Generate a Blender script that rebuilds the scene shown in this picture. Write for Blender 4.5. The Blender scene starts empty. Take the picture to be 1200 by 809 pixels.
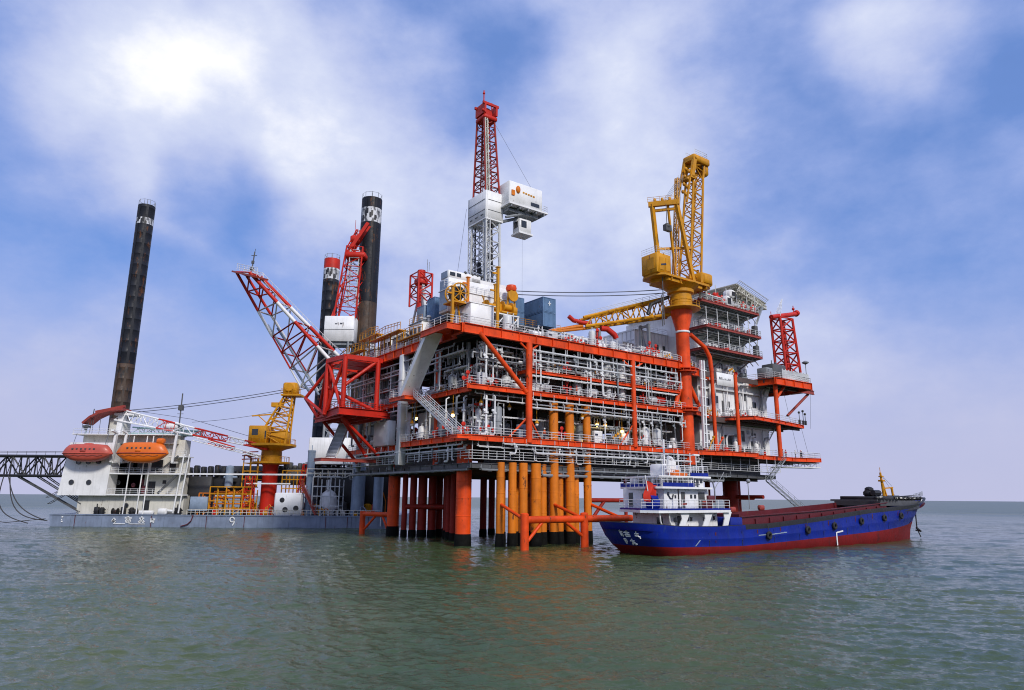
import bpy, math, random
import numpy as np
from mathutils import Vector, Matrix
R_ = random.Random(7)
rad = math.radians
scn = bpy.context.scene
COL = scn.collection
V = Vector
ID = Matrix.Identity(4)
# ------------------------------------------------------------------ helpers
WM = {}

class MB:
    """collects shapes given in frame M and links them as ONE mesh object"""
    def __init__(s, M=ID):
        s.M = M; s.v = []; s.f = []; s.m = []; s.cur = 0
    def add(s, vs, fs):
        o = len(s.v); s.v.extend(vs); s.f.extend(tuple(i + o for i in f) for f in fs)
        s.m.extend([s.cur] * len(fs)); return s
    def box(s, a, b):
        x0, y0, z0 = a; x1, y1, z1 = b
        return s.add([(x0,y0,z0),(x1,y0,z0),(x1,y1,z0),(x0,y1,z0),(x0,y0,z1),(x1,y0,z1),(x1,y1,z1),(x0,y1,z1)],
                     [(3,2,1,0),(4,5,6,7),(0,1,5,4),(1,2,6,5),(2,3,7,6),(3,0,4,7)])
    def bbox(s, a, b, e=0.05):
        """box with chamfered vertical and horizontal edges"""
        x0,y0,z0 = a; x1,y1,z1 = b
        e = min(e, abs(x1-x0)/3, abs(y1-y0)/3, abs(z1-z0)/3)
        def ring(i, z): return [(x0+i,y0+e+i,z),(x0+e+i,y0+i,z),(x1-e-i,y0+i,z),(x1-i,y0+e+i,z),(x1-i,y1-e-i,z),(x1-e-i,y1-i,z),(x0+e+i,y1-i,z),(x0+i,y1-e-i,z)]
        vs = ring(e*.7,z0)+ring(0,z0+e)+ring(0,z1-e)+ring(e*.7,z1)
        fs = [tuple(range(7,-1,-1)), tuple(range(24,32))]
        for k in range(3):
            for i in range(8):
                j=(i+1)%8; fs.append((k*8+i,k*8+j,k*8+8+j,k*8+8+i))
        return s.add(vs, fs)
    @staticmethod
    def basis(d, up=None):
        d = d.normalized()
        u = V(up) if up is not None else V((0,0,1))
        if abs(d.dot(u)) > .98: u = V((1,0,0)) if abs(d.x) < .9 else V((0,1,0))
        sd = d.cross(u).normalized(); return sd, sd.cross(d).normalized()
    def beam(s, p, q, w, h=None, up=None):
        p, q = V(p), V(q); h = w if h is None else h
        if (q-p).length < 1e-5: return s
        sd, u = s.basis(q-p, up); sd = sd*(w/2); u = u*(h/2)
        vs = [tuple(c) for c in (p-sd-u,p+sd-u,p+sd+u,p-sd+u,q-sd-u,q+sd-u,q+sd+u,q-sd+u)]
        return s.add(vs,[(0,1,2,3),(7,6,5,4),(0,4,5,1),(1,5,6,2),(2,6,7,3),(3,7,4,0)])
    def ibeam(s, p, q, h, w, t=.08, up=None):
        p, q = V(p), V(q); sd, u = s.basis(q-p, up)
        for k in (1,-1): s.beam(p+u*(k*(h/2-t/2)), q+u*(k*(h/2-t/2)), w, t, up)
        s.beam(p, q, t*.8, h-2*t, up); return s
    def tube(s, p, q, r, n=6, r2=None, cap=True):
        p, q = V(p), V(q); r2 = r if r2 is None else r2
        if (q-p).length < 1e-5: return s
        sd, u = s.basis(q-p); vs = []
        for c, rr in ((p,r),(q,r2)):
            for i in range(n):
                t = 2*math.pi*i/n; vs.append(tuple(c + sd*(rr*math.cos(t)) + u*(rr*math.sin(t))))
        fs = [(i,(i+1)%n,n+(i+1)%n,n+i) for i in range(n)]
        if cap: fs += [tuple(range(n-1,-1,-1)), tuple(range(n,2*n))]
        return s.add(vs, fs)
    def path(s, pts, r, n=6):
        pts = [V(p) for p in pts]; vs = []; up = None
        for k, p in enumerate(pts):
            d = (pts[min(k+1,len(pts)-1)]-pts[max(k-1,0)])
            if up is None: sd, up = s.basis(d)
            else:
                d.normalize(); sd = d.cross(up)
                if sd.length < 1e-4: sd, up = s.basis(d)
                sd.normalize(); up = sd.cross(d)
            for i in range(n):
                t = 2*math.pi*i/n; vs.append(tuple(p+sd*(r*math.cos(t))+up*(r*math.sin(t))))
        fs = [(k*n+i,k*n+(i+1)%n,(k+1)*n+(i+1)%n,(k+1)*n+i) for k in range(len(pts)-1) for i in range(n)]
        fs += [tuple(range(n-1,-1,-1)), tuple(range((len(pts)-1)*n,len(pts)*n))]
        return s.add(vs, fs)
    def lathe(s, c, prof, n=20, axis=(0,0,1)):
        """prof = [(radius, height along axis)]"""
        c = V(c); ax = V(axis).normalized(); sd, u = s.basis(ax); vs = []
        for r, h in prof:
            for i in range(n):
                t = 2*math.pi*i/n; vs.append(tuple(c+ax*h+sd*(r*math.cos(t))+u*(r*math.sin(t))))
        m = len(prof)
        fs = [(k*n+i,k*n+(i+1)%n,(k+1)*n+(i+1)%n,(k+1)*n+i) for k in range(m-1) for i in range(n)]
        fs += [tuple(range(n-1,-1,-1)), tuple(range((m-1)*n,m*n))]
        return s.add(vs, fs)
    def blob(s, c, rx, ry=None, rz=None, n=10, m=6):
        ry = rx if ry is None else ry; rz = rx if rz is None else rz; vs=[]
        for j in range(1,m):
            ph = math.pi*j/m
            for i in range(n):
                t = 2*math.pi*i/n; vs.append((c[0]+rx*math.sin(ph)*math.cos(t),c[1]+ry*math.sin(ph)*math.sin(t),c[2]-rz*math.cos(ph)))
        b=len(vs); vs += [(c[0],c[1],c[2]-rz),(c[0],c[1],c[2]+rz)]
        fs = [(k*n+i,k*n+(i+1)%n,(k+1)*n+(i+1)%n,(k+1)*n+i) for k in range(m-2) for i in range(n)]
        fs += [(b,(i+1)%n,i) for i in range(n)] + [(b+1,(m-2)*n+i,(m-2)*n+(i+1)%n) for i in range(n)]
        return s.add(vs, fs)
    def prism(s, poly, z0, z1):
        n=len(poly); vs=[(x,y,z0) for x,y in poly]+[(x,y,z1) for x,y in poly]
        return s.add(vs,[tuple(range(n-1,-1,-1)),tuple(range(n,2*n))]+[(i,(i+1)%n,n+(i+1)%n,n+i) for i in range(n)])
    def plate(s, pts, thick):
        """polygon in space given a thickness along its normal"""
        p=[V(q) for q in pts]; nrm=(p[1]-p[0]).cross(p[2]-p[0]).normalized()*thick; n=len(p)
        return s.add([tuple(q) for q in p]+[tuple(q+nrm) for q in p],
                     [tuple(range(n-1,-1,-1)),tuple(range(n,2*n))]+[(i,(i+1)%n,n+(i+1)%n,n+i) for i in range(n)])
    def rail(s, pts, h=1.15, step=1.9, r=.05, rows=3):
        pts=[V(p) for p in pts]
        for p,q in zip(pts,pts[1:]):
            L=(q-p).length; k=max(1,round(L/step))
            for i in range(k+1):
                c=p.lerp(q,i/k); s.tube(c,c+V((0,0,h)),r,4)
            for j in range(rows):
                z=V((0,0,h*(1-j*.34))); s.tube(p+z,q+z,r*(.95 if j==0 else .75),4)
        return s
    def lattice(s, p, q, a0, a1, n, rc, rb, up=(0,0,1), faces=(0,1,2,3), m=5, ring=True):
        """four chord truss from p to q; a0, a1 = (width along side, width along up) at both ends"""
        p,q=V(p),V(q); sd,u=s.basis(q-p,up)
        def cor(t):
            c=p.lerp(q,t); w=a0[0]+(a1[0]-a0[0])*t; h=a0[1]+(a1[1]-a0[1])*t
            return [c+sd*(i*w/2)+u*(j*h/2) for i,j in ((-1,-1),(1,-1),(1,1),(-1,1))]
        A,B=cor(0),cor(1)
        for i in range(4): s.tube(A[i],B[i],rc,m+1)
        prev=A
        for k in range(n):
            nx=cor((k+1)/n)
            for f in faces:
                i,j=f,(f+1)%4
                if ring: s.tube(nx[i],nx[j],rb,m)
                if k%2==0: s.tube(prev[i],nx[j],rb,m)
                else: s.tube(prev[j],nx[i],rb,m)
            prev=nx
        return s
    def stair(s, p, q, w, side, rails=True, n=None):
        p,q=V(p),V(q); sd=V(side).normalized(); 
        for k in (-.5,.5): s.beam(p+sd*(w*k),q+sd*(w*k),.06,.3)
        n=n or max(3,int(abs(q.z-p.z)/.24)); run=(q-p); run.z=0
        tv=run.normalized()*.13 if run.length>.01 else V((0,0,0))
        for i in range(1,n):
            c=p.lerp(q,i/n); s.beam(c-sd*(w*.48),c+sd*(w*.48),.26,.04)
        if rails:
            for k in (-.5,.5):
                a,b=p+sd*(w*k),q+sd*(w*k)
                for h in (1.05,.6): s.tube(a+V((0,0,h)),b+V((0,0,h)),.035,4)
                for i in range(0,7):
                    c=a.lerp(b,i/6); s.tube(c,c+V((0,0,1.05)),.035,4)
        return s
    def ladder(s, p, q, w, side, cage=False):
        p,q=V(p),V(q); sd=V(side).normalized()*(w/2)
        for k in (-1,1): s.tube(p+sd*k,q+sd*k,.04,4)
        n=int((q-p).length/.35)
        for i in range(n): c=p.lerp(q,(i+.5)/n); s.tube(c-sd,c+sd,.025,4)
        return s
    def build(s, name, mat, parent=None, smooth=True, label=None, org=None):
        me=bpy.data.meshes.new(name)
        if parent is not None: T=WM[parent].inverted() @ s.M; W=WM[parent]
        else:
            ws=[s.M @ V(c) for c in s.v]
            lo=[min(w[i] for w in ws) for i in range(3)]; hi=[max(w[i] for w in ws) for i in range(3)]
            loc=V(((lo[0]+hi[0])/2,(lo[1]+hi[1])/2,lo[2])); W=Matrix.Translation(loc); T=W.inverted() @ s.M
        A=np.array(s.v,dtype=float).reshape(-1,3); T=np.array(T)
        A=A @ T[:3,:3].T + T[:3,3]
        me.from_pydata(A.tolist(),[],s.f)
        mats=mat if isinstance(mat,(list,tuple)) else [mat]
        for m_ in mats: me.materials.append(m_)
        if len(mats)>1: me.polygons.foreach_set('material_index',s.m)
        if smooth:
            me.polygons.foreach_set('use_smooth',[True]*len(me.polygons)); me.set_sharp_from_angle(angle=rad(38))
        me.update()
        o=bpy.data.objects.new(name,me); COL.objects.link(o)
        if parent is not None: o.parent=parent
        else: o.matrix_world=W
        WM[o]=W
        if label: o['label']=label
        return o

def tag(o, label, cat, group=None, kind=None):
    if label: o['label']=label
    if cat: o['category']=cat
    if group: o['group']=group
    if kind: o['kind']=kind
    return o
def thing(name, label, cat, M, loc, group=None):
    o=bpy.data.objects.new(name,None); COL.objects.link(o); o.empty_display_size=.3
    W=M @ Matrix.Translation(V(loc)); o.matrix_world=W; WM[o]=W
    return tag(o,label,cat,group)
KIDS={}
def copy_tree(root, W):
    r=root.copy(); COL.objects.link(r); r.matrix_world=W; WM[r]=W
    for ch in [c for c in COL.objects if c.parent is root]:
        c=ch.copy(); COL.objects.link(c); c.parent=r; WM[c]=W
        for g in [c2 for c2 in COL.objects if c2.parent is ch]:
            d=g.copy(); COL.objects.link(d); d.parent=c; WM[d]=W
    return r
ORD='first second third fourth fifth sixth seventh eighth ninth tenth eleventh twelfth thirteenth fourteenth fifteenth sixteenth seventeenth eighteenth nineteenth twentieth'.split()+['twenty-'+w for w in 'first second third fourth fifth sixth seventh eighth ninth'.split()]+['thirtieth']+['thirty-'+w for w in 'first second third fourth fifth sixth seventh eighth ninth'.split()]+['fortieth']+['forty-'+w for w in 'first second third fourth fifth sixth seventh eighth ninth'.split()]
REG={}
def reg(o, desc, key, tail):
    """look-alikes in one row: labelled by their order once all are placed"""
    REG.setdefault((desc,tail),[]).append((key,o)); return o
def finish_labels():
    for (desc,tail),l in REG.items():
        l.sort(key=lambda t:t[0])
        for i,(k,o) in enumerate(l):
            o['label']=desc if len(l)==1 else f"{desc}, {ORD[i]} from {tail}"

# ------------------------------------------------------------------ materials
def mat(name, col, rough=.5, metal=0., rust=0., var=.25, streak=.3, rustcol=(.10,.035,.012), bump=.0, spec=.5, scale=1.):
    m=bpy.data.materials.new(name); m.use_nodes=True; nt=m.node_tree; N=nt.nodes; L=nt.links
    b=N['Principled BSDF']; b.inputs['Roughness'].default_value=rough; b.inputs['Metallic'].default_value=metal
    b.inputs['Specular IOR Level'].default_value=spec
    g=N.new('ShaderNodeNewGeometry')
    def noise(sc,det,vec,ro=.6):
        n=N.new('ShaderNodeTexNoise'); n.inputs['Scale'].default_value=sc; n.inputs['Detail'].default_value=det; n.inputs['Roughness'].default_value=ro
        L.new(vec,n.inputs['Vector']); return n.outputs['Fac']
    def mr(sock,a,b_,c,d):
        r=N.new('ShaderNodeMapRange'); r.inputs[1].default_value=a; r.inputs[2].default_value=b_; r.inputs[3].default_value=c; r.inputs[4].default_value=d
        L.new(sock,r.inputs[0]); return r.outputs[0]
    def mix(fac,a,b_):
        x=N.new('ShaderNodeMix'); x.data_type='RGBA'
        L.new(fac,x.inputs[0])
        for s_,k in ((a,6),(b_,7)):
            if isinstance(s_,tuple): x.inputs[k].default_value=(*s_,1)
            else: L.new(s_,x.inputs[k])
        return x.outputs[2]
    pos=g.outputs['Position']
    dark=tuple(c*(1-var) for c in col); lite=tuple(min(1,c*(1+var*.5)) for c in col)
    c=mix(mr(noise(.45*scale,4,pos),.3,.7,0,1),dark,lite)
    if streak>0:
        mp=N.new('ShaderNodeMapping'); mp.inputs['Scale'].default_value=(2.2*scale,2.2*scale,.16*scale); L.new(pos,mp.inputs[0])
        st=noise(1,5,mp.outputs[0])
        c=mix(mr(st,.52,.75,0,streak),c,tuple(k*.45+.01 for k in col))
    if rust>0:
        mp=N.new('ShaderNodeMapping'); mp.inputs['Scale'].default_value=(1.3*scale,1.3*scale,.45*scale); L.new(pos,mp.inputs[0])
        c=mix(mr(noise(1.1,8,mp.outputs[0],.7),.66-rust*.3,.70-rust*.25,0,.9),c,rustcol)
    L.new(c,b.inputs['Base Color'])
    L.new(mr(noise(3*scale,3,pos),.3,.7,max(.05,rough-.12),min(1,rough+.15)),b.inputs['Roughness'])
    if bump>0:
        bp=N.new('ShaderNodeBump'); bp.inputs['Strength'].default_value=bump; bp.inputs['Distance'].default_value=.1
        L.new(noise(1.4*scale,4,pos),bp.inputs['Height']); L.new(bp.outputs[0],b.inputs['Normal'])
    return m
def glow(name,col,s):
    m=bpy.data.materials.new(name); m.use_nodes=True; b=m.node_tree.nodes['Principled BSDF']
    b.inputs['Base Color'].default_value=(*col,1); b.inputs['Emission Color'].default_value=(*col,1); b.inputs['Emission Strength'].default_value=s; return m
ORANGE=mat('orange_red_paint',(.76,.070,.007),.5,rust=.16,var=.35,streak=.5,spec=.3)
RED=mat('mast_red_paint',(.55,.022,.010),.5,rust=.08,spec=.3)
DRED=mat('dark_red_pile_paint',(.30,.020,.010),.6,rust=.12,streak=.5,spec=.25)
YEL=mat('crane_yellow_paint',(.60,.265,.006),.5,rust=.16,streak=.35,spec=.3)
COND=mat('ochre_pipe_paint',(.68,.185,.009),.5,rust=.20,streak=.55,spec=.3)
WHITE=mat('white_paint',(.80,.80,.80),.45,rust=.04,var=.12,streak=.3)
CREAM=mat('aged_white_paint',(.62,.60,.53),.5,rust=.10,var=.15,streak=.45)
LGREY=mat('light_grey_paint',(.60,.61,.62),.45,rust=.03,var=.2)
GALV=mat('galvanised_rail',(.70,.71,.72),.5,metal=.0,var=.15,streak=.1)
GREY=mat('grey_paint',(.24,.26,.28),.5,rust=.05)
DGREY=mat('dark_grey_steel',(.075,.078,.082),.55,rust=.08)
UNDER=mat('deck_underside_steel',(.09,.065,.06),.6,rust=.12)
BLACK=mat('black_steel',(.016,.016,.018),.5,rust=.08)
MARINE=mat('marine_growth',(.006,.006,.0055),.85,spec=.15,bump=.6,streak=0,var=.5)
BLUEC=mat('container_blue_paint',(.11,.20,.34),.5,rust=.05)
BARGE=mat('barge_blue_grey_paint',(.20,.245,.34),.5,rust=.09,streak=.55)
PILLAR=mat('pale_blue_grey_paint',(.25,.32,.42),.5,rust=.06)
HBLUE=mat('hull_blue_paint',(.003,.018,.25),.45,rust=.24,streak=.6,rustcol=(.012,.035,.20),spec=.3,bump=.12)
HRED=mat('hull_red_paint',(.19,.008,.009),.6,rust=.25,streak=.6,bump=.1,rustcol=(.07,.012,.014),spec=.25)
MAROON=mat('maroon_paint',(.10,.008,.013),.5,rust=.10)
LBRED=mat('faded_red_fibreglass',(.50,.085,.055),.4,var=.15,streak=.25)
LBOR=mat('orange_fibreglass',(.72,.145,.008),.38,var=.12,streak=.2)
RUBBER=mat('tyre_rubber',(.02,.02,.021),.8,var=.3,streak=0)
GLASS=mat('dark_window_glass',(.015,.02,.025),.12,var=.1,streak=0,spec=.8)
MARK=mat('white_marking_paint',(.78,.79,.80),.5,var=.1,streak=.15)
INK=mat('dark_marking_paint',(.03,.035,.06),.5,var=.1,streak=.1)
ROPE=mat('mooring_rope_fibre',(.05,.05,.055),.8,var=.2,streak=0)
CABLE=mat('steel_cable_wire',(.14,.15,.18),.5,metal=.3,var=.1,streak=0)
LEGB=mat('jack_leg_black_coating',(.013,.015,.022),.5,spec=.25,rust=.30,var=.4,streak=.3,rustcol=(.11,.045,.018),scale=.55)
LEGR=mat('jack_leg_rust',(.060,.034,.020),.6,rust=.42,var=.5,streak=.5,rustcol=(.014,.013,.014),scale=.6)
DERR=mat('weathered_derrick_red',(.36,.035,.025),.55,rust=.30,streak=.5,spec=.3,rustcol=(.16,.07,.04),scale=2.)
WORN=mat('worn_white_paint',(.66,.67,.70),.5,rust=.56,var=.2,streak=.5,rustcol=(.02,.022,.03),scale=.8)
TEAL=mat('pale_teal_paint',(.30,.45,.45),.5,rust=.05)
LAMP=glow('lamp_glow',(1,.72,.25),6)
SKIN=mat('skin',(.42,.24,.16),.6,var=.08,streak=0)
NAVY=mat('navy_cloth',(.018,.025,.06),.85,var=.2,streak=0)
REDC=mat('red_cloth',(.42,.02,.02),.8,var=.2,streak=0)
ORC=mat('orange_cloth',(.60,.10,.02),.8,var=.2,streak=0)
HELM=mat('helmet_plastic',(.70,.72,.70),.35,var=.05,streak=0)
HELMR=mat('red_helmet_plastic',(.5,.03,.02),.35,var=.05,streak=0)
FLAGR=mat('flag_red_cloth',(.60,.03,.012),.8,var=.15,streak=0)
OXIDE=mat('oxide_red_paint',(.32,.045,.03),.55,rust=.08)

# ------------------------------------------------------------------ camera (24 mm lens, 7 m above the water, tilted up)
F=800.; CX,CY=600.,404.5; CAMZ=7.
roll=math.atan2(8.5,1160); pitch=math.atan(((578.5+587)/2-CY)/F)
fwv=V((0,math.cos(pitch),math.sin(pitch))); upv=V((0,-math.sin(pitch),math.cos(pitch))); rtv=V((1,0,0))
rv=rtv*math.cos(roll)+upv*math.sin(roll); uv=rv.cross(fwv)
cam=bpy.data.cameras.new('camera'); co=bpy.data.objects.new('camera',cam); COL.objects.link(co)
cam.sensor_width=36; cam.lens=24; cam.clip_end=20000; cam.clip_start=.5
co.matrix_world=Matrix(((rv.x,uv.x,-fwv.x,0),(rv.y,uv.y,-fwv.y,0),(rv.z,uv.z,-fwv.z,CAMZ),(0,0,0,1)))
scn.camera=co
def ray(px,py): return fwv+rv*((px-CX)/F)+uv*((CY-py)/F)
def aty(px,py,Y): d=ray(px,py); return V((0,0,CAMZ))+d*(Y/d.y)

# ------------------------------------------------------------------ frames
th=rad(54)
PF=Matrix.Translation(V((-6.176,96.958,0))) @ Matrix.Rotation(math.pi/2-th,4,'Z')    # a along the right face, b along the left face
# ------------------------------------------------------------------ offshore platform
plat=thing('offshore_platform','huge multi-deck offshore platform with orange-red girders standing in the sea on thick round legs','offshore platform',PF,(25,20,0))
def pb(): return MB(PF)
# legs with black growth at the waterline
def leg(a,b,r,top,mt,seams=True,blk=1.7):
    m=pb(); pr=[(r,blk-.05)]
    z=blk
    while z<top-2.6:
        z+=2.5; pr+=[(r,z),(r+.03,z+.03),(r+.03,z+.11),(r,z+.14)]
    pr+=[(r,top)]
    m.lathe((a,b,0),pr if seams else [(r,blk-.05),(r,top)],28)
    o=m.build('leg',mt,plat)
    w=pb(); w.lathe((a,b,0),[(r+.02,-4),(r+.10,.3),(r+.09,.9),(r+.03,blk)],24); w.build('growth_band',MARINE,o)
    return o
leg(3.2,5.8,1.15,15,ORANGE); leg(6.2,34.6,1.10,15,ORANGE)
leg(75,12,1.6,13,DRED,True,1.2); leg(36,30,1.3,13,DRED)
for a,b,r in ((20.7,26.7,.62),(23.6,28.2,.6),(6.7,31.2,.5),(7.9,30.3,.62),(9.3,29.4,.8),(10.9,28.6,.75),(13.3,30.4,.7),(12.2,25.6,.62),(9.6,20.6,.5),(14.6,24.5,.62),(8.3,17.0,.55),(16.4,33,.6)):
    leg(a,b,r,14,DRED,False,1.2)
for a,b in ((70.5,14.5),(79,13)):
    leg(a,b,.55,13,DRED,False,1.2)
m=pb(); m.tube((12.2,25.6,5.2),(6.7,31.2,5.2),.45,12); m.tube((12.2,25.6,5.2),(14.6,24.5,5.2),.4,12); m.build('horizontal_brace',DRED,plat)
m=pb(); m.tube((68.5,12,7.2),(83,12,7.2),.45,10); m.tube((75,4,7.4),(75,14,7.4),.4,10); m.build('horizontal_brace',DRED,plat)

LOW=[(0,0),(50,0),(57.8,-1.7),(65.6,-1.7),(68,1.0),(83,1.8),(90.5,-.2),(93,6),(86,12),(86,28),(52,48),(2.5,48),(2.5,21.5),(0,20.5)]
MID=[(0,0),(50,.2),(61.4,4.4),(65.5,-1.7),(76,-.2),(89,2.3),(89,9),(80,28),(52,48),(1.6,48),(1.6,2)]
TOP=[(-1.1,0),(45.5,0),(61,5),(74,5.4),(74.7,-.9),(87.8,-1.1),(91,7),(84,28),(50,48),(0,48),(0,4),(-1.1,3)]
CEL=[(1.5,1.2),(52,1.0),(60,1.5),(78,3),(78,26),(50,46),(3.5,46),(3.5,22),(1.5,20)]
def inset(poly,d):
    cx=sum(p[0] for p in poly)/len(poly); cy=sum(p[1] for p in poly)/len(poly)
    return [(x+(cx-x)*d/max(8,math.hypot(cx-x,cy-y)),y+(cy-y)*d/max(8,math.hypot(cx-x,cy-y))) for x,y in poly]
def deck(poly,z,gh,girder_mat,rails,gw=.45,nsec=5.5):
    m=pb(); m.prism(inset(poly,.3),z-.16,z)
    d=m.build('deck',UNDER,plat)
    m=pb()      # floor beams below the plating
    a=3.
    amax=max(p[0] for p in poly)
    def span(a):
        ys=[]
        for (x0,y0),(x1,y1) in zip(poly,poly[1:]+poly[:1]):
            if (x0-a)*(x1-a)<0: ys.append(y0+(y1-y0)*(a-x0)/(x1-x0))
        ys.sort(); return ys
    while a<amax-1:
        ys=span(a)
        if len(ys)>=2: m.beam((a,ys[0]+.5,z-.50),(a,ys[-1]-.5,z-.50),.25,.66)
        a+=nsec/2
    for b in (3,7,12,18,25,32,40):
        xs=[]
        for (x0,y0),(x1,y1) in zip(poly,poly[1:]+poly[:1]):
            if (y0-b)*(y1-b)<0: xs.append(x0+(x1-x0)*(b-y0)/(y1-y0))
        xs.sort()
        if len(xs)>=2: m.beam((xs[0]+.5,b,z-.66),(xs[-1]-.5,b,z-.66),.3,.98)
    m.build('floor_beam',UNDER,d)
    m=pb()
    n=len(poly)
    for i in range(n):
        p,q=poly[i],poly[(i+1)%n]
        P,Q=V((*p,z-gh/2+.08)),V((*q,z-gh/2+.08))
        m.ibeam(P,Q,gh,gw)
        L=(Q-P).length; k=max(1,int(L/3.2)); sd=MB.basis(Q-P)[0]
        for j in range(k+1):
            c=P.lerp(Q,j/k); m.beam(c-V((0,0,gh*.46)),c+V((0,0,gh*.46)),gw*.92,.06,up=tuple((Q-P).normalized()))
    m.build('edge_girder',girder_mat,d)
    m=pb()
    for seg in rails: m.rail([(x,y,z+.06) for x,y in seg])
    if m.v: m.build('railing',GALV,d)
    return d
dl=deck(LOW,15.6,.85,ORANGE,[LOW[0:7],[LOW[6],LOW[7]],[LOW[0],LOW[13],LOW[12],LOW[11]]])
dm=deck(MID,22.9,.75,ORANGE,[MID[0:7],[MID[0],MID[10],MID[9]]])
dt=deck(TOP,31.7,1.45,ORANGE,[TOP[1:7],[TOP[0],TOP[1]],[TOP[9],TOP[10],TOP[11],TOP[0]]],.6)
dz=deck([(11,0.3),(46,0.3),(46,9),(11,9)],26.2,.5,ORANGE,[[(11,.3),(46,.3)],[(11,.3),(11,9)]],.35)
dc=deck(CEL,11.7,.75,DGREY,[],.4)
m=pb(); m.prism([(.6,.5),(56,.3),(56,1.6),(.6,1.8)],12.3,12.38); m.rail([(.6,19,12.4),(.6,.5,12.4),(56,.3,12.4),(78,1.6,12.4)],1.1,2.4,.055)
for i in range(20): m.beam((1.2+i*2.8,.6,12.4),(1.2+i*2.8,.6,14.9),.09)
for i in range(7): m.beam((58+i*2.9,1.,12.4),(58+i*2.9,1.,14.9),.09)
m.prism([(56,.3),(78,1.6),(78,2.8),(56,1.6)],12.3,12.38)
m.build('hanging_walkway',LGREY,plat)
m=pb(); m.prism([(1.7,21),(3.,21),(3.,47),(1.7,47)],12.4,12.48); m.rail([(1.6,21,12.5),(1.6,47,12.5)],1.1,2.4,.05)
for i in range(10): m.beam((1.8,21.5+i*2.8,12.4),(1.8,21.5+i*2.8,14.9),.09)
m.build('hanging_walkway',LGREY,plat)
# columns
def col(a,b,z0,z1,r,mt=ORANGE,n=18): return pb().tube((a,b,z0),(a,b,z1),r,n).build('column',mt,plat)
for a,z0,r in ((10.9,15.0,.52),(33.6,15.4,.42)): col(a,-.02,z0,30.4,r)
for a,b in ((10.9,13),(33.6,13),(22,24),(10.9,30),(45,16),(3,14),(3,30),(3,44)):
    col(a,b,11.5,30.4,.5,ORANGE if b<20 else GREY)
for a in (55.6,62.2): col(a,.3 if a<60 else -.2,15.6,31,.36)
col(76.6,.4,15.6,31,.45)
m=pb(); m.path([(50.2,.6,37.6),(54.2,.5,35.6),(55.4,.4,33.8),(55.6,.3,31)],.42,12); m.build('curved_brace',ORANGE,plat)
m=pb(); m.bbox((-.4,20.3,12.0),(.9,21.6,30.5),.1)
for z in (14,18,22,26): m.box((-.45,20.25,z),(.95,21.65,z+.15))
m.build('column',LGREY,plat)
# braces
for p,q,r in (((1.7,0,30.7),(10.4,0,22.6),.36),((10.9,.1,19),(14,1,15.6),.16),((10.9,.1,19),(7.8,1,15.6),.16),((33.6,.1,19.5),(31,.8,15.8),.14),
              ((10.9,0,29),(12.6,0,30.2),.16),((10.9,0,29),(9.2,0,30.2),.16),((33.6,0,28.8),(36,0,30.2),.16),((33.6,0,28.8),(31.2,0,30.2),.16),
              ((0,14.5,30.2),(0,17.8,26.4),.36),((76.6,.4,27.5),(80,.4,30.6),.3),((46.5,.5,19.8),(48.5,1,22),.3),((45,.6,23.5),(47.7,1,28.5),.42),((52.2,1,24),(49.3,1,28.5),.4)):
    pb().tube(p,q,r,12).build('brace',ORANGE,plat)
# inner walls; dark grey ones are added backing that hides sky and imitates shade
for (a0,b0,a1,b1,z0,z1,mt) in ((2.8,8.5,3.0,20,15.6,20.6,GREY),(18,12.5,32,12.7,15.6,22,DGREY),(34,11,46,11.2,22.9,31,DGREY),(8,16,26,16.2,22.9,31,DGREY),(2.4,22,2.6,27,15.6,21,LGREY),(6,26,6.3,46,22.9,31,DGREY),(5,30,5.2,46,15.6,22,GREY),(20,26,50,26.2,15.6,31,DGREY),(8,7.6,52,7.8,11.8,15.2,DGREY),(52.2,6.4,78,6.6,11.8,15.2,DGREY),(5.6,9,5.8,45,11.8,15.2,DGREY)):
    pb().box((a0,b0,z0),(a1,b1,z1)).build('wall_shade_plate',mt,plat)
# yellow beacon lamps etc. come later; white inclined duct pair beside the crane column
m=pb()
for da in (0,.75): m.beam((51.6+da,-.4,32.6),(51.2+da,-.4,16.2),.42,.3)
for i in range(9): m.box((51.2,-.62,17+i*1.7),(52.9,-.35,17.15+i*1.7))
m.build('cable_duct',WHITE,plat)
# landing at the top corner, side stair
m=pb(); m.box((-3.6,.6,31.4),(-.3,8.2,31.62)); m.ibeam((-3.6,.5,31.1),(-.3,.5,31.1),.95,.3); m.ibeam((-3.6,.5,31.1),(-3.6,8.3,31.1),.95,.3); m.ibeam((-3.6,8.3,31.1),(-.3,8.3,31.1),.7,.3)
lnd=m.build('stair_landing',ORANGE,plat)
m=pb(); m.rail([(-.4,.5,31.6),(-3.6,.5,31.6),(-3.6,6,31.6)]); m.build('railing',GALV,lnd)
m=pb(); m.box((-3.4,13.2,22.2),(1.4,18.4,22.4)); m.ibeam((-3.4,13.1,22.1),(-3.4,18.5,22.1),.6,.3); m.ibeam((-3.4,13.1,22.1),(1.4,13.1,22.1),.6,.3)
l2=m.build('stair_landing',ORANGE,plat)
m=pb(); m.rail([(-1.6,13.1,22.4),(1.2,13.1,22.4)]); m.rail([(-3.4,17,22.4),(-3.4,18.4,22.4),(1.3,18.4,22.4)]); m.build('railing',GALV,l2)
st=thing('stair_flight','broad white stair flight with a closed underside hanging from the top corner landing','staircase',PF,(-2.2,12,22.4))
m=pb(); p,q=V((-2.2,6.6,31.5)),V((-2.2,14.6,22.5)); m.stair(p,q,2.2,(1,0,0),False); m.build('flight',LGREY,st)
m=pb(); nv=(q-p).cross(V((1,0,0))).normalized()
if nv.z>0: nv=-nv
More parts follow.
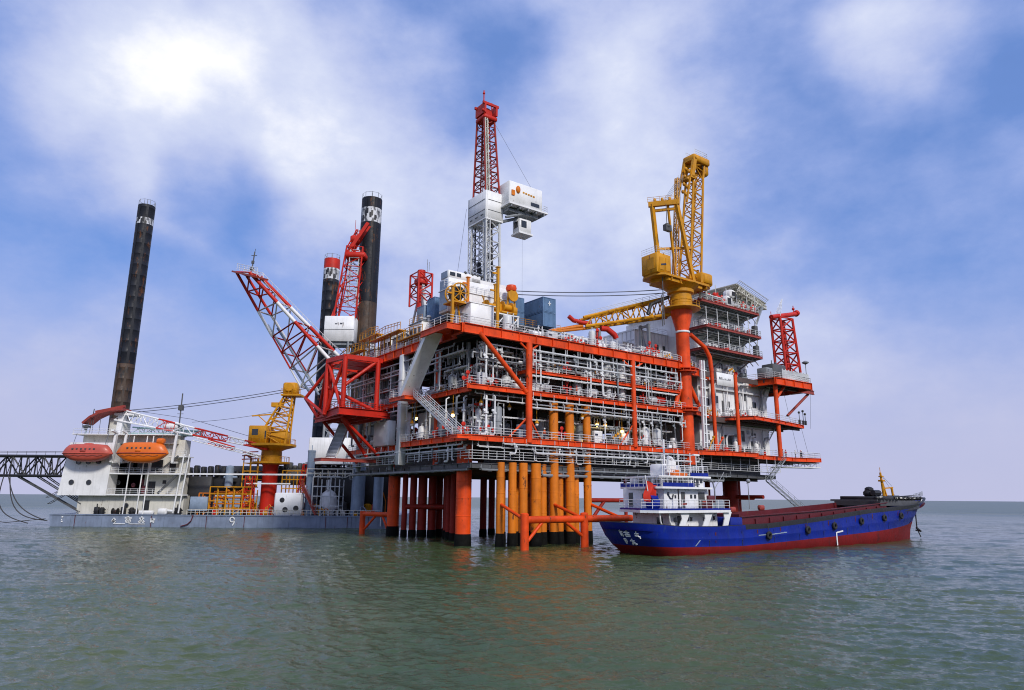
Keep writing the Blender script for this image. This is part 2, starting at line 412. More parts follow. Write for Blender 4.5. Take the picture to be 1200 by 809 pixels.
m.plate([tuple(p+nv*.30+V((-1.25,0,0))),tuple(p+nv*.30+V((1.25,0,0))),tuple(q+nv*.30+V((1.25,0,0))),tuple(q+nv*.30+V((-1.25,0,0)))],.06)
for k in (-1.28,1.28): m.beam(p+V((k,0,-.05)),q+V((k,0,-.05)),.06,.75)
m.build('soffit_plate',WHITE,st)
m=pb()
for k in (-1.2,1.2):
    for h in (1.2,.8): m.tube(p+V((k,0,h)),q+V((k,0,h)),.04,4)
    for i in range(9):
        c=p.lerp(q,i/8); m.tube(c+V((k,0,.2)),c+V((k,0,1.2)),.04,4)
m.build('handrail',GALV,st)
st=thing('stair_flight','open grey stair flight with tube handrails dropping to the corner of the lowest main deck','staircase',PF,(-1.6,6,15.6))
m=pb(); p,q=V((-1.2,13.0,22.4)),V((-1.2,.9,15.7)); m.stair(p,q,1.5,(1,0,0),False,26); m.build('flight',LGREY,st)
m=pb()
for k in (-.75,.75):
    for h in (1.15,.78,.42): m.tube(p+V((k,0,h)),q+V((k,0,h)),.045,4)
    for i in range(10):
        c=p.lerp(q,i/9); m.tube(c+V((k,0,0)),c+V((k,0,1.15)),.04,4)
m.build('handrail',GALV,st)
m=pb(); m.box((-2.2,-.9,15.3),(0,1.2,15.5)); m.ibeam((-2.2,-.9,15.2),(0,-.9,15.2),.5,.25); m.ibeam((-2.2,-.9,15.2),(-2.2,1.2,15.2),.5,.25); m.build('stair_landing',ORANGE,plat)
# white plated strut of the left side stair tower
st=thing('stair_flight','grey closed-underside stair flight below the red frame at the far left corner','staircase',PF,(-4,36,14))
p,q=V((-2.9,37.5,20.2)),V((-6.4,34.6,13.6))
m=pb(); m.stair(p,q,2.0,(.64,-.77,0),False); m.build('flight',LGREY,st)
m=pb()
sd=V((.64,-.77,0)); m.plate([tuple(p-sd*1.1+V((0,0,-.35))),tuple(p+sd*1.1+V((0,0,-.35))),tuple(q+sd*1.1+V((0,0,-.35))),tuple(q-sd*1.1+V((0,0,-.35)))],.06); m.build('soffit_plate',LGREY,st)
m=pb(); m.prism([(-8.6,33.2),(2.6,33.2),(2.6,36.4),(-8.6,36.4)],13.2,13.4); m.ibeam((-8.6,33.2,13.1),(2.6,33.2,13.1),.55,.25); m.ibeam((-8.6,33.2,13.1),(-8.6,36.4,13.1),.55,.25); m.build('stair_landing',OXIDE,plat)
# far right stair down to the sea
st=thing('stair_flight','dark narrow stair running down towards the blue ship at the platform far end','staircase',PF,(82,2,4))
m=pb(); m.stair((73.5,1.6,10.6),(85.5,1.6,4.4),1.1,(0,1,0),True,24); m.build('flight',GREY,st)
st=thing('stair_flight','dark stair slanting between the two lowest decks at the right end','staircase',PF,(79,2,12))
m=pb(); m.stair((79.5,1.6,15.2),(73.4,1.6,10.6),1.1,(0,1,0),True,18); m.build('flight',GREY,st)
for z0,z1,w in ((15.8,22.6,'grey stair with lattice sides on the lowest main deck at the right end'),(23.1,31.2,'white sided stair under the overhanging deck at the right end')):
    st=thing('stair_flight',w,'staircase',PF,(80,3.4,z0))
    m=pb(); m.stair((76.0,5.2,z0),(82.5 if z0<20 else 80.5,5.2,z1),1.2,(0,1,0),True,18)
    if z0>20: m.beam((76,4.5,z0-.1),(80.5,4.5,z1-.1),.08,1.2)
    m.build('flight',LGREY if z0<20 else WHITE,st)
# ------------------------------------------------------------------ red boom support frame on the left side
fr=thing('boom_support_frame','bright red steel frame carrying the red and white boom on the left side','steel frame',PF,(-4,34,20.5))
A=V((-8.3,27.3,21)); B=V((1.6,28.3,21)); Cc=V((-6.6,41.3,21)); D=V((1.6,41.3,21))
m=pb()
for p,q in ((A,B),(A,Cc),(Cc,D)): m.ibeam(p,q,1.3,.6)
m.box((-7.6,28,20.75),(1.2,41,20.95))
for i in range(4): m.ibeam((-7.3+i*2.4,28,20.4),(-7.3+i*2.4,41,20.4),.7,.3)
m.build('base_platform',RED,fr)
t=9.6
T_=[p+V((0,0,t)) for p in (A+V((1.2,1.5,0)),B+V((-.6,.5,0)),Cc+V((1,-2,0)),D)]
posts=[A+V((1.2,1.5,0)),B+V((-2.6,.3,0)),Cc+V((1,-2,0)),A+V((.4,7.5,0))]
for p in posts: pb().tube(p,p+V((0,0,t)),.42,12).build('post',RED,fr)
m=pb()
tp=[p+V((0,0,t)) for p in posts]
for i,j in ((0,1),(0,3),(3,2)): m.beam(tp[i],tp[j],.7,.8)
m.beam(tp[1],(2,29,30.4),.7,.8); m.beam(tp[2],(2,40,30.4),.7,.8); m.beam(tp[3],(2,34,30.4),.6,.7)
m.box((-6,30,30.2),(1.8,38,30.5))
m.build('top_beam',RED,fr)
m=pb()
for p,q in ((posts[0],tp[3]),(posts[2],tp[3]),(posts[0]+V((0,0,4.5)),tp[1]),(posts[3],tp[0]),(Cc+V((0,0,.4)),tp[3]),(Cc+V((-1.5,3.5,4)),tp[2]),(Cc+V((-1.5,3.5,4)),posts[3]),(Cc+V((-1.5,3.5,4)),Cc),(posts[3]+V((0,0,5)),posts[1]+V((0,0,.5)))):
    m.tube(p,q,.3,8)
for p,q in ((A+V((1,2,-.5)),V((1,31,14))),(A+V((3,6,-.5)),V((1,36,14))),(Cc+V((1,0,-.5)),V((1,40,13)))): m.tube(p,q,.3,8)
m.build('brace',RED,fr)
m=pb(); m.rail([tuple(A+V((.3,.2,.6))),tuple(B+V((0,.2,.6)))]); m.rail([tuple(A+V((.3,.2,.6))),tuple(Cc+V((.2,0,.6)))]); m.build('railing',RED,fr)
# boom: built between two world points near the frame
piv_lo=aty(363,456,139); piv_hi=aty(397,425,133)
tip_lo=aty(283,321,131); tip_hi=aty(299,322,127)
bm=thing('lattice_boom','red and white lattice boom slanting up left to a small railed tip platform','boom',ID,tuple((piv_lo+piv_hi)/2))
def lerp(a,b,t): return a.lerp(b,t)
off=V((1.1,2.6,0))
secs=[(0,.16,'w'),(.16,.44,'r'),(.44,.66,'w'),(.66,1.0,'r')]
for t0,t1,c in secs:
    m=MB()
    for s in (-1,1):
        for (P,Q) in ((piv_lo,tip_lo),(piv_hi,tip_hi)):
            w=(1-.5*t0); w1=(1-.5*t1)
            m.tube(lerp(P,Q,t0)+off*s*w,lerp(P,Q,t1)+off*s*w1,.36 if P is piv_hi else (.17 if t0<.2 else .28),10)
    n=max(1,round((t1-t0)*6.5)); 
    for k in range(n+1):
        t=t0+(t1-t0)*k/n; w=(1-.5*t)
        a,b=lerp(piv_lo,tip_lo,t),lerp(piv_hi,tip_hi,t)
        for s in (-1,1): m.tube(a+off*s*w,b+off*s*w,.15,6)
        m.tube(a-off*w,a+off*w,.15,6); m.tube(b-off*w,b+off*w,.15,6)
        if k<n:
            t2=t0+(t1-t0)*(k+1)/n; w2=(1-.5*t2); a2,b2=lerp(piv_lo,tip_lo,t2),lerp(piv_hi,tip_hi,t2)
            for s in (-1,1): m.tube(a+off*s*w,b2+off*s*w2,.14,6)
    m.build('boom_section',RED if c=='r' else WHITE,bm)
m=MB(); c0=(tip_lo+tip_hi)/2; 
dr=(tip_hi-tip_lo).normalized()
m.beam(tip_lo-dr*.8+V((0,0,.1)),tip_hi+dr*2.2+V((0,0,-.6)),3.4,.35)
m.build('tip_platform',OXIDE,bm)
m=MB(); e0=tip_lo-dr*.8+V((0,-1.6,.3)); e1=tip_hi+dr*2.2+V((0,-1.6,-.4)); m.rail([tuple(e0),tuple(e1)],1.3,1.1,.05); m.rail([tuple(e0+V((0,3.2,0))),tuple(e1+V((0,3.2,0)))],1.3,1.1,.05); m.build('railing',GALV,bm)
m=MB(); b0=c0+V((.6,0,.3)); m.tube(b0,b0+V((.3,0,4.4)),.13,8); m.blob(tuple(b0+V((.05,0,.8))),.42); m.box(tuple(b0+V((-.15,-.15,1.9))),tuple(b0+V((.35,.15,2.5)))); m.tube(b0+V((-.3,0,3.6)),b0+V((.8,0,3.6)),.07,5); m.tube(b0+V((.3,0,4.2)),b0+V((.4,0,5.0)),.05,5); m.build('light_mast',DGREY,bm)
m=MB()
for s,(P,Q) in enumerate(((piv_hi,tip_hi),)):
    for o_ in (-1,1):
        a,b=lerp(P,Q,.12)+off*o_*.9+V((0,0,1.2)),lerp(P,Q,.98)+off*o_*.5+V((0,0,1.2)); m.tube(a,b,.05,5)
        for k in range(16):
            c=a.lerp(b,k/15); m.tube(c-V((0,0,1.2)),c,.03,4)
m.build('walkway_handrail',GALV,bm)
m=MB()
for o_ in (-.5,.5):
    m.tube(lerp(piv_lo,tip_lo,.0)+off*o_+V((1.,0,-1.)),lerp(piv_lo,tip_lo,.55)+off*o_,.24,8)
m.build('hydraulic_strut',PILLAR,bm)
# ------------------------------------------------------------------ main yellow crane on the red column
cr=thing('pedestal_crane','tall yellow crane with an upright lattice boom on a thick red column','crane',PF,(48.5,1,13))
ca,cb=48.4,1.0
m=pb(); pr=[(1.25,13)]
for z in (16.2,22.6,23.4,30.0,30.9):
    pr+=[(1.25,z-.02),(1.5 if z in(22.6,30.0) else 1.27,z),(1.5 if z in(22.6,30.0) else 1.27,z+.25),(1.25,z+.27)]
pr+=[(1.25,38.2),(2.05,41.6),(2.05,42)]
m.lathe((ca,cb,0),pr,32)
ped=m.build('pedestal',ORANGE,cr)
m=pb(); m.lathe((ca,cb,0),[(1.34,37.6),(1.42,37.7),(1.42,37.95),(1.34,38.0)],28); m.build('white_band',WHITE,ped)
for z in (30.4,23.0):
    m=pb(); m.lathe((ca,cb,0),[(2.3,z-.35),(2.3,z-.2),(1.3,z-.2),(1.3,z+.2),(2.3,z+.2),(2.3,z+.35)],24)
    for k in range(10):
        t=k*math.pi/5; m.beam((ca+1.25*math.cos(t),cb+1.25*math.sin(t),z),(ca+2.2*math.cos(t),cb+2.2*math.sin(t),z),.1,.5)
    m.ibeam((ca-4,cb,z),(ca-1.2,cb,z),1.1,.6); m.ibeam((ca+1.2,cb,z),(ca+4,cb+.5,z),1.1,.6); m.ibeam((ca,cb+1.2,z),(ca,cb+5,z),1.1,.6)
    m.build('collar',ORANGE,ped)
m=pb(); m.lathe((ca,cb,0),[(2.1,42),(3.6,42.2),(3.6,42.45),(2.15,42.5),(2.1,43.8),(2.2,43.9),(2.2,44.2),(2.05,44.3),(2.05,45.2),(2.5,45.4),(2.5,46.0),(3.6,46.9)],28); m.build('slew_drum',YEL,cr)
m=pb()
for k in range(17):
    t=2*math.pi*k/17; p=(ca+3.45*math.cos(t),cb+3.45*math.sin(t),42.4); t2=2*math.pi*(k+1)/17; q=(ca+3.45*math.cos(t2),cb+3.45*math.sin(t2),42.4)
    m.tube(p,(p[0],p[1],43.5),.04,4)
    for h in (.55,1.1): m.tube((p[0],p[1],p[2]+h),(q[0],q[1],q[2]+h),.04,4)
m.build('ring_railing',YEL,cr)
m=pb(); m.prism([(39.8,-.6),(41,-1.8),(53.6,-1.8),(55.2,-.8),(55.2,3),(53.6,3.8),(41,3.8),(39.8,2.4)],47.2,47.6)
m.prism([(42.4,-1.4),(52,-1.4),(53.6,0),(53.6,2.2),(52,3.4),(42.4,3.4),(41.4,2)],46.5,47.2)
for a in (43,45.5,48,50.5,53): m.beam((a,-1.7,46.9),(a,3.7,46.9),.2,.6)
m.build('turntable',YEL,cr)
m=pb(); m.bbox((51.8,-1.6,47.6),(55.2,2.6,50.0),.25); m.bbox((52.4,-1.75,47.9),(54.6,-1.6,49.6),.05); m.tube((54,1,50),(54,1,51.4),.3,8); m.build('machinery_house',YEL,cr)
m=pb(); m.bbox((39.5,-1.3,47.6),(43.4,2.6,51.4),.12)
for a in (40.2,41.8): m.box((a,-1.36,48.2),(a+1.1,-1.3,50.6))
m.box((39.44,-.6,48.4),(39.5,1,50.6)); m.beam((41.4,-1.4,51.4),(41.4,2.6,51.4),.15,.15); hs=m.build('winch_house',YEL,cr)
m=pb(); m.rail([(39.6,2.5,51.4),(39.6,-1.2,51.4),(43.3,-1.2,51.4),(43.3,2.5,51.4)],1.2,1.2,.04); m.build('railing',GALV,hs)
m=pb(); m.beam((40.5,-1.37,49.1),(41.9,-1.37,49.5),.08,.3); m.build('marking',INK,hs)
# gantry
m=pb()
m.beam((45.2,3.0,47.6),(43.6,3.0,63.4),.6,.8); m.beam((50.6,-.6,47.6),(46.6,-.6,63.4),.55,.75); m.beam((47.4,3,47.6),(44.2,3,55),.35,.4)
m.beam((43.2,3.6,63.4),(46.9,-1.0,63.4),.7,1.0); m.beam((43.8,3.6,62.2),(47.0,-.6,62.2),.4,.5)
m.beam((44.9,3.,54.4),(50.4,-.6,54.8),.4,.45); m.beam((47.6,1.2,47.6),(45.8,.9,63),.35,.4)
for k in range(4): m.blob((44+k*.9,2.6-k*1.1,64.2),.3,.3,.5,7,5)
m.build('gantry',YEL,cr)
m=pb(); m.rail([(43.2,3.8,63.9),(46.9,-.8,63.9)],1.1,1.2,.04)
m.build('railing',YEL,cr)
m=pb(); m.blob((44.9,.6,58.4),.6,.6,.6); m.tube((44.9,.6,59),(44.9,.6,63),.07,5); m.box((44.2,.2,57.4),(45.8,1,58.6)); m.build('hook_block',DGREY,cr)
m=pb(); m.lattice((47.6,1.4,48),(49.6,1.4,70),(.8,.8),(.6,.6),14,.14,.07,up=(1,0,0)); m.build('luffing_strut',YEL,cr)
m=pb()
for b in (.3,.8,1.3,1.8): m.tube((45.2,b,63.8),(50.6,b,70.8),.035,4)
for b in (.4,1.0,1.6): m.tube((45.8,b,48.5),(50.2,b,71),.045,4)
m.build('luffing_rope',CABLE,cr)
bmat=YEL
m=pb(); m.lattice((51.4,1,48.2),(54.6,1,71.5),(2.8,3.2),(1.9,3.0),11,.24,.10,up=(1,0,0),m=6)
m.lattice((54.6,1,71.5),(55.6,1,75.2),(1.9,3.0),(1.7,2.6),2,.24,.12,up=(1,0,0),m=6)
bo=m.build('boom',YEL,cr)
m=pb(); m.bbox((52.9,-.5,74.6),(58.0,2.5,76.0),.2); m.bbox((56.9,0,72.6),(58.2,2,75.6),.3); m.beam((52.2,-.2,70.5),(53.4,-.2,75.2),.6,.9); m.beam((52.2,2.2,70.5),(53.4,2.2,75.2),.6,.9); m.box((51.6,-.5,70.3),(53,2.5,70.9))
m.beam((56.4,1,74.4),(56.4,1,76.1),1.0,.8); m.beam((53.0,-.3,74.9),(53.0,2.3,74.9),.4); m.build('boom_head',YEL,bo)
for b in (.1,1.7): pb().lathe((57.2,b,74.2),[(.2,0),(.95,.02),(.95,.22),(.2,.24)],16,axis=(0,1,0)).build('sheave',DGREY,bo)
m=pb(); m.rail([(53.6,-.1,76),(57.6,-.1,76),(57.6,2.1,76),(53.6,2.1,76)],1.3,1.3,.045); m.build('head_railing',GALV,bo)
m=pb()
for k in range(8):
    z=66.5+k*.9; m.blob((50.6+k*.22,.2+(k%2)*.9,z),.38,.34,.42,7,5)
m.beam((50.2,-.2,64.5),(52.4,-.2,73.2),.3); m.beam((50.2,2.2,64.5),(52.4,2.2,73.2),.3)
m.build('sheave_cluster',YEL,bo)
# flat resting boom
rb=thing('resting_boom','yellow lattice boom lying nearly level on the top deck behind the crane column','boom',PF,(36,8,38))
m=pb(); m.lattice((31.5,10.4,38.9),(47.5,3.6,43.2),(2.2,1.7),(2.6,3.4),8,.30,.12,m=6); m.build('boom_lattice',YEL,rb)
m=pb(); m.tube((25.4,13,36.8),(31.5,10.4,38.4),.42,12); m.tube((25.4,12.4,36.6),(31.5,9.6,37.7),.25,8); m.build('tip_spar',COND,rb)
m=pb(); m.path([(28.6,11.0,39.9),(29.6,10.8,39.2),(31.2,10.1,38.9),(32.6,9.6,38.8)],.42,10); m.path([(34.2,8.4,37.9),(35.5,8,37.9),(36.8,7.5,36.9),(37.2,7.4,36.2)],.55,10); m.build('padded_cradle',RED,rb)
m=pb(); m.rail([(32,9.4,40.2),(47,2.6,45.2)],.9,1.4,.04); m.build('handrail',GALV,rb)
m=pb(); m.path([(40.6,2.4,40.4),(41.4,2.3,42.4),(43.8,2.1,43.6),(46,2.0,44.6)],.35,10); m.build('black_hose',BLACK,rb)
for a,b in ((34,8.6),(43,4.6)):
    h=37.5 if a<40 else 39.4
    m=pb(); m.beam((a,b,31.7),(a,b,h),.5); m.beam((a,b+2,31.7),(a,b+2,h),.5); m.beam((a,b,h-.4),(a,b+2,h-.4),.4); m.beam((a,b,32.4),(a,b+2,h-.8),.25); m.build('boom_rest',GREY,rb)
m=pb(); m.path([(41.0,-.5,49.6),(41.6,-.5,49.7),(41.7,-.5,47),(41.7,-.5,38)],.1,6); m.tube((42.4,.5,38),(42.4,.5,44),.09,6)
tag(m.build('vent_pipe',DGREY),'thin dark bent vent pipe standing left of the yellow crane base','pipe')
# ------------------------------------------------------------------ derrick
dk=thing('drilling_derrick','tall drilling derrick with grey lower tower and red upper tower','derrick',PF,(13.6,17,42))
# near corner (12.7,15); footprint 3.1 along a, 5.4 along b
m=pb(); m.lattice((14.3,17.6,36),(14.0,17.4,57.2),(5.2,3.1),(4.6,3.0),9,.26,.11,up=(1,0,0),m=6); m.lattice((14.6,18.2,38),(14.4,18,57),(2.2,1.6),(2,1.4),14,.10,.06,up=(1,0,0),m=4)
for b in (15.1,20.1): m.lattice((12.9,b,36),(12.7,b,57),(.9,.9),(.9,.9),14,.10,.05,up=(1,0,0),m=4)
m.build('lower_tower',LGREY,dk)
m=pb(); m.lattice((14.0,17.3,61.8),(13.3,16.9,77.2),(4.2,3.1),(2.5,2.3),10,.20,.09,up=(1,0,0),m=6); m.build('upper_tower',DERR,dk)
m=pb(); m.lattice((14.6,17.8,61.8),(13.6,17.2,76.8),(1.4,1.2),(.9,.9),18,.09,.05,up=(1,0,0),m=4); m.tube((13.4,18.4,62),(13,17.6,76.5),.14,6); m.build('inner_tower',DERR,dk)
m=pb(); m.lattice((12.8,15.2,61.8),(12.4,15.6,77.0),(.55,.55),(.5,.5),18,.10,.05,up=(1,0,0),m=4); m.beam((13.4,15.6,61.8),(12.9,15.8,77),.35); m.build('mast_ladder',CREAM,dk)
m=pb(); m.bbox((11.9,15.2,77),(14.9,18.4,77.8),.15); m.beam((11.9,15.4,78),(14.9,18.2,79.8),.25); m.box((11.9,15.2,78.1),(12.3,18.4,80.2)); m.box((14.5,15.2,78.1),(14.9,18.4,80.2)); m.beam((11.6,15.4,80.1),(15.2,15.4,80.1),.35,.5); m.beam((11.6,18.2,80.1),(15.2,18.2,80.1),.35,.5)
for b in (16,17.4): m.lathe((13.2,b,78.6),[(.2,0),(1.0,.02),(1.0,.25),(.2,.27)],16,axis=(0,1,0))
m.tube((12.2,16,80),(12.2,16,83.0),.12,6); m.blob((12.2,16,82.4),.25); m.tube((14.7,17,80),(14.7,17,81.7),.12,6); m.blob((14.7,17,81.4),.25); m.blob((11.7,15.4,78.4),.3)
m.build('crown_block',RED,dk)
m=pb(); m.bbox((12.1,14.6,56.6),(12.5,20.6,62.0),.05); m.bbox((12.5,14.6,56.6),(16.0,14.9,62),.05); m.box((12.1,20.2,56.6),(16,20.6,62)); m.box((12.1,14.6,56.4),(16,20.6,56.7)); hsg=m.build('wind_wall',WHITE,dk)
m=pb()
for z in (58.2,60.2): m.box((12.04,14.8,z),(12.1,20.4,z+.08)); m.box((12.6,14.54,z),(15.8,14.6,z+.08))
for k in range(3): m.box((12.03,15.4+k*1.8,57.3),(12.1,16.2+k*1.8,57.5))
m.build('panel_seam',DGREY,hsg)
m=pb(); m.bbox((15.6,12.2,59.6),(23.4,15.4,64.0),.12); m.box((15.4,11.8,59.3),(24.4,15.8,59.6)); cab=m.build('racking_cab',WHITE,dk)
m=pb()
for a in range(5): m.beam((16+a*1.9,11.9,59.1),(16+a*1.9,15.7,59.1),.2,.5)
m.tube((15.6,15,56.6),(21.5,15,59.2),.3,8); m.tube((15.6,13.2,57),(21,13.2,59.2),.25,8); m.box((16,13,58.4),(23,15,58.9)); m.build('cab_underframe',GREY,dk)
m=pb(); m.box((20.6,12.13,60.2),(22.6,12.2,60.9)); m.box((23.36,13,61.5),(23.42,14,62.3)); m.build('cab_window',GLASS,cab)
m=pb(); m.blob((17.6,12.1,62.6),.5,.3,.75); m.box((16.1,12.0,61.2),(16.8,12.2,62.2)); m.build('cab_lamp_housing',COND,cab)
m=pb()
for k in range(5): m.box((18.7+k*.6,12.13,62.2-k*.05),(19.1+k*.6,12.2,62.5-k*.05))
m.build('cab_marking',YEL,cab)
m=pb(); m.rail([(23.4,11.9,59.6),(24.3,11.9,59.6),(24.3,15.7,59.6)],1.2,1.,.04); m.build('cab_railing',GALV,cab)
m=pb(); m.bbox((18.6,13,54.9),(21.4,15.2,57.6),.12); m.box((18.4,12.8,54.6),(21.6,15.4,54.9)); m.tube((19,14,57.6),(19,14,59),.1,5); m.tube((21,14,57.6),(21,14,59),.1,5); hb=m.build('hanging_basket',WHITE,dk)
m=pb(); m.box((19,12.93,55.9),(20.2,13,57.2)); m.box((18.53,13.5,55.9),(18.6,14.7,57.1)); m.build('basket_window',GLASS,hb)
m=pb(); m.tube((13.6,16.8,44),(13.4,16.8,76.8),.12,6); m.beam((13.8,17.8,38),(12.9,17.9,49),.55,.7); m.tube((15,16.2,42),(14.6,16.4,56.5),.2,8); m.beam((13.2,17,39),(14.8,17.6,47),.35,.5); m.blob((14.2,16.4,50),.5,.5,.9); m.tube((13,19,40),(12.9,19.2,56),.15,6); m.build('travelling_gear',BLACK,dk)
m=pb(); m.tube((11.6,20.4,60),(10.2,22.2,41),.035,4); m.tube((14.6,15.6,76.5),(22.8,14,64),.03,4); m.tube((20,14,54.6),(20,14,38),.02,4); m.tube((11.9,14.8,56.5),(11,12,43),.03,4); m.build('guy_line',CABLE,dk)
# drill floor house on its substructure
sb=thing('drill_substructure','dark steel pipe deck with grey frames under the white drill house','substructure',PF,(14,14,31.7))
m=pb(); m.box((3,9.5,31.8),(25,26,34.2))
for a in range(9): m.beam((3+a*2.7,9.3,31.8),(3+a*2.7,9.3,36),.25)
m.box((3,9.2,35.6),(25,28,36)); m.build('base_frame',DGREY,sb)
m=pb()
for a in range(8): m.tube((4.2+a*2.7,9.1,32.2),(6.7+a*2.7,9.1,35.4),.08,5)
m.tube((3,9.05,33.6),(25,9.05,33.6),.1,5); m.build('frame_brace',LGREY,sb)
m=pb(); m.rail([(3,9.1,36),(25,9.1,36)],1.1,1.6,.045); m.build('railing',YEL,sb)
dh=thing('drill_house','big white drill floor house with a grey end wall below the derrick','cabin',PF,(8,11,36))
m=pb(); m.bbox((1.9,9.8,36.2),(13.6,12.6,41.9),.06); m.box((1.7,9.6,39.9),(13.7,12.7,40.0)); m.bbox((1.9,9.9,41.9),(8.2,12.2,43.2),.05); m.box((6.5,9.9,41.9),(13.6,10.1,42.6)); w=m.build('wall',WHITE,dh)
m=pb(); m.box((1.82,10,36.6),(1.9,12.4,41.6)); m.box((1.82,10.2,42),(1.9,12.1,43.1)); m.build('end_wall_panel',PILLAR,dh)
m=pb(); m.box((2.2,9.83,42.3),(3.2,9.9,42.9)); m.box((3.5,9.83,42.3),(4.3,9.9,42.9)); m.build('window',GLASS,dh)
m=pb()
for a in (5.2,6.6,7.6,8.6): m.blob((a,10,43.3),.28); m.tube((a,10.2,42.5),(a,10.2,43.3),.08,5)
m.build('floodlight',DGREY,dh)
m=pb(); m.rail([(1,9.6,40),(13.6,9.6,40)],1.1,1.6,.04); m.build('railing',GALV,dh)
w2=thing('side_cabin','small white cabin at the front edge of the top deck below the drill house','cabin',PF,(5,5,31.7))
m=pb(); m.bbox((2.6,4.0,31.8),(7.0,8.6,36.4),.06); m.box((2.4,3.9,36.4),(7.2,8.8,36.55)); m.build('wall',WHITE,w2)
m=pb(); m.beam((2.4,4.6,34.3),(2.4,7.6,35.3),.1,.5); m.box((2.52,5,33),(2.6,6.2,34)); m.build('louvre',GREY,w2)
# blue containers
def container(a,b,z,la,lb,label,h=2.6,mt=BLUEC):
    t=thing('shipping_container',label,'container',PF,(a+la/2,b+lb/2,z))
    m=pb(); m.box((a+.06,b+.06,z+.08),(a+la-.06,b+lb-.06,z+h-.06))
    k=int(la/.28)
    for i in range(k): m.box((a+.15+i*.28,b+.02,z+.2),(a+.29+i*.28,b+.06,z+h-.2))
    k=int(lb/.28)
    for i in range(k): m.box((a+.02,b+.15+i*.28,z+.2),(a+.06,b+.29+i*.28,z+h-.2))
    m.build('shell',mt,t)
    m=pb()
    for x in (a,a+la-.14):
        for y in (b,b+lb-.14): m.box((x,y,z),(x+.14,y+.14,z+h))
    for zz in (z+.01,z+h-.13): m.box((a+.14,b,zz),(a+la-.14,b+.12,zz+.12)); m.box((a,b+.14,zz),(a+.12,b+lb-.14,zz+.12))
    m.build('frame',mt,t); return t
container(19.6,7.4,36,2.9,6,'blue container forming the bottom of the right stack beside the derrick')
c=container(19.6,7.4,38.65,2.9,6,'blue container on top of the right stack, with a small white mark')
m=pb(); m.box((21,7.36,39.8),(21.15,7.4,40.6)); m.box((20.8,7.36,40.1),(21.4,7.4,40.25)); m.build('marking',MARK,c)
container(14.6,10.4,36,3.2,6,'lower blue-grey container close behind the drill house corner')
container(14.6,10.4,38.65,3.2,6,'upper blue-grey container close behind the drill house corner')
container(3.5,17,36,5,2.6,'blue-grey container standing at the left end of the drill house',4.6)
container(3.2,20.2,36,5,2.6,'blue-grey container left of the drill house, second from its end wall',3.8,PILLAR)
# ------------------------------------------------------------------ yellow gear on the top deck
def tpost(a,b,z0,z1,label,mt=YEL):
    m=pb(); m.beam((a,b,z0),(a,b,z1),.38,.38); m.beam((a-1.,b,z1-1),(a+.2,b,z1-1),.25); m.beam((a-.5,b,z0+.2),(a+.5,b,z0+.2),.7,.3); m.box((a-.3,b-.3,z1),(a+.3,b+.3,z1+.15))
    return tag(m.build('davit_post',mt),label,'post')
tpost(6.4,2.2,31.7,42.3,'tall yellow post rising in front of the drill house')
tpost(-.1,5,31.7,38.6,'short yellow post at the front corner of the top deck')
tpost(9.6,7.5,36,41.4,'thin yellow post before the right half of the drill house')
tpost(4.9,8.6,36,42.0,'yellow post at the middle of the drill house front',COND)
rl=thing('hose_reel','yellow reel wound with hose at the front corner of the top deck','hose reel',PF,(1.6,6.6,36.6))
m=pb()
for b in (5.6,7.6):
    rp=[(1.6+1.5*math.cos(k*math.pi/12),b,38.2+1.5*math.sin(k*math.pi/12)) for k in range(25)]; m.path(rp,.13,6); m.lathe((1.6,b,38.2),[(.1,0),(.4,.02),(.4,.12),(.1,.14)],12,axis=(0,1,0))
for k in range(8):
    t=k*math.pi/4
    for b in (5.55,7.8): m.beam((1.6,b,38.2),(1.6+1.5*math.cos(t),b,38.2+1.5*math.sin(t)),.12)
m.build('flange',YEL,rl)
m=pb(); m.lathe((1.6,5.7,38.2),[(1.0,0),(1.05,.1),(1.05,1.8),(1.0,1.9)],18,axis=(0,1,0)); m.build('hose',BLACK,rl)
m=pb(); m.beam((.6,6.6,31.8),(1.6,6.6,38.2),.25); m.beam((2.6,6.6,31.8),(1.6,6.6,38.2),.25); m.box((0,5.2,36.4),(3.2,8,36.6)); m.build('stand',YEL,rl)
def winch(a,b,z,label,s=1.,mt=YEL):
    t=thing('deck_winch',label,'winch',PF,(a,b,z))
    m=pb(); m.lathe((a-.9*s,b,z+1.1*s),[(.9*s,0),(.9*s,.12*s),(.5*s,.14*s),(.5*s,1.6*s),(.9*s,1.62*s),(.9*s,1.75*s)],16,axis=(1,0,0)); m.build('drum',mt,t)
    m=pb(); m.bbox((a-1.3*s,b-.8*s,z),(a+1.5*s,b+.8*s,z+.3*s),.05); m.beam((a-1.1*s,b,z+.2),(a-1.1*s,b,z+1.5*s),.2*s,.8*s); m.beam((a+1.*s,b,z+.2),(a+1.*s,b,z+1.5*s),.2*s,.8*s); m.bbox((a+1.05*s,b-.5*s,z+.3*s),(a+1.8*s,b+.5*s,z+1.3*s),.08); m.build('frame',mt,t)
    m=pb(); m.tube((a-.9*s,b+.3,z+1.6*s),(a-1.6*s,b,z+2.6*s),.07*s,5); m.beam((a-1.6*s,b-.6*s,z+.2),(a-1.6*s,b-.6*s,z+2.3*s),.12*s); m.build('guide_arm',mt,t); return t
winch(8.2,6.8,36.1,'yellow winch in front of the drill house, left of two',1.1); winch(10.9,6.2,36.2,'yellow winch in front of the drill house, right of two',1.1)
winch(4.5,12,36,'yellow winch tucked by the grey end wall of the drill house',.8)
m=pb(); m.prism([(7,5.4),(13,5.4),(13,8.4),(7,8.4)],35.9,36.1)
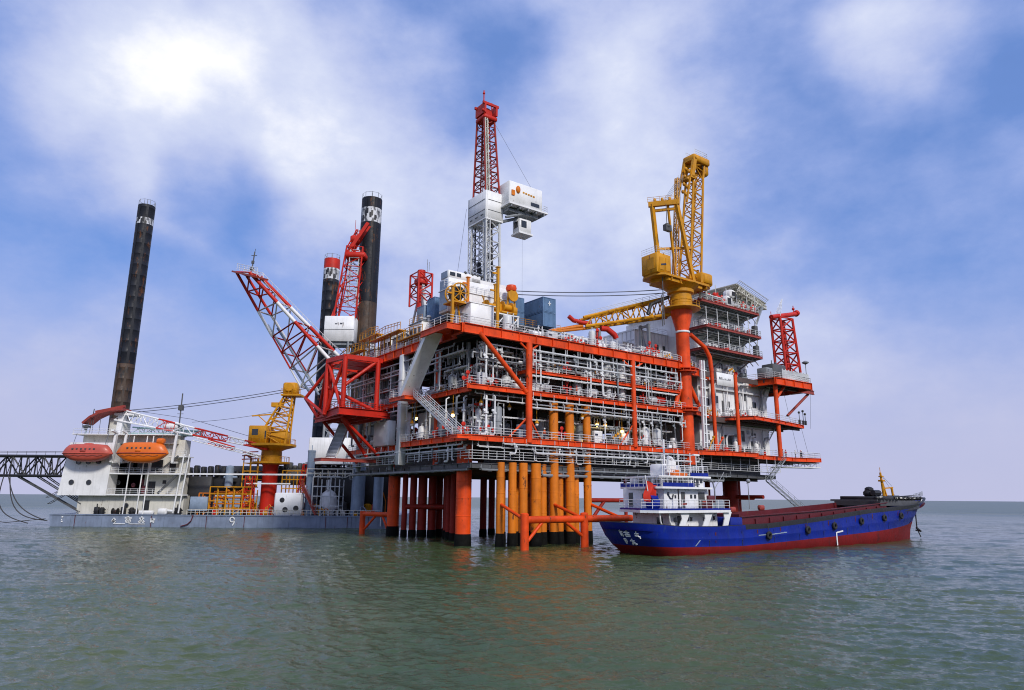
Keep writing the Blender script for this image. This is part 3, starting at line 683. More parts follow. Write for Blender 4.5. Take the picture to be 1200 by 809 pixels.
for a in (7.2,10,12.8): m.beam((a,5.6,31.8),(a,5.6,35.9),.25); m.beam((a,8.2,31.8),(a,8.2,35.9),.25)
m.tube((7.2,5.6,32.4),(10,5.6,35.6),.1,5); m.tube((10,5.6,32.4),(12.8,5.6,35.6),.1,5)
tag(m.build('equipment_stand',WHITE),'white four-post stand carrying two yellow winches before the drill house','stand')
ub=thing('flare_beacon','orange beacon drum on a yellow frame at the right end of the drill house','beacon',PF,(13.2,8,36))
m=pb(); m.lathe((13.2,8,41),[(.2,0),(.8,.1),(.95,.6),(.8,1.1),(.2,1.2)],16); m.build('drum',ORANGE,ub)
m=pb(); m.beam((12.3,8,36.1),(12.6,8,41),.25); m.beam((14.1,8,36.1),(13.8,8,41),.25); m.lathe((13.2,7.3,40.2),[(.3,0),(1.0,.03),(1.0,.3),(.3,.33)],18,axis=(0,1,0)); m.beam((12.4,8,38.4),(14,8,38.4),.2); m.build('frame',YEL,ub)
# vent tower, red lattice head on grey legs
vt=thing('vent_tower','stubby red lattice vent head on slanting grey legs at the left of the drill house','vent tower',PF,(6,27,36))
m=pb(); m.lattice((6,26.8,41.5),(6,26.8,47.6),(3.4,2.8),(3.4,2.8),3,.18,.12,up=(1,0,0)); m.tube((6,26.8,40.5),(6,26.8,48.4),.75,12); m.lathe((6,26.8,0),[(1.2,45.6),(1.3,45.8),(1.3,46.4),(1.2,46.6)],12); m.build('vent_head',RED,vt)
m=pb(); m.beam((6,24.4,37),(6,26.3,45.5),.5,.8); m.beam((6,30.6,36),(6,28,42.5),.3,.4); m.beam((8.6,26.8,36),(6.6,26.8,42),.3); m.build('strut',LGREY,vt)
m=pb(); m.tube((6,24.6,47.6),(6,24.6,50.0),.05,4); m.tube((6,23.9,47.6),(6,23.9,49.3),.05,4); m.build('antenna',GREY,vt)
m=pb(); m.lathe((6,25.2,35.6),[(1.6,0),(2.4,.4),(2.4,.7),(1.6,1.0)],16); m.build('base_ring',YEL,vt)
# modules along the left edge of the top deck
mods=[((1.2,17,31.8),(5,21.5,35.9),WHITE,'white flat-roofed module on the left top deck nearest the front stair'),
      ((1.2,23,31.8),(4.4,28,34.6),LGREY,'light grey low module on the left top deck, second from the front stair'),
      ((1.6,29.2,31.8),(4.6,33.6,35.4),WHITE,'white module with dark windows on the left top deck'),
      ((1.0,34.8,31.8),(4.2,38.6,34.0),LGREY,'grey box module above the red boom frame'),
      ((1.6,40,31.8),(5,46,34.8),WHITE,'white module at the far end of the left top deck')]
for lo,hi,mt,lb in mods:
    t=thing('deck_module',lb,'module',PF,((lo[0]+hi[0])/2,(lo[1]+hi[1])/2,lo[2]))
    m=pb(); m.bbox(lo,hi,.06); m.build('wall',mt,t)
    m=pb(); m.box((lo[0]-.15,lo[1]-.1,hi[2]),(hi[0]+.1,hi[1]+.1,hi[2]+.14)); m.build('roof',GREY,t)
    m=pb(); n=int((hi[1]-lo[1])/1.4)
    for k in range(n): m.box((lo[0]-.04,lo[1]+.4+k*1.4,lo[2]+(hi[2]-lo[2])*.45),(lo[0]+.02,lo[1]+1.3+k*1.4,lo[2]+(hi[2]-lo[2])*.8))
    m.build('window',GLASS,t)
    m=pb(); m.rail([(lo[0],lo[1],hi[2]+.1),(lo[0],hi[1],hi[2]+.1)],1.1,1.5,.045); m.build('railing',YEL if mt is WHITE else GALV,t)
    m=pb()
    for k in range(3):
        b=lo[1]+.5+k*1.3; h=R_.uniform(.5,1.4); m.lathe((lo[0]+1.6,b,hi[2]+.1),[(.25,0),(.25,h),(.45,h+.05),(.4,h+.35),(.1,h+.45)],10)
    m.build('roof_vent',LGREY,t)
for i,(b,z,L) in enumerate(((14,33.2,9),(22,35.2,12),(31,36.2,8),(38,34.4,9))):
    m=pb(); m.rail([(-.3,b,z),(-.3,b+L*.5,z+.4),(-.3,b+L,z)],1.3,1.3,.07,2); m.prism([(-.5,b),(.9,b),(.9,b+L),(-.5,b+L)],z-.15,z)
    for k in range(int(L/2.5)+1): m.beam((.4,b+k*2.5,31.7),(.4,b+k*2.5,z-.1),.16)
    reg(tag(m.build('raised_walkway',YEL),None,'walkway','yellow walkways on the left top deck'),'yellow railed walkway along the left top deck',b,'the front stair')
# stacked small gear on the left top deck
def valve_tree(a,b,z,h,mt,label=None,desc=None,tail=None,M=PF,group=None):
    t=thing('valve_tree',label,'valve',M,(a,b,z),group)
    m=MB(M); m.tube((a,b,z),(a,b,z+h),.16,8); m.tube((a-.6,b,z+h*.55),(a+.6,b,z+h*.55),.13,8)
    for k in (.25,.55,.85): m.lathe((a,b,z+h*k-.08),[(.18,0),(.32,.01),(.32,.13),(.18,.14)],10)
    m.build('stem',mt,t)
    for k,dx in ((.55,-.7),(.55,.7),(.9,0)):
        c=V((a+dx,b-.15,z+h*k)); MB(M).lathe(tuple(c),[(.30,0),(.36,.03),(.36,.07),(.30,.1)],10,axis=(0,1,0)).build('hand_wheel',RED,t)
    if desc: reg(t,desc,a+b*.01,tail)
    return t
# ------------------------------------------------------------------ accommodation block
lq=thing('accommodation_block','white multi-storey accommodation block with stacked red-edged galleries at the platform right end','accommodation block',PF,(65,14,15.6))
m=pb(); m.box((57,5,15.7),(80,24,31.4)); m.build('lower_wall',WHITE,lq)
m=pb(); m.box((57,5,31.75),(73.6,24,45.0))
for z in (35.6,40.0,44.6): m.box((56.94,4.94,z-.1),(73.66,24.06,z+.1))
m.build('upper_wall',WHITE,lq)
m=pb(); m.box((47,12,31.75),(57,24.5,40.5)); m.box((44,12.5,31.75),(47,24,37.5)); m.box((36,14,31.75),(44,24,36.6)); m.build('side_wing',WHITE,lq)
m=pb(); m.box((46.94,14,36),(47,15.6,38)); m.box((46.94,17,36),(47,18.4,38)); m.box((38,13.94,33),(39.2,14,35.5)); m.box((40.5,13.94,33),(41.7,14,35.5))
m.build('wing_louvre',PILLAR,lq)
for a0,a1,b,z1 in ((36,44,14,36.6),(44,47,12.5,37.5),(47,57,12,40.5)):
    m=pb()
    for k in range(int((a1-a0)/1.1)): m.box((a0+.3+k*1.1,b-.08,31.8),(a0+.42+k*1.1,b,z1-.1))
    m.box((a0,b-.14,z1-.16),(a1,b,z1)); m.box((a0,b-.12,34.2),(a1,b,34.34)); m.build('wall_stiffener',LGREY,lq)
m=pb()
for k in range(9): m.box((46.9,13.+k*1.2,31.8),(47,13.15+k*1.2,40.4))
m.box((46.86,12.2,38.2),(47,24,38.4)); m.box((46.86,12.2,40.2),(47,24,40.5)); m.build('wall_stiffener',LGREY,lq)
for a in (48.2,50.6,53,55): pb().box((a,11.93,37),(a+.9,12,38)).build('window',GLASS,lq)
m=pb(); m.rail([(36,14,36.6),(44,14,36.6)],1.1,1.5,.045); m.rail([(47,12.2,40.5),(57,12.2,40.5)],1.1,1.5,.045); m.build('railing',GALV,lq)
def gallery(poly,z,lab):
    m=pb(); m.prism(inset(poly,.25),z-.12,z); g=m.build('gallery',LGREY,lq)
    m=pb(); n=len(poly)
    for i in range(n-1): m.ibeam((*poly[i],z-.22),(*poly[i+1],z-.22),.5,.25)
    m.build('edge_beam',OXIDE,g)
    m=pb()
    for a in range(int(poly[0][0])+1,int(poly[1][0] if False else poly[2][0]),1): m.beam((a,poly[1][1]+.2,z-.42),(a,5,z-.42),.12,.45)
    for q in (.3,.7): m.beam((poly[0][0]+.5,poly[1][1]+(5-poly[1][1])*q,z-.6),(poly[2][0]-.3,poly[1][1]+(5-poly[1][1])*q,z-.6),.2,.5)
    m.beam((poly[0][0]+.5,4.7,z-.8),(poly[2][0]-.3,4.7,z-.8),.3,.7)
    m.build('under_beam',GREY,g)
    for a in (58,62,66,70): pb().tube((a,5,z-2.8),(a,.8,z-.6),.15,6).build('bracket_strut',GREY,g)
    m=pb()
    for k in range(3):
        b=1.2+k*1.3; m.path([(55,b,z-.9),(71.5,b,z-.95),(72.4,b,z-1.6)],.1,6)
    m.beam((56,1,z-1.0),(56,4.4,z-1.0),.12); m.beam((64,1,z-1.0),(64,4.4,z-1.0),.12); m.beam((71,1,z-1.0),(71,4.4,z-1.0),.12)
    m.build('under_pipe',LGREY,g)
    for a in (55.2,58.6,62,65.4,68.8,71.6): pb().tube((a,.5,z),(a,.5,z+3.9),.09,6).build('gallery_post',LGREY,g)
    for k in range(5):
        a=57+k*3.1; r=R_.uniform(.1,.22); pb().path([(a,4.6,z),(a,4.6,z+2.4),(a+.5,4.4,z+3.0),(a+R_.uniform(1.2,2.2),3.8,z+3.1)],r,7).build('gallery_duct',R_.choice((WHITE,LGREY,GREY)),g)
    m=pb(); m.rail([(x,y,z) for x,y in poly],1.15,1.7,.05); m.build('railing',GALV,g)
    return g
gallery([(54.4,6),(54.4,0),(72.2,0),(73.6,6)][0:4],35.9,'')
gallery([(54.4,6),(54.4,0),(72.2,0),(73.6,6)],40.2,'')
gallery([(53.4,7),(53.4,0),(72.0,0),(74.0,6)],45.2,'')
for z in (35.9,40.2):   # small bollard-like lockers at the gallery ends
    m=pb(); m.bbox((71.0,.4,z+.02),(72.0,1.4,z+2.4),.1); m.tube((71.5,.8,z+2.4),(71.5,.8,z+3.2),.06,5); tag(m.build('fire_locker',DGREY),'dark locker at the right end of the %s gallery of the white block'%('lower' if z<38 else 'middle'),'locker')
# windows, doors
for z0 in (32.2,36.4,40.7):
    for a in (58.4,61.2,64.2,67.4,70.4):
        m=pb(); m.box((a,4.95,z0+1.1),(a+1.0,5.0,z0+2.1)); w=m.build('window',GLASS,lq)
        m=pb()
        for x0,x1,y0,y1 in ((a-.1,a,z0+1,z0+2.2),(a+1,a+1.1,z0+1,z0+2.2),(a,a+1,z0+1,z0+1.1),(a,a+1,z0+2.1,z0+2.2)): m.box((x0,4.9,y0),(x1,5.0,y1))
        m.build('window_frame',GREY,w)
for a,z in ((59.8,35.95),(65.8,40.25),(69.2,35.95),(60.2,40.25),(66,15.75),(71.5,23)):
    m=pb(); m.box((a,4.93,z+.1),(a+.95,5.0,z+2.1)); d=m.build('door',GREY,lq); pb().box((a+.75,4.86,z+1),(a+.85,4.93,z+1.15)).build('handle',GALV,d)
# dark openings and boxes on lower walls
for a,z,w,h in ((58.6,18.4,1.3,1.6),(63.5,16.0,3.4,3.6),(69.5,18.6,1.8,2.2),(73.4,17.6,1.2,1.2),(73.8,19.6,1.4,.9),(60,24.4,.9,2.2),(61.4,24.6,.8,2),(64.4,24.2,.9,2.4),(66.2,25.4,.8,1.2),(71.5,27.2,1.6,1.8)):
    m=pb(); m.box((a,4.92,z),(a+w,5.0,z+h)); m.build('vent_opening',DGREY,lq)
m=pb()
for a in (60.5,64.8,68.6,72.5,77.5): m.box((a,4.7,23),(a+.3,5,31))
for a in (59,64,69,74): m.box((a,4.75,15.8),(a+.25,5,22.4))
m.box((57.2,4.3,28.6),(80,5,28.9)); m.box((57.2,4.4,21.4),(80,5,21.7))
m.build('wall_stiffener',LGREY,lq)
for i in range(16):
    a=R_.uniform(57.6,78); z0,z1=R_.choice(((15.8,22),(23.1,30.6),(15.8,20),(25,30.6)))
    m=pb(); r=R_.uniform(.1,.24); b=R_.uniform(4.1,4.7); m.path([(a,b,z0),(a,b,z1-1.2),(a+.5,b,z1-.4),(a+R_.uniform(1.5,3.5),b,z1-.2)],r,7); reg(tag(m.build('wall_duct',R_.choice((WHITE,LGREY,GREY,LGREY))),None,'duct','ducts on the white walls'),'bent duct on the white lower wall',a,'yellow crane')
for i in range(12):
    a=R_.uniform(57.6,77); z=R_.choice((15.65,22.95)); b=R_.uniform(1.6,3.4) if z<20 else R_.uniform(3.4,4.2); h=R_.uniform(.7,1.5)
    m=pb(); m.bbox((a,b,z),(a+R_.uniform(.6,1.6),b+.8,z+h),.06); m.tube((a+.3,b+.3,z+h),(a+.3,b+.3,z+h+.5),.08,5); reg(tag(m.build('deck_box',R_.choice((RED,DGREY,WHITE,PILLAR,YEL,BLACK))),None,'box','boxes before the white block'),'small box on the '+('lower' if z<20 else 'middle')+' deck before the white block',a,'yellow crane')
for a,z,w,h in ((60,17.2,.9,1.2),(67.8,16.6,.9,2.0),(72.2,20.2,.8,.8),(75.6,17.6,.8,.8),(62.4,26,.8,1.4),(69.4,24.6,.8,2),(74.8,26,1.2,1.2)):
    pb().box((a,4.9,z),(a+w,4.99,z+h)).build('window',GLASS,lq)
sg=thing('name_board','long white signboard with dark lettering below the main deck edge','sign',PF,(59,-.6,28.6))
m=pb(); m.bbox((56.4,-.25,28.4),(61.6,-.1,30.9),.04); m.build('board',WHITE,sg)
m=pb()
x=57.1
for k,(w,h) in enumerate(((.22,.5),(.22,.4),(.22,.5),(.5,.08),(.18,.35),(.14,.3),(.3,.12),(.16,.4),(.16,.3),(.2,.42))):
    m.box((x,-.27,29.55),(x+w,-.25,29.55+h)); x+=w+.13
m.build('lettering',INK,sg)
# helideck-like top frame over the roof
m=pb(); m.prism([(54,1),(72,1),(73,6),(73,23),(56,23)],45.0,45.25)
for k in range(8): m.bbox((55+k*2.2,4+ (k%3),45.25),(56.6+k*2.2,7+(k%2),46.2+R_.random()*1.6),.1)
top=m.build('roof_deck',LGREY,lq)
m=pb()
m.lattice((63.5,-.3,49.2),(80.6,4.4,48.8),(1.5,1.3),(1.2,.7),13,.16,.09)
m.lattice((66,1.4,47.2),(79.6,5,48.0),(1.2,1.2),(1.0,.7),9,.14,.09)
m.prism([(63,-1.2),(80.8,3.7),(80.8,14),(62,14)],49.7,49.85)
for k in range(14): m.beam((64+k*1.2,-.6+k*.33,49.5),(64+k*1.2,13,49.5),.14,.4)
for a in (64,68.5,72): m.tube((a,1.8,45.2),(a,1.4,48.8),.16,6); m.tube((a,1.8,45.4),(a+3,2,48.6),.1,6)
for k in range(20): m.tube((63.4+k*.88,-1.0+k*.245,49.85),(63.6+k*.88,-1.9+k*.245,50.4),.05,4)
m.path([(63.4,-1.9,50.4),(80.6,2.9,50.4)],.06,5)
m.build('safety_net_frame',CREAM,top)
for p,q,w in (((73.0,1.4,43.4),(78,3,48.4),.35),((73.4,6,43.5),(79,6.5,48.6),.35),((72.4,1.4,46.2),(77,2.8,48.4),.25)): pb().beam(p,q,w).build('roof_strut',GREY,top)
for a,mt,lab in ((59.5,RED,'red pump set on the roof of the white block'),(66.4,WHITE,'white boxy ventilator with a dark mouth on the roof of the white block')):
    t=thing('roof_unit',lab,'roof equipment',PF,(a,.8,45.3))
    m=MB(PF@Matrix.Translation(V((0,0,-2.9))))
    if mt is RED:
        m.blob((a,.8,49.3),.9,.6,.8); m.tube((a-1.6,.8,48.9),(a+1.6,.8,49.5),.25,8); m.tube((a,.8,48.2),(a,.8,50.6),.2,8); m.blob((a-.9,.8,50),.5); m.box((a-1.4,.2,48.2),(a+1.4,1.4,48.5)); m.build('pump_body',RED,t)
    else:
        m=MB(PF@Matrix.Translation(V((-4.0,0,-2.9))))
        m.bbox((a-1,.0,48.2),(a+.9,1.8,50.2),.1); m.bbox((a-.2,-.4,50),(a+1.5,1.6,51.6),.25); m.build('housing',WHITE,t)
        m=MB(PF@Matrix.Translation(V((-4.0,0,-2.9)))); m.box((a-.8,-.05,48.5),(a+.4,.02,49.8)); m.box((a+.2,-.45,50.3),(a+1.2,-.38,51.2)); m.build('mouth',BLACK,t)
for a,b,h in ((55,0,2.6),(57.4,.3,3),(62,.2,2.2),(64,.6,2.8),(69.4,.4,2.2),(72.4,.2,1.9),(74,1.6,1.6)):
    valve_tree(a-1.5,b+.4,45.3,h*.85,CREAM,None,'pale pipe stub with red wheels on the white block roof edge','yellow crane')
m=MB(PF@Matrix.Translation(V((0,0,-2.95)))); m.bbox((56,1,48.2),(58.4,4,49.8),.1); m.tube((53.5,.4,49.3),(60,.4,49.3),.3,8); m.tube((60.8,.4,48.8),(66,.4,48.8),.25,8); tag(m.build('roof_pipework',LGREY),'light grey pipework along the front of the roof of the white block','pipes')
# stuff on the right overhanging deck
t=thing('generator_unit','dark grey generator box on the overhanging deck beside the white block','generator',PF,(80,3,31.8))
m=pb(); m.bbox((77.6,1.2,31.8),(82.4,4,35.4),.12); m.build('housing',DGREY,t)
m=pb(); m.bbox((75.2,1.2,31.8),(77.4,3.6,34.3),.1); 
for k in range(4): m.box((75.3+k*.5,1.12,32.1),(75.6+k*.5,1.2,34)); 
m.build('radiator',GREY,t)
m=pb(); m.tube((79,2.4,35.4),(79,2.4,36.4),.1,6); m.blob((79.8,2,35.7),.3); m.build('exhaust',DGREY,t)
m=pb()
for k in range(26):
    a=77.4+k*.39; m.box((a,-.98,31.9),(a+.3,-.9,33.7 if k%3 else 33.9))
tag(m.build('slatted_screen',LGREY),'pale slatted screen along the edge of the overhanging right deck','screen')
rt=thing('lattice_mast','red lattice mast with a T-shaped head on the overhanging right deck','mast',PF,(92,6,31.8))
m=pb(); m.lattice((91.3,6,31.8),(90.0,6,48.2),(2.6,6.0),(2.4,5.0),6,.30,.17,up=(1,0,0),m=6); m.build('tower',RED,rt)
m=pb(); m.tube((84.6,5.2,47.6),(96.8,6.4,50.6),.55,12); m.tube((96.8,6.4,50.6),(97.4,6.4,51.0),.75,12); m.tube((95.6,6.2,50.2),(95.6,6.2,52.4),.12,6); m.blob((95.6,6.2,51.6),.35); m.tube((84.6,5.2,47.4),(84.6,5.2,48.9),.08,5); m.build('head_beam',RED,rt)
m=pb(); m.tube((91.2,6,33),(90.4,6,46),.3,8); m.build('inner_pipe',RED,rt)
m=pb(); m.lattice((87.6,5.4,48.6),(90.2,5.6,53),(1,.8),(.1,.1),5,.04,.03,m=4); m.build('antenna',GALV,rt)
m=pb(); m.prism([(87,3.5),(96.5,3.5),(96.5,9),(87,9)],31.2,31.7); m.ibeam((86,3.4,31),(96.5,3.4,31),.9,.4); m.tube((95,4,30.6),(86,4,25),.3,8); m.build('mast_base',OXIDE,rt)
m=pb(); m.tube((87.2,-.6,31.8),(87.2,-.6,36),.09,6); m.lathe((87.2,-.6,36),[(.15,0),(.7,.3),(.75,.5),(.2,.8)],12); tag(m.build('light_pole',GREY),'thin pole with a dark round lamp at the outer corner of the right deck','lamp post')
# shackle & hanging lines at right end
for i,(p,q) in enumerate((((80,1,31),(88,3.4,16.8)),((86,1.2,23.4),(90,2.2,16.6)),((88,-.8,31.2),(88.4,.2,22)))):
    m=pb(); m.tube(p,q,.03,4); reg(tag(m.build('hanging_line',CABLE),None,'line','lines hanging at the right end'),'thin line hanging between decks at the right end',i,'the white block')
m=pb(); m.lattice((83,4.4,14.2),(90.6,.6,14.2),(1,.9),(1,.9),6,.08,.05); m.prism([(80,3.6),(90.5,-.2),(91.5,3),(82,6.5)],13.6,13.75); tag(m.build('hanging_catwalk',GALV),'pale catwalk frame hung under the right tip of the lowest deck','walkway')
for a in (87,88.5,89.3):
    m=pb(); h={87:2.6,88.5:3.0,89.3:2.4}[a]; m.tube((a,1.8,23),(a,1.8,23+h),.08,6); m.blob((a,1.8,23+h),.28); m.box((a-.2,1.6,23),(a+.2,2,23.9)); reg(tag(m.build('deck_lamp_post',DGREY),None,'lamp post','lamp posts at the right tip'),'short dark lamp post at the middle deck tip',a,'the white block')
FC='front corner'
# ------------------------------------------------------------------ conductor pipes (ochre) between sea and decks
for i,(a,b,r,top) in enumerate(((6.6,1.2,.60,12),(8.6,1.0,.62,12),(10.45,.8,.66,12),(12.9,.9,.80,12),(14.75,1.6,.66,12),(16.7,1.2,.74,22),(18.3,1.8,.62,12),(20.0,1.2,.74,22),(21.6,1.8,.6,12),(23.7,1.2,.64,22),
        (9.6,5.2,.66,12),(12.4,5.4,.66,12),(15.4,5.8,.66,12),(18.8,6.0,.66,12),(22.2,5.6,.66,12))):
    t=thing('conductor_pipe',None,'pipe',PF,(a,b,-3),'ochre conductor pipes')
    m=pb(); pr=[(r,1.8)]
    z=R_.uniform(4,6)
    while z<11: pr+=[(r,z),(r+.025,z+.02),(r+.025,z+.16),(r,z+.18)]; z+=R_.uniform(2.2,4)
    pr+=[(r,top)]; m.lathe((a,b,0),pr,20); m.build('pipe',COND,t)
    m=pb(); m.lathe((a,b,0),[(r+.05,-3.5),(r+.1,.5),(r+.06,1.9)],18); m.build('growth_band',MARINE,t)
    if i<10: reg(t,'ochre pipe standing in the sea, front row',a,'the big orange leg')
    else: reg(t,'ochre pipe standing in the sea, back row',a,'the big orange leg')
# boat fenders frames
bf=thing('boat_landing','orange tubular boat landing frame standing in front of the ochre pipes','boat landing',PF,(12,-6,-2))
for a in (5.6,16.4):
    m=pb(); m.tube((a,-6,-4),(a,-6,4.75),.58,18); m.lathe((a,-6,4.75),[(.58,0),(.45,.12),(.1,.18)],18); m.build('post',ORANGE,bf)
m=pb(); m.tube((5.6,-6,4.0),(26,-6,4.0),.5,16); m.build('rail_tube',ORANGE,bf)
for p,q in (((5.8,-6,.9),(8.8,-6,3.8)),((16.2,-6,1.5),(12.6,-6,3.8)),((16.4,-6,4),(16.4,1,6)),((5.6,-6,4),(6.5,1,6)),((24,-6,4),(24,1,6))):
    pb().tube(p,q,.24,10).build('brace',ORANGE,bf)
m=pb(); m.tube((24,2,6.6),(33,2,6.6),.35,12); m.tube((28,2,6.4),(25,2,3.4),.28,10); m.tube((33,2,10),(33,2,2),.3,12)
tag(m.build('boat_landing',DRED),'dark red tubular frame half hidden behind the stern of the blue ship','boat landing')
lf=thing('boat_landing','orange tubular boat landing frame beside the left leg in front of the barge','boat landing',PF,(4,42,-2))
m=pb(); m.tube((3.8,42.5,-4),(3.8,42.5,4.2),.55,16); m.build('post',ORANGE,lf)
m=pb(); m.tube((3.8,42.5,3.7),(6.0,35.4,3.7),.45,14); m.build('rail_tube',ORANGE,lf)
m=pb(); m.tube((4.0,42,.9),(4.9,39,3.5),.22,8); m.tube((5.4,37.4,3.5),(5.8,36,1.2),.22,8); m.build('brace',ORANGE,lf)
# ------------------------------------------------------------------ pipe runs below the girders
def hrun(pts,r,mt,desc,tail,key,hang=None,name='pipe_run',step=2.8):
    m=pb(); m.path(pts,r,7)
    if hang:
        for p,q in zip(pts,pts[1:]):
            p,q=V(p),V(q); L=(q-p).length; k=int(L/step)
            for i in range(k+1):
                c=p.lerp(q,(i+.5)/(k+1)); m.beam(c-V((0,0,r*1.3)),c+V((0,0,hang)),.12,.09); m.beam(c-V((r*1.8,0,r)),c+V((r*1.8,0,-r)),.1,.08)
    else:
        for p,q in zip(pts,pts[1:]):
            p,q=V(p),V(q)
            if (q-p).length>3: m.tube(p.lerp(q,.5),p.lerp(q,.5)+(q-p).normalized()*.18,r*1.6,8); 
    return reg(tag(m.build(name,mt),None,'pipe',desc+'s'),desc,key,tail)
for i,(z,b,a0,a1,r,mt) in enumerate(((29.3,-.1,11.6,45,.17,LGREY),(28.6,.7,11.2,46,.12,GALV),(27.75,-.1,11.6,46,.17,LGREY),(29.5,1.1,3,31,.11,GALV),(27.2,1.2,4,46,.12,GREY),(28.2,2.2,2,46,.14,LGREY))):
    hrun([(a0,b,z-.9),(a0,b,z),(a1,b,z),(a1,b,z-1.2)],r,mt,'pale pipe under the top girder, right face','top',-z-b*.01,30.2-z if i in(0,2) else None)
for i,(z,b,a0,a1,r) in enumerate(((21.6,-.1,11.5,46,.13),(21.0,.6,3,44,.12),(20.4,.2,11,47,.16),(21.9,1.4,2,40,.10))):
    hrun([(a0,b,z+.3),(a0+.3,b,z),(a1,b,z),(a1,b,z-.8)],r,LGREY,'pale pipe under the middle deck edge, right face','top',-z-b*.01,1.0)
for i,(z,b,a0,a1,r) in enumerate(((14.6,-.1,6,50,.12),(14.1,.5,2,52,.13),(13.5,0,12,50,.18),(10.9,1.2,3,50,.2),(10.6,1.8,9,56,.16),(10.3,.9,14,58,.22),(11.1,.7,20,60,.13))):
    hrun([(a0,b,z+.4),(a0+.3,b,z),(a1,b,z),(a1,b,z+.8)],r,LGREY if z>12 else GREY,'grey pipe below the lower deck, right face','top',-z-b*.01,.9 if z>12 else .6)
for i,(z,a,b0,b1,r) in enumerate(((29.2,-.1,4,30,.14),(28.4,.8,3,46,.16),(27.5,.3,9,46,.12),(26.4,.9,4,28,.14),(25.2,.7,22,46,.12),(21.4,1.2,14,46,.14),(20.8,1.6,3,30,.12),(14.4,.4,2,44,.12),(13.8,.8,2,46,.16),(10.9,1.6,2,44,.22))):
    hrun([(a,b0,z+.4),(a,b0+.3,z),(a,b1,z),(a,b1,z-.9)],r,LGREY if i%3 else GREY,'grey pipe running along the left face','top',-z,1.0 if i%2 else None)
# cable trays
for i,(z,b,a0,a1) in enumerate(((25.4,.3,11.5,45),(24.6,2.5,4,44),(18.9,2.8,4,46),(27.6,4,4,30))):
    m=pb()
    for k in (-.3,.3): m.beam((a0,b+k,z),(a1,b+k,z),.05,.16)
    n=int((a1-a0)/.6)
    for k in range(n): m.box((a0+k*.6,b-.3,z-.05),(a0+k*.6+.08,b+.3,z-.02))
    for k in range(8): a=a0+(k+.5)*(a1-a0)/8; m.beam((a,b,z),(a,b,z+1.1),.06)
    reg(tag(m.build('cable_tray',GALV),None,'cable tray','cable trays'),'slotted cable tray along the right face',-z,'the top')
# vertical pipes and droppers at the faces
for i in range(60):
    a=R_.uniform(3,47); lv=R_.choice(((15.7,22),(23,30),(12,15),(26.4,30)))
    b=R_.uniform(-.25,1.6); r=R_.uniform(.07,.17)
    h0=lv[0]+R_.uniform(0,1.5); j=R_.choice((-1,1))*R_.uniform(.4,1.2)
    m=pb(); m.path([(a+j,b,h0),(a+j*.2,b,h0),(a,b,h0+.25),(a,b,lv[1]-.5),(a,b+.5,lv[1]-.2)],r,6)
    z=(h0+lv[1])/2; m.tube((a,b,z),(a,b,z+.25),r*2,8); m.tube((a-.35,b-.1,z+.5),(a-.35,b+.1,z+.5),.2,8)
    dn={15.7:'lower',23:'middle',12:'cellar',26.4:'mezzanine'}[lv[0]]
    reg(tag(m.build('pipe_dropper',R_.choice((LGREY,LGREY,WHITE,GREY,GALV))),None,'pipe','upright pipes at the platform edge'),f'thin bent pipe at the {dn} deck edge, right face',a,FC)
for i in range(36):
    b=R_.uniform(3,44); lv=R_.choice(((15.7,22),(23,30),(12,15)))
    a=R_.uniform(.1,1.8); r=R_.uniform(.08,.18); h0=lv[0]+R_.uniform(0,1.5); j=R_.choice((-1,1))*R_.uniform(.4,1.2)
    m=pb(); m.path([(a,b+j,h0),(a,b+j*.2,h0),(a,b,h0+.25),(a,b,lv[1]-.5),(a+.5,b,lv[1]-.2)],r,6)
    z=(h0+lv[1])/2; m.tube((a,b,z),(a,b,z+.25),r*2,8)
    dn={15.7:'lower',23:'middle',12:'cellar'}[lv[0]]
    reg(tag(m.build('pipe_dropper',R_.choice((LGREY,WHITE,GREY,GALV))),None,'pipe','upright pipes at the platform edge'),f'thin bent pipe at the {dn} deck edge, left face',b,FC)
# ------------------------------------------------------------------ equipment on the decks
def vtank(a,b,z,r,h,mt,desc,tail,key):
    t=thing('vertical_tank',None,'tank',PF,(a,b,z),desc+'s')
    m=pb(); m.lathe((a,b,z),[(r,.5),(r,h-.3),(r*.85,h-.05),(r*.5,h+.12),(.1,h+.2)],16); m.lathe((a,b,z+h*.5),[(r,0),(r+.06,.02),(r+.06,.12),(r,.14)],16); m.build('shell',mt,t)
    for k in range(4): x=a+r*.8*math.cos(k*1.57+.7); y=b+r*.8*math.sin(k*1.57+.7); pb().beam((x,y,z),(x,y,z+.8),.14).build('support_leg',GREY,t)
    m=pb(); m.path([(a,b,z+h+.1),(a,b,z+h+.6),(a+r+.4,b,z+h+.6),(a+r+.4,b-.1,z+.4)],.1,6); m.tube((a,b-r-.3,z+h*.4),(a,b,z+h*.4),.14,8); m.build('nozzle_pipe',LGREY,t)
    return reg(t,desc,key,tail)
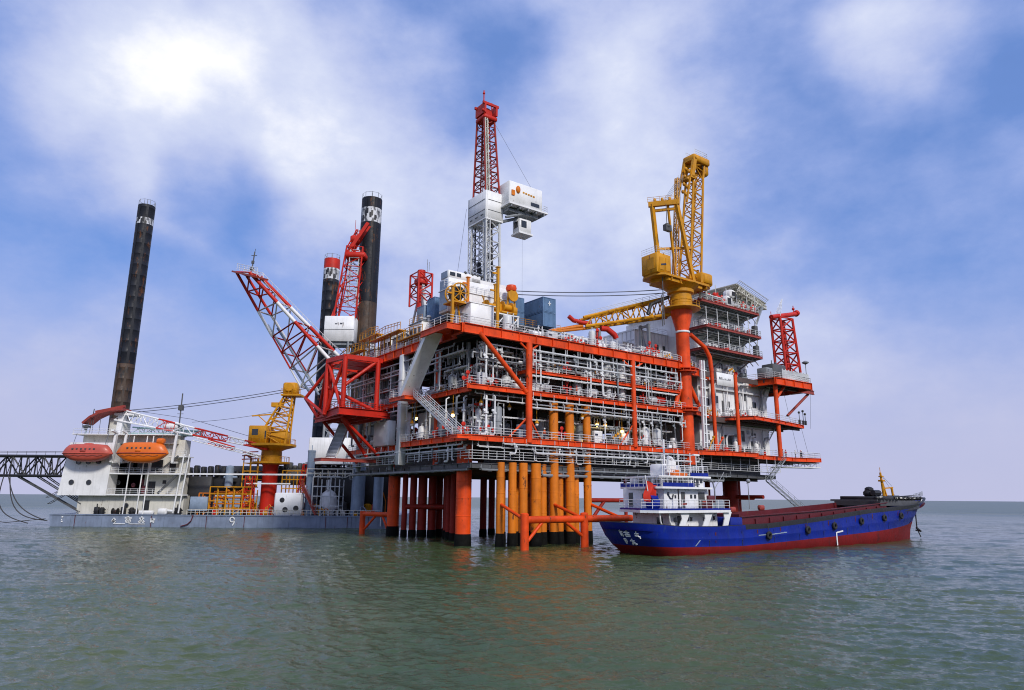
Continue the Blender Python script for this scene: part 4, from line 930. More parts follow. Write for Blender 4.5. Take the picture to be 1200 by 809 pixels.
def hvessel(a,b,z,r,L,mt,desc,tail,key,alongb=False):
    t=thing('pressure_vessel',None,'vessel',PF,(a,b,z),desc+'s')
    ax=(0,1,0) if alongb else (1,0,0); A=V(ax)
    c=V((a,b,z+r+.7))-A*(L/2)
    m=pb(); m.lathe(tuple(c),[(.15,0),(r*.6,.12),(r*.92,.35),(r,.6),(r,L-.6),(r*.92,L-.35),(r*.6,L-.12),(.15,L)],16,axis=ax); m.build('shell',mt,t)
    for k in (.25,.75):
        q=c+A*(L*k); pb().beam(q-V((0,0,r*.6)),V((q.x,q.y,z)),.3,r*1.4).build('saddle',GREY,t)
    for k in (.2,.5,.8): q=c+A*(L*k); pb().tube(q,q+V((0,0,r+.5)),.12,8).tube(q+V((0,0,r+.45)),q+V((0,0,r+.55)),.22,8).build('nozzle',LGREY,t)
    return reg(t,desc,key,tail)
def pump(a,b,z,s,desc,tail,key,mt=WHITE):
    t=thing('pump_skid',None,'pump',PF,(a,b,z),desc+'s')
    m=pb(); m.lathe((a-.8*s,b,z+.8*s),[(.3*s,0),(.5*s,.05),(.5*s,.9*s),(.3*s,1.)],12,axis=(1,0,0)); m.lathe((a+.3*s,b,z+.8*s),[(.25*s,0),(.6*s,.1),(.65*s,.35*s),(.3*s,.5*s)],12,axis=(1,0,0)); m.build('motor',mt,t)
    m=pb(); m.bbox((a-1.*s,b-.5*s,z),(a+1.1*s,b+.5*s,z+.25*s),.04); m.beam((a-.4*s,b,z+.2*s),(a-.4*s,b,z+.6*s),.5*s,.3); m.build('base_frame',GREY,t)
    m=pb(); m.path([(a+.55*s,b,z+1.2*s),(a+.55*s,b,z+2.3*s),(a+1.3*s,b,z+2.3*s),(a+1.3*s,b,z+.3)],.11*s,7); m.blob((a+.55*s,b,z+1.9*s),.22*s); m.build('discharge_pipe',LGREY,t)
    return reg(t,desc,key,tail)
def cabinet(a,b,z,w,h,mt,desc,tail,key):
    t=thing('control_cabinet',None,'cabinet',PF,(a,b,z),desc+'s')
    m=pb(); m.bbox((a,b,z+.1),(a+w,b+.7,z+h),.04); m.build('housing',mt,t)
    m=pb()
    for k in range(max(1,int(w/.8))): m.box((a+.06+k*.8,b-.03,z+.25),(a+.74+k*.8,b,z+h-.15))
    m.build('door',mt,t)
    m=pb(); m.box((a+.1,b-.05,z+h*.6),(a+w*.4,b-.03,z+h*.78)); m.build('display_panel',INK,t)
    return reg(t,desc,key,tail)
def manifold(a,b,z,w,h,n,mt,desc,tail,key):
    t=thing('pipe_manifold',None,'manifold',PF,(a,b,z),desc+'s')
    m=pb()
    for k in range(n):
        x=a+w*k/(n-1); hh=h*R_.uniform(.7,1); m.path([(x,b+.6,z+.2),(x,b,z+.2),(x,b,z+hh),(x,b+.6,z+hh)],.13,7); m.blob((x,b,z+hh*.55),.24,.24,.3,8,5)
    for q in (.22,.86): m.tube((a-.3,b+.4,z+h*q),(a+w+.3,b+.4,z+h*q),.2,10)
    m.build('pipework',mt,t)
    hw=RED if R_.random()<.6 else YEL
    for k in range(n): x=a+w*k/(n-1); pb().lathe((x,b-.3,z+h*(.4+.1*(k%3))),[(.2,0),(.26,.03),(.2,.08)],10,axis=(0,1,0)).build('hand_wheel',hw,t)
    return reg(t,desc,key,tail)
levels=((15.65,'lower deck',5.6),(22.95,'middle deck',2.6),(26.25,'mezzanine deck',4))
for z,dn,hmax in levels:
    a0=13 if dn[0]=='m' and dn[1]=='e' else 2.6
    a=a0
    while a<46:
        for b in (R_.uniform(1.2,2.6),R_.uniform(4,6.5),R_.uniform(8,11)):
            if z<17 and b<7 and a<25 and R_.random()<.55: continue
            k=R_.random(); h=min(hmax,R_.uniform(1.8,5)); aa=a+R_.uniform(-.6,.6); row='by the railing' if b<3 else ('farther in' if b<7 else 'deep inside')
            key=aa+b*.001; S=f'on {dn}, right face, {row}'
            if k<.24: vtank(aa,b,z,R_.uniform(.45,.9),h,R_.choice((WHITE,LGREY,GREY)),f'upright tank {S}',FC,key)
            elif k<.40: hvessel(aa,b,z,R_.uniform(.5,.8),R_.uniform(2,3.6),R_.choice((WHITE,LGREY,RED)),f'horizontal vessel {S}',FC,key)
            elif k<.60: pump(aa,b,z,R_.uniform(.8,1.25),f'bent-pipe pump {S}',FC,key,R_.choice((WHITE,WHITE,LGREY,GREY)))
            elif k<.78: manifold(aa,b,z,R_.uniform(1.5,2.6),min(h,3.2),R_.choice((3,4,5)),R_.choice((LGREY,WHITE,GREY)),f'valve manifold {S}',FC,key)
            elif k<.9: cabinet(aa,b,z,R_.uniform(.9,2.4),min(h,2.2),R_.choice((WHITE,LGREY,PILLAR)),f'cabinet {S}',FC,key)
            else: valve_tree(aa,b,z,min(h,3),RED,None,f'red valve tree {S}',FC)
        a+=R_.uniform(2.8,4.0)
for z,dn,hmax in levels[:2]:
    b=3.5
    while b<44:
        for a in (R_.uniform(1.2,2.2),R_.uniform(3.5,5.5)):
            if 12<b<19 and z>20 and a<2: continue
            if 19.5<b<22.5 and a<3: continue
            k=R_.random(); h=min(hmax,R_.uniform(1.8,4.5)); bb=b+R_.uniform(-.5,.5); key=bb+a*.001; row='by the railing' if a<3 else 'farther in'
            S=f'on {dn}, left face, {row}'
            if z<17 and a<2.6 and b>21: a+=2
            if k<.3: vtank(a,bb,z,R_.uniform(.4,.8),h,R_.choice((WHITE,LGREY,GREY)),f'upright tank {S}',FC,key)
            elif k<.5: hvessel(a,bb,z,R_.uniform(.5,.7),R_.uniform(2,3),R_.choice((WHITE,LGREY)),f'horizontal vessel {S}',FC,key,True)
            elif k<.72: pump(a,bb,z,R_.uniform(.8,1.2),f'bent-pipe pump {S}',FC,key,R_.choice((WHITE,LGREY)))
            elif k<.9: manifold(a,bb,z,1.6,min(h,3),4,LGREY,f'valve manifold {S}',FC,key)
            else: valve_tree(a,bb,z,min(h,3),RED,None,f'red valve tree {S}',FC)
        b+=R_.uniform(3.4,4.8)
# top deck front strip gear
a=8
while a<44:
    k=R_.random(); b=R_.uniform(1.2,3); S='on top deck behind the railing'; key=a
    if k<.3: pump(a,b,31.75,R_.uniform(.9,1.3),f'bent-pipe pump {S}',FC,key)
    elif k<.5: cabinet(a,b,31.75,R_.uniform(1.2,2.4),R_.uniform(1.6,2.4),R_.choice((WHITE,LGREY,DGREY)),f'cabinet {S}',FC,key)
    elif k<.75: manifold(a,b,31.75,2,2.2,4,R_.choice((LGREY,WHITE)),f'valve manifold {S}',FC,key)
    else: vtank(a,b,31.75,R_.uniform(.5,.8),R_.uniform(2,3),R_.choice((WHITE,LGREY)),f'upright tank {S}',FC,key)
    a+=R_.uniform(2.4,3.4)
for a,b,h in ((26.5,1.2,3.6),(39.6,1.4,3.2),(41.2,1.4,2.8),(43.6,5,3)): valve_tree(a,b,31.75,h,RED,None,'red valve tree at the front of the top deck',FC)
for a0 in (26,29.4):
    m=pb(); m.bbox((a0,5.5,31.75),(a0+2.8,9.5,34.6),.05); tag(t:=m.build('deck_locker',LGREY),'grey locker under the resting boom, '+('left' if a0<28 else 'right')+' of a pair','locker')
# clutter at the right extension in front of the white walls
for z,dn in ((15.65,'lower deck'),(22.95,'middle deck'),(31.75,'top deck')):
    a=53.6
    while a<(76 if z<30 else 73):
        b=R_.uniform(2.6,4.0) if z<30 else R_.uniform(3.2,4.2)
        if z>30 and a<60: b=4.4
        k=R_.random(); S=f'on {dn} before the white block'; key=a
        if z>20 and z<30: b=4.4
        if k<.3: pump(a,b,z,R_.uniform(.7,1.0),f'bent-pipe pump {S}','yellow crane',key,R_.choice((WHITE,GREY,RED)))
        elif k<.5: cabinet(a,b-.2,z,R_.uniform(.8,1.8),R_.uniform(1.4,2.2),R_.choice((WHITE,LGREY,GREY)),f'cabinet {S}','yellow crane',key)
        elif k<.8: manifold(a,b-.2,z,1.5,2.2,4,R_.choice((LGREY,WHITE)),f'valve manifold {S}','yellow crane',key)
        else: vtank(a,b,z,.5,2.4,WHITE,f'upright tank {S}','yellow crane',key)
        a+=R_.uniform(2.2,3.4)
for z,dn in ((35.95,'lower'),(40.25,'middle'),(45.25,'upper')):
    a=55.2
    while a<71:
        b=R_.uniform(1.2,3.2); S=f'on {dn} gallery, white block'; k=R_.random()
        if k<.4: cabinet(a,b,z,R_.uniform(.8,1.6),R_.uniform(1.1,1.9),R_.choice((WHITE,LGREY,GREY,RED)),f'cabinet {S}','yellow crane',a)
        elif k<.7: pump(a,b,z,.7,f'bent-pipe pump {S}','yellow crane',a,R_.choice((WHITE,RED)))
        else: manifold(a,b,z,1.3,1.9,3,LGREY,f'valve manifold {S}','yellow crane',a)
        a+=R_.uniform(2,3)
# lifebuoy-like yellow hose stations at the crane foot
for a in (54.2,56.8):
    m=pb(); m.path([(a-.8,.3,15.7),(a,.3,17.2),(a+.9,.3,18.2)],.16,7); m.blob((a+.9,.3,18.3),.3); tag(m.build('fire_monitor',YEL if a<55 else ORANGE),('yellow' if a<55 else 'orange')+' fire monitor at the foot of the crane column','fire monitor')
# dense pipe racks inside the decks
def rack(a0,a1,b0,b1,z0,z1,n,lab,M=PF,mt=LGREY):
    t=thing('pipe_rack',lab,'pipe rack',M,((a0+a1)/2,(b0+b1)/2,z0))
    alongA=(a1-a0)>(b1-b0); L=(a1-a0) if alongA else (b1-b0); W=(b1-b0) if alongA else (a1-a0)
    P=lambda u,w,z:(a0+u,b0+w,z) if alongA else (a0+w,b0+u,z)
    m=MB(M); k=max(2,int(L/3.2))
    for i in range(k+1):
        u=L*i/k
        for w in (0,W): m.beam(P(u,w,z0),P(u,w,z1),.16)
        for q in (.45,.8): m.beam(P(u,0,z0+(z1-z0)*q),P(u,W,z0+(z1-z0)*q),.14)
    m.build('frame',GREY,t)
    for j in range(n):
        w=W*(j%max(1,n//2)+.5)/max(1,n//2); z=z0+(z1-z0)*(.49 if j<n//2 else .84)+.1; r=R_.uniform(.07,.2); u0=R_.uniform(0,.15)*L; u1=L*R_.uniform(.8,1)
        m=MB(M); pts=[P(u0,w,z-R_.uniform(.4,1.6)),P(u0,w,z),P(u1,w,z),P(u1,w,z+R_.choice((-1.2,-.7,.8)))]
        m.path(pts,r,6)
        for q in (.25,.5,.75): c=V(pts[1]).lerp(V(pts[2]),q+R_.uniform(-.1,.1)); d=(V(pts[2])-V(pts[1])).normalized()*.1; m.tube(c-d,c+d,r*1.8,8)
        m.build('pipe',R_.choice((LGREY,WHITE,GREY,GALV,LGREY,RED if R_.random()<.3 else LGREY)),t)
    return t
for a0,a1,b0,b1,z0,z1,n,lab in ((3,10.4,2.6,4.6,22.95,30.2,12,'dense pipe rack on the middle deck beside the diagonal brace'),(3,10.4,5.4,8,22.95,30.4,12,'second pipe rack behind the diagonal brace on the middle deck'),
    (12,32,4.6,6.8,22.95,25.8,10,'long pipe rack deep on the middle deck left of the second column'),(34.5,46,4.4,6.6,22.95,25.8,10,'pipe rack on the middle deck between second column and crane'),
    (12,32,3.6,5.6,26.25,30.2,14,'long pipe rack on the mezzanine deck left of the second column'),(34.5,46,3.4,5.4,26.25,30.2,12,'pipe rack on the mezzanine deck between second column and crane'),
    (26,46,4,6.2,15.65,21.6,14,'tall pipe rack on the lower deck left of the crane column'),(2.4,4.4,4,13,22.95,30.0,12,'pipe rack on the middle deck behind the broad white stair'),
    (2.6,4.8,23,45,22.95,29.8,14,'pipe rack on the middle deck left face beyond the grey column'),(3,6.6,3.4,5.4,15.65,21.4,10,'pipe rack on the lower deck near the front corner'),
    (4,6,7,19,15.65,21.4,12,'pipe rack on the lower deck behind the open stair'),(4,6.4,25,45,15.65,21.4,12,'pipe rack on the lower deck left face beyond the grey column'),
    (10,44,3.4,4.8,31.75,33.6,8,'low pipe rack on the top deck behind the railing')):
    rack(a0,a1,b0,b1,z0,z1,n,lab)
# hanging lamps, some lit
lit=[(16.5,.8,20.2,1),(13.6,1.5,18.2,0),(22.4,.8,19.8,0),(28.2,3.5,19.3,1),(29.8,3.2,19.2,1),(31.6,1.0,18.2,1),(33.0,3.0,17.2,1),(3.5,2,20.6,0),(26,4.2,16.6,1),(24.4,6,18.9,1),(9.4,3,20.5,0),(38,4,17.6,1)]
for a,b,z,on in lit+[(.9,17.2,19.6,1),(.9,18.6,18.7,0),(1.4,6.5,19.2,1)]:
    lm=thing('hanging_lamp',None,'lamp',PF,(a,b,z-.7),'hanging work lamps')
    m=pb(); m.lathe((a,b,z),[(.12,.5),(.34,.1),(.36,0),(.1,-.02)],10); m.tube((a,b,z+.4),(a,b,22.1),.04,4); m.build('shade',YEL,lm)
    m=pb(); m.blob((a,b,z-.18),.26,.26,.3,10,6); m.build('bulb_globe',LAMP if on else MARK,lm)
    reg(lm,('lit yellow lamp' if on else 'white lamp')+' hanging over the lower deck, '+('right' if (a,b,z,on) in lit else 'left')+' face',a+b*.01,FC)
m=pb(); m.bbox((1.0,27.4,15.7),(2.4,33.5,20.0),.08); m.box((.96,28,16.2),(1.0,29.2,18.4)); m.path([(.8,31,20),(.7,32,20.6),(.7,34.5,20.4),(.8,35,18)],.25,8)
tag(m.build('control_hut',WHITE),'white hut on the left side of the lowest main deck by the grey column','hut')
# cables between derrick and crane
for i,(p,q,sag) in enumerate((((14.6,13,42.8),(44.5,2,45.8),.5),((14.6,12.4,42.0),(44.5,1.4,45.0),.5))):
    p,q=V(p),V(q); pts=[p.lerp(q,k/16)-V((0,0,sag*4*(k/16)*(1-k/16))) for k in range(17)]
    m=pb(); m.path(pts,.09,5); tag(m.build('steel_cable',CABLE),('upper' if i==0 else 'lower')+' of two long cables from the drill house to the yellow crane','cable','long cables to the yellow crane')
# ------------------------------------------------------------------ blue and red cargo ship (frame PF, centre line b=-18)
BC=-18.; BH=5.15
sh=thing('cargo_ship','blue and red sand carrier with a white three-tier bridge house at the stern','ship',PF,(48,BC,0))
def lerpt(x,xs,ys): return float(np.interp(x,xs,ys))
def deckz(a): return lerpt(a,[8,13,17,24,36,50,63,76,88,97],[4.15,3.85,3.55,3.4,3.6,4.4,5.35,5.95,6.5,7.6])
def bootz(a): return lerpt(a,[8,17,30,50,65,88,97],[1.35,1.05,.8,1.35,1.9,3.0,3.4])
def ster(z): return lerpt(z,[-2,0,.6,1.4,2.6,4.2],[16,14.0,13.2,12.3,11.2,10.3])
def bowx(z): return lerpt(z,[-2,0,2,3.5,5,6.5,7.6],[87.5,88.2,88.9,89.8,91.2,93.6,96.4])
def half(a,z):
    s0,b0=ster(z),bowx(z)
    ts=min(1,max(0,(a-s0)/(4.4+ (1 if z<1 else 0)))); tb=min(1,max(0,(b0-a)/(26-min(8,max(0,z))*1.2)))
    f=max(0,1-(1-ts)**2.6)**.5; g=(1-(1-tb)**2.0)**(.85 if z>3 else 1.0)
    low=1 if z>=0 else max(.6,1+.2*z)
    return max(.02,BH*f*g*low)
ss=[0,.004,.012,.024,.04,.058,.08,.11,.15]+[.15+.63*(k+1)/26 for k in range(26)]+[.78+.2*(k+1)/14 for k in range(14)]+[.987,.994,.998,1]
def hz(k,a):
    zb,zd=bootz(a),deckz(a)
    return [-1.5,-.4,zb*.5,zb,zb+.06+(zd-zb)*.24,zb+(zd-zb)*.36,zb+(zd-zb)*.40,zb+(zd-zb)*.66,zd-.6,zd][k]
def hpt(s,k,side):
    # iterate: height rows follow local sheer
    a=13+s*78
    for _ in range(4):
        z=hz(k,a); a=ster(z)+s*(bowx(z)-ster(z))
    h=half(a,z)+(.10 if 5<=k<=6 else 0)+(.05 if k>=8 else 0)
    return (a,BC-side*h,z)
m=pb(); nr=10
for side in (1,-1):
    m.v and None
    base=len(m.v); vs=[hpt(s,k,side) for s in ss for k in range(nr)]; fs=[];mi=[]
    for i in range(len(ss)-1):
        for k in range(nr-1):
            q=(i*nr+k,(i+1)*nr+k,(i+1)*nr+k+1,i*nr+k+1); fs.append(q if side==1 else q[::-1]); mi.append(0 if k<3 else (2 if k>=nr-2 and .24<ss[i]<.90 else 1))
    m.add(vs,fs); m.m[-len(fs):]=mi
# stern closure is the first column joined across
n0=len(ss)*nr
m.add([],[])
for k in range(nr-1):
    m.f.append((k,k+1,n0+k+1,n0+k)); m.m.append(0 if k<3 else 1)
hull=m.build('hull',[HRED,HBLUE,BLACK],sh)
# bulwark cap + inner face + deck
m=pb()
for side in (1,-1):
    top=[V(hpt(s,nr-1,side)) for s in ss]
    vs=[];fs=[]
    for p in top:
        o=(V((max(19,min(p.x,84)),BC,p.z))-p); o=o.normalized()*min(.22 if 18<p.x<86 else .75,o.length*.6)
        vs+= [tuple(p),tuple(p+V((0,0,.07))),tuple(p+o+V((0,0,.07))),tuple(p+o-V((0,0,.9 if 18<p.x<86 else .5)))]
    for i in range(len(top)-1):
        for k in range(3): fs.append((i*4+k,(i+1)*4+k,(i+1)*4+k+1,i*4+k+1))
    m.add(vs,fs)
m.build('bulwark_rail',BLACK,sh)
m=pb(); vs=[];fs=[]
for s in ss:
    a,b,z=hpt(s,nr-1,1); h=max(.02,abs(b-BC)-.2); vs+=[(a,BC-h,z-.85),(a,BC+h,z-.85)]
for i in range(len(ss)-1): fs.append((i*2,(i+1)*2,(i+1)*2+1,i*2+1))
m.add(vs,fs); m.build('deck',MAROON,sh)
# hold coaming
def ca_z(a): return lerpt(a,[31,34,50,66,76],[4.6,4.75,5.3,6.2,6.8])
m=pb()
for s_ in (1,-1):
    A=[31+k*3.45 for k in range(13)]
    for p,q in zip(A,A[1:]):
        for (b0,b1) in ((3.9,3.75),):
            m.add([(p,BC-s_*b0,deckz(p)-.9),(q,BC-s_*b0,deckz(q)-.9),(q,BC-s_*b0,ca_z(q)),(p,BC-s_*b0,ca_z(p)),(p,BC-s_*b1,deckz(p)-.9),(q,BC-s_*b1,deckz(q)-.9),(q,BC-s_*b1,ca_z(q)),(p,BC-s_*b1,ca_z(p))],[(0,1,2,3),(7,6,5,4),(3,2,6,7)])
        m.beam((p,BC-s_*4.0,ca_z(p)-.5),(p,BC-s_*4.0,deckz(p)-.8),.14,.3)
        m.beam((p,BC-s_*4.0,ca_z(p)-.06),(q,BC-s_*4.0,ca_z(q)-.06),.35,.12)
m.box((30.8,BC-3.9,2.8),(31,BC+3.9,4.9)); m.build('hold_coaming',MAROON,sh)
m=pb(); m.box((31,BC-3.7,2.9),(72,BC+3.7,3.1)); m.build('hold_floor',DGREY,sh)
m=pb(); m.bbox((28.0,BC-4.5,2.6),(30.7,BC+4.4,4.5),.1); m.build('break_locker',HBLUE,sh)
# forecastle
m=pb(); m.prism([(70,BC-4.1),(80,BC-3.5),(88,BC-2.2),(94,BC-.4),(94,BC+.4),(88,BC+2.2),(80,BC+3.5),(70,BC+4.1)],6.0,6.9)
for k in range(7): m.beam((69+k*1.2,BC-4.2,6.9),(69+k*1.2,BC+4.2,6.9),.2,.3)
fc=m.build('forecastle_deck',DGREY,sh)
m=pb(); m.bbox((70,BC-3.6,6.9),(76,BC+3,7.6),.1); m.bbox((84,BC-1.5,6.9),(87,BC+1,7.7),.1); m.bbox((72.4,BC-1.6,7.4),(74.4,BC+.2,8.8),.5); m.blob((73.2,BC-.8,8.8),.7,.8,.5,7,5); m.tube((72.2,BC-1.9,8.2),(74.4,BC-1.9,8.2),.5,8); m.bbox((78,BC-2,6.9),(82,BC+2,7.8),.15); m.beam((70,BC-4,7.3),(92,BC-1,8.0),.12)
for k in range(14):
    a=70+k*1.7; m.blob((a,BC-3.6+k*.2,7.3),R_.uniform(.25,.5),.4,.4,7,5)
m.build('deck_gear',BLACK,fc)
m=pb()
for k in range(9): a=71+k*2.4; m.bbox((a,BC-3.7+k*.28,7.2),(a+R_.uniform(.4,1.1),BC-3.2+k*.28,7.2+R_.uniform(.1,.4)),.05)
m.build('pale_deck_fitting',CREAM,fc)
m=pb(); m.rail([(86,BC-2.6,7.2),(91.5,BC-1.2,7.5),(95.5,BC,7.8)],.9,1.6,.04,2); m.build('bow_railing',GREY,fc)
m=pb(); m.tube((76.0,BC-2,6.9),(75.4,BC-2,11.8),.28,8,.18); m.tube((77.2,BC-2,6.9),(75.8,BC-2,10.2),.15,6); m.beam((75.7,BC-2,9.0),(79.4,BC-2,9.2),.22); m.tube((79.0,BC-2,9.2),(79.2,BC-2,7.8),.2,8); m.box((75.1,BC-2.4,10.2),(76.0,BC-1.6,10.5)); m.box((75.2,BC-2.3,11.0),(75.9,BC-1.7,11.2)); m.tube((75.4,BC-2,11.8),(75.4,BC-2,12.7),.06,5); m.bbox((74,BC-2.8,6.8),(77.6,BC-1.2,7.3),.1)
m.build('foremast',YEL,sh)
m=pb(); m.tube((75.4,BC-2,11.6),(81,BC-1.6,7.6),.03,4); m.tube((75.4,BC-2,11.6),(79.2,BC-2,9.4),.03,4); m.build('forestay',CABLE,sh)
m=pb(); m.plate([(86.8,BC-2.95,6.0),(87.2,BC-2.95,6.0),(90.6,BC-1.9,7.0),(90.2,BC-2.0,7.2)],.05); m.build('bow_stripe',CREAM,sh)
m=pb(); m.tube((89.4,BC-1.0,5.2),(89.0,BC-1.1,1.6),.12,6); m.beam((88.6,BC-1.2,1.9),(90.2,BC-1.2,1.2),.28); m.beam((89.0,BC-1.7,1.4),(89.4,BC-.7,1.4),.25); m.tube((89.2,BC-1.1,1.5),(90.2,BC-1.1,.2),.1,5); m.build('anchor',BLACK,sh)
# hull draught ladder mark
def hullpt(a,z,off=.05,side=1): return V((a,BC-side*(half(a,z)+off),z))
m=pb()
for k in range(9): z=.1+k*.22; m.plate([tuple(hullpt(53.0,z)),tuple(hullpt(53.3,z)),tuple(hullpt(53.3,z+.22)),tuple(hullpt(53.0,z+.22))],.02)
for k in range(4): z=1.95+k*.05; a=53.3+k*.45; m.plate([tuple(hullpt(a,z-.04)),tuple(hullpt(a+.46,z)),tuple(hullpt(a+.46,z+.22)),tuple(hullpt(a,z+.18))],.02)
m.build('draught_mark',MARK,sh)
m=pb()
for k in range(9): a=33+k*.75; z=deckz(a)-1.5; m.plate([tuple(hullpt(a,z,.12)),tuple(hullpt(a+.8,z+.02,.12)),tuple(hullpt(a+.8,z+.14,.12)),tuple(hullpt(a,z+.1+.03*(k%3),.12))],.02)
m.plate([tuple(hullpt(19.6,1.1)),tuple(hullpt(19.8,1.1)),tuple(hullpt(21.2,2.1)),tuple(hullpt(21.1,2.2))],.02)
m.build('worn_patch',PILLAR,sh)
for k,a in enumerate((22.5,29.4,36.8,43.1,49.6,56.4,63.2,70.1,77.0,82.8)):   # plate seams and rust runs from the scuppers
    m=pb(); z0,z1=bootz(a)+.05,deckz(a)-.75; n=6
    for i in range(n): m.beam(hullpt(a,z0+(z1-z0)*i/n,.015+(.1 if .3<(i/n)<.45 else 0)),hullpt(a,z0+(z1-z0)*(i+1)/n,.015),.07,.05)
    m.build('plate_seam',INK,sh)
    m=pb(); b_=a+R_.uniform(1.2,4); z1=deckz(b_)-.7; L=R_.uniform(.6,1.5)
    m.plate([tuple(hullpt(b_,z1-L,.03)),tuple(hullpt(b_+.08,z1-L,.03)),tuple(hullpt(b_+.22,z1,.03)),tuple(hullpt(b_-.06,z1,.03))],.015); m.build('rust_run',MAROON,sh)
# name characters on the stern quarter, built from brush strokes lying on the plating
GL=[[(.5,1,.5,.72),(.08,.76,.95,.78),(.28,.74,.2,.1),(.3,.55,.75,.55),(.75,.55,.68,.05),(.3,.32,.7,.33),(.45,.9,.6,.62)],
    [(.5,1,.5,.1),(.05,.72,.95,.72),(.22,.45,.8,.46),(.2,.45,.24,.1),(.8,.46,.76,.1),(.22,.12,.8,.12),(.3,.9,.36,.72)],
    [(.55,1,.45,.62),(.2,.66,.85,.68),(.6,.68,.3,.3),(.3,.42,.85,.2),(.55,.4,.75,.0),(.15,.38,.5,.36)],
    [(.2,.95,.8,.95),(.2,.95,.25,.3),(.8,.95,.76,.3),(.25,.62,.78,.62),(.3,.3,.74,.3),(.5,.3,.5,0)],
    [(.5,1,.5,.55),(.2,.7,.82,.7),(.5,.6,.12,.1),(.5,.6,.9,.1),(.3,.3,.72,.3),(.3,.3,.32,0),(.72,.3,.7,0)]]
def sternpt(u,z):
    """point on the rounded stern: u = arc position from the centre line towards the near side"""
    s=u; a=ster(z)+s*(bowx(z)-ster(z)); return a,half(a,z)
m=pb()
def tpt(px_a,z):
    h=half(px_a,z)+.06; return V((px_a,BC-h,z))
def on_stern(t,z):
    """t in metres along the near-side stern curve at height z, t=0 at the sternmost point"""
    sg_=1 if t>=0 else -1; t=abs(t)
    a0=ster(z); acc=0; a=a0; h=0; st=.02
    while acc<t and a<a0+8:
        a2=a+st; h2=half(a2,z); acc+=math.hypot(st,h2-h); a,h=a2,h2
    return V((a-.05,BC-sg_*(h+.03),z))
def quarter(px,z):
    best=None
    for i in range(-80,160):
        t=i*.05; p=PF @ on_stern(t,z); d=p-V((0,0,CAMZ)); X=CX+F*d.dot(rv)/d.dot(fwv)
        if best is None or abs(X-px)<best[0]: best=(abs(X-px),t)
    return best[1]
for g,px,z0,w,h in ((0,722.0,2.3,.85,.8),(1,731.6,2.25,.95,.8),(2,743.4,2.15,.9,.85),(3,728.4,1.42,.75,.65),(4,738.6,1.32,.95,.7)):
    t0=quarter(px,z0+.3); m=pb()
    for x0,y0,x1,y1 in GL[g]:
        m.beam(on_stern(t0+x0*w,z0+y0*h),on_stern(t0+x1*w,z0+y1*h),.13,.13)
    m.build('name_character',MARK,sh)
# superstructure
N_,S_=BC-4.2,BC+4.2
def A_(a): return 16.2+(a-19)*.68
def B_(a): return 16+(a-17)*.71
def each(boxes,name,mt,par):
    for c0,c1 in boxes: pb().box(c0,c1).build(name,mt,par)
m=pb(); m.box((17.4,N_+.9,2.6),(26.8,S_-.9,5.25)); lo=m.build('lower_house',WHITE,sh)
for a0,a1 in ((17.0,18.8),(21.6,23.4),(26.0,27.4)):
    m=pb(); m.plate([(a0,N_-.25,2.7),(a0+1.0,N_-.25,2.7),(a1+.4,N_-.25,4.4),(a1+.9,N_-.25,5.25),(a1-.9,N_-.25,5.25),(a1-.7,N_-.25,4.4)],.14); m.build('deck_support_web',WHITE,sh)
each([((a,N_+.85,z),(a+w,N_+.9,z+h)) for a,w,z,h in ((13.+5,.5,4,.6),(15.8+4,.45,4.1,.5),(20.5,.45,4.1,.5),(21.2,.4,4.1,.5),(23.8,.45,4.1,.5),(24.6,.45,4.1,.5),(25.9,.35,4.2,.5))]+[((17.35,BC-2,2.8),(17.4,BC-1,4.6))],'window',GLASS,lo)
each([((18.7,N_+.84,2.7),(19.5,N_+.9,4.8))],'door',DGREY,lo)
m=pb(); dp=[(12.6,N_+1.6),(13.6,N_-.6),(14.4,N_-.75),(27.6,N_-.75),(27.6,S_+.7),(17.4,S_+.7),(15.0,S_-.8),(14.0,BC)]
m.prism(dp,5.2,5.52); dk1=m.build('boat_deck',WHITE,sh)
m=pb(); m.prism([(x+.06*(1 if x<20 else -1),y) for x,y in dp],5.52,5.74); m.build('deck_edge_band',HBLUE,dk1)
m=pb(); m.rail([(27.5,N_-.7,5.74),(14.4,N_-.7,5.74),(12.8,N_+1.5,5.74),(14.1,BC,5.74),(15.1,S_-.8,5.74)],1.05,1.2,.04); m.build('railing',WHITE,dk1)
for a in (14.2,15.9):
    m=pb(); m.path([(a,N_-.2,5.2),(a+.2,N_-.1,4.2),(a+.9,N_+.1,3.3)],.1,6); m.build('stern_davit_leg',WHITE,dk1)
m=pb(); m.box((16.0,N_+.6,5.7),(24.8,S_-.6,8.2)); h2=m.build('middle_house',WHITE,sh)
each([((B_(a),N_+.55,z),(B_(a)+w,N_+.6,z+h)) for a,w,z,h in ((24.1,.4,7,.5),(25.2,.4,7,.5),(19.8,.3,7,.4),(17.9,.35,7.3,.5))]+[((15.95,b,7),(16,b+.6,7.6)) for b in (BC-2.6,BC-.5)],'window',GLASS,h2)
each([((B_(21.6),N_+.54,5.8),(B_(21.6)+.7,N_+.6,7.8)),((B_(26.4),N_+.54,5.8),(B_(28.2),N_+.6,7.8))],'doorway',DGREY,h2)
each([((B_(20.4),N_-.2,6.2),(B_(21.8),N_-.1,6.45)),((B_(26.2),N_-.25,6.1),(B_(28.6),N_-.15,6.3)),((B_(26.2),N_-.25,6.5),(B_(28.6),N_-.15,6.7))],'name_strip',OXIDE,dk1)
m=pb(); m.path([(16.6,N_+.52,7.6),(17.1,N_+.52,7.0),(17.5,N_+.52,6.9),(17.7,N_+.52,7.5)],.09,5); m.build('wall_mark',INK,h2)
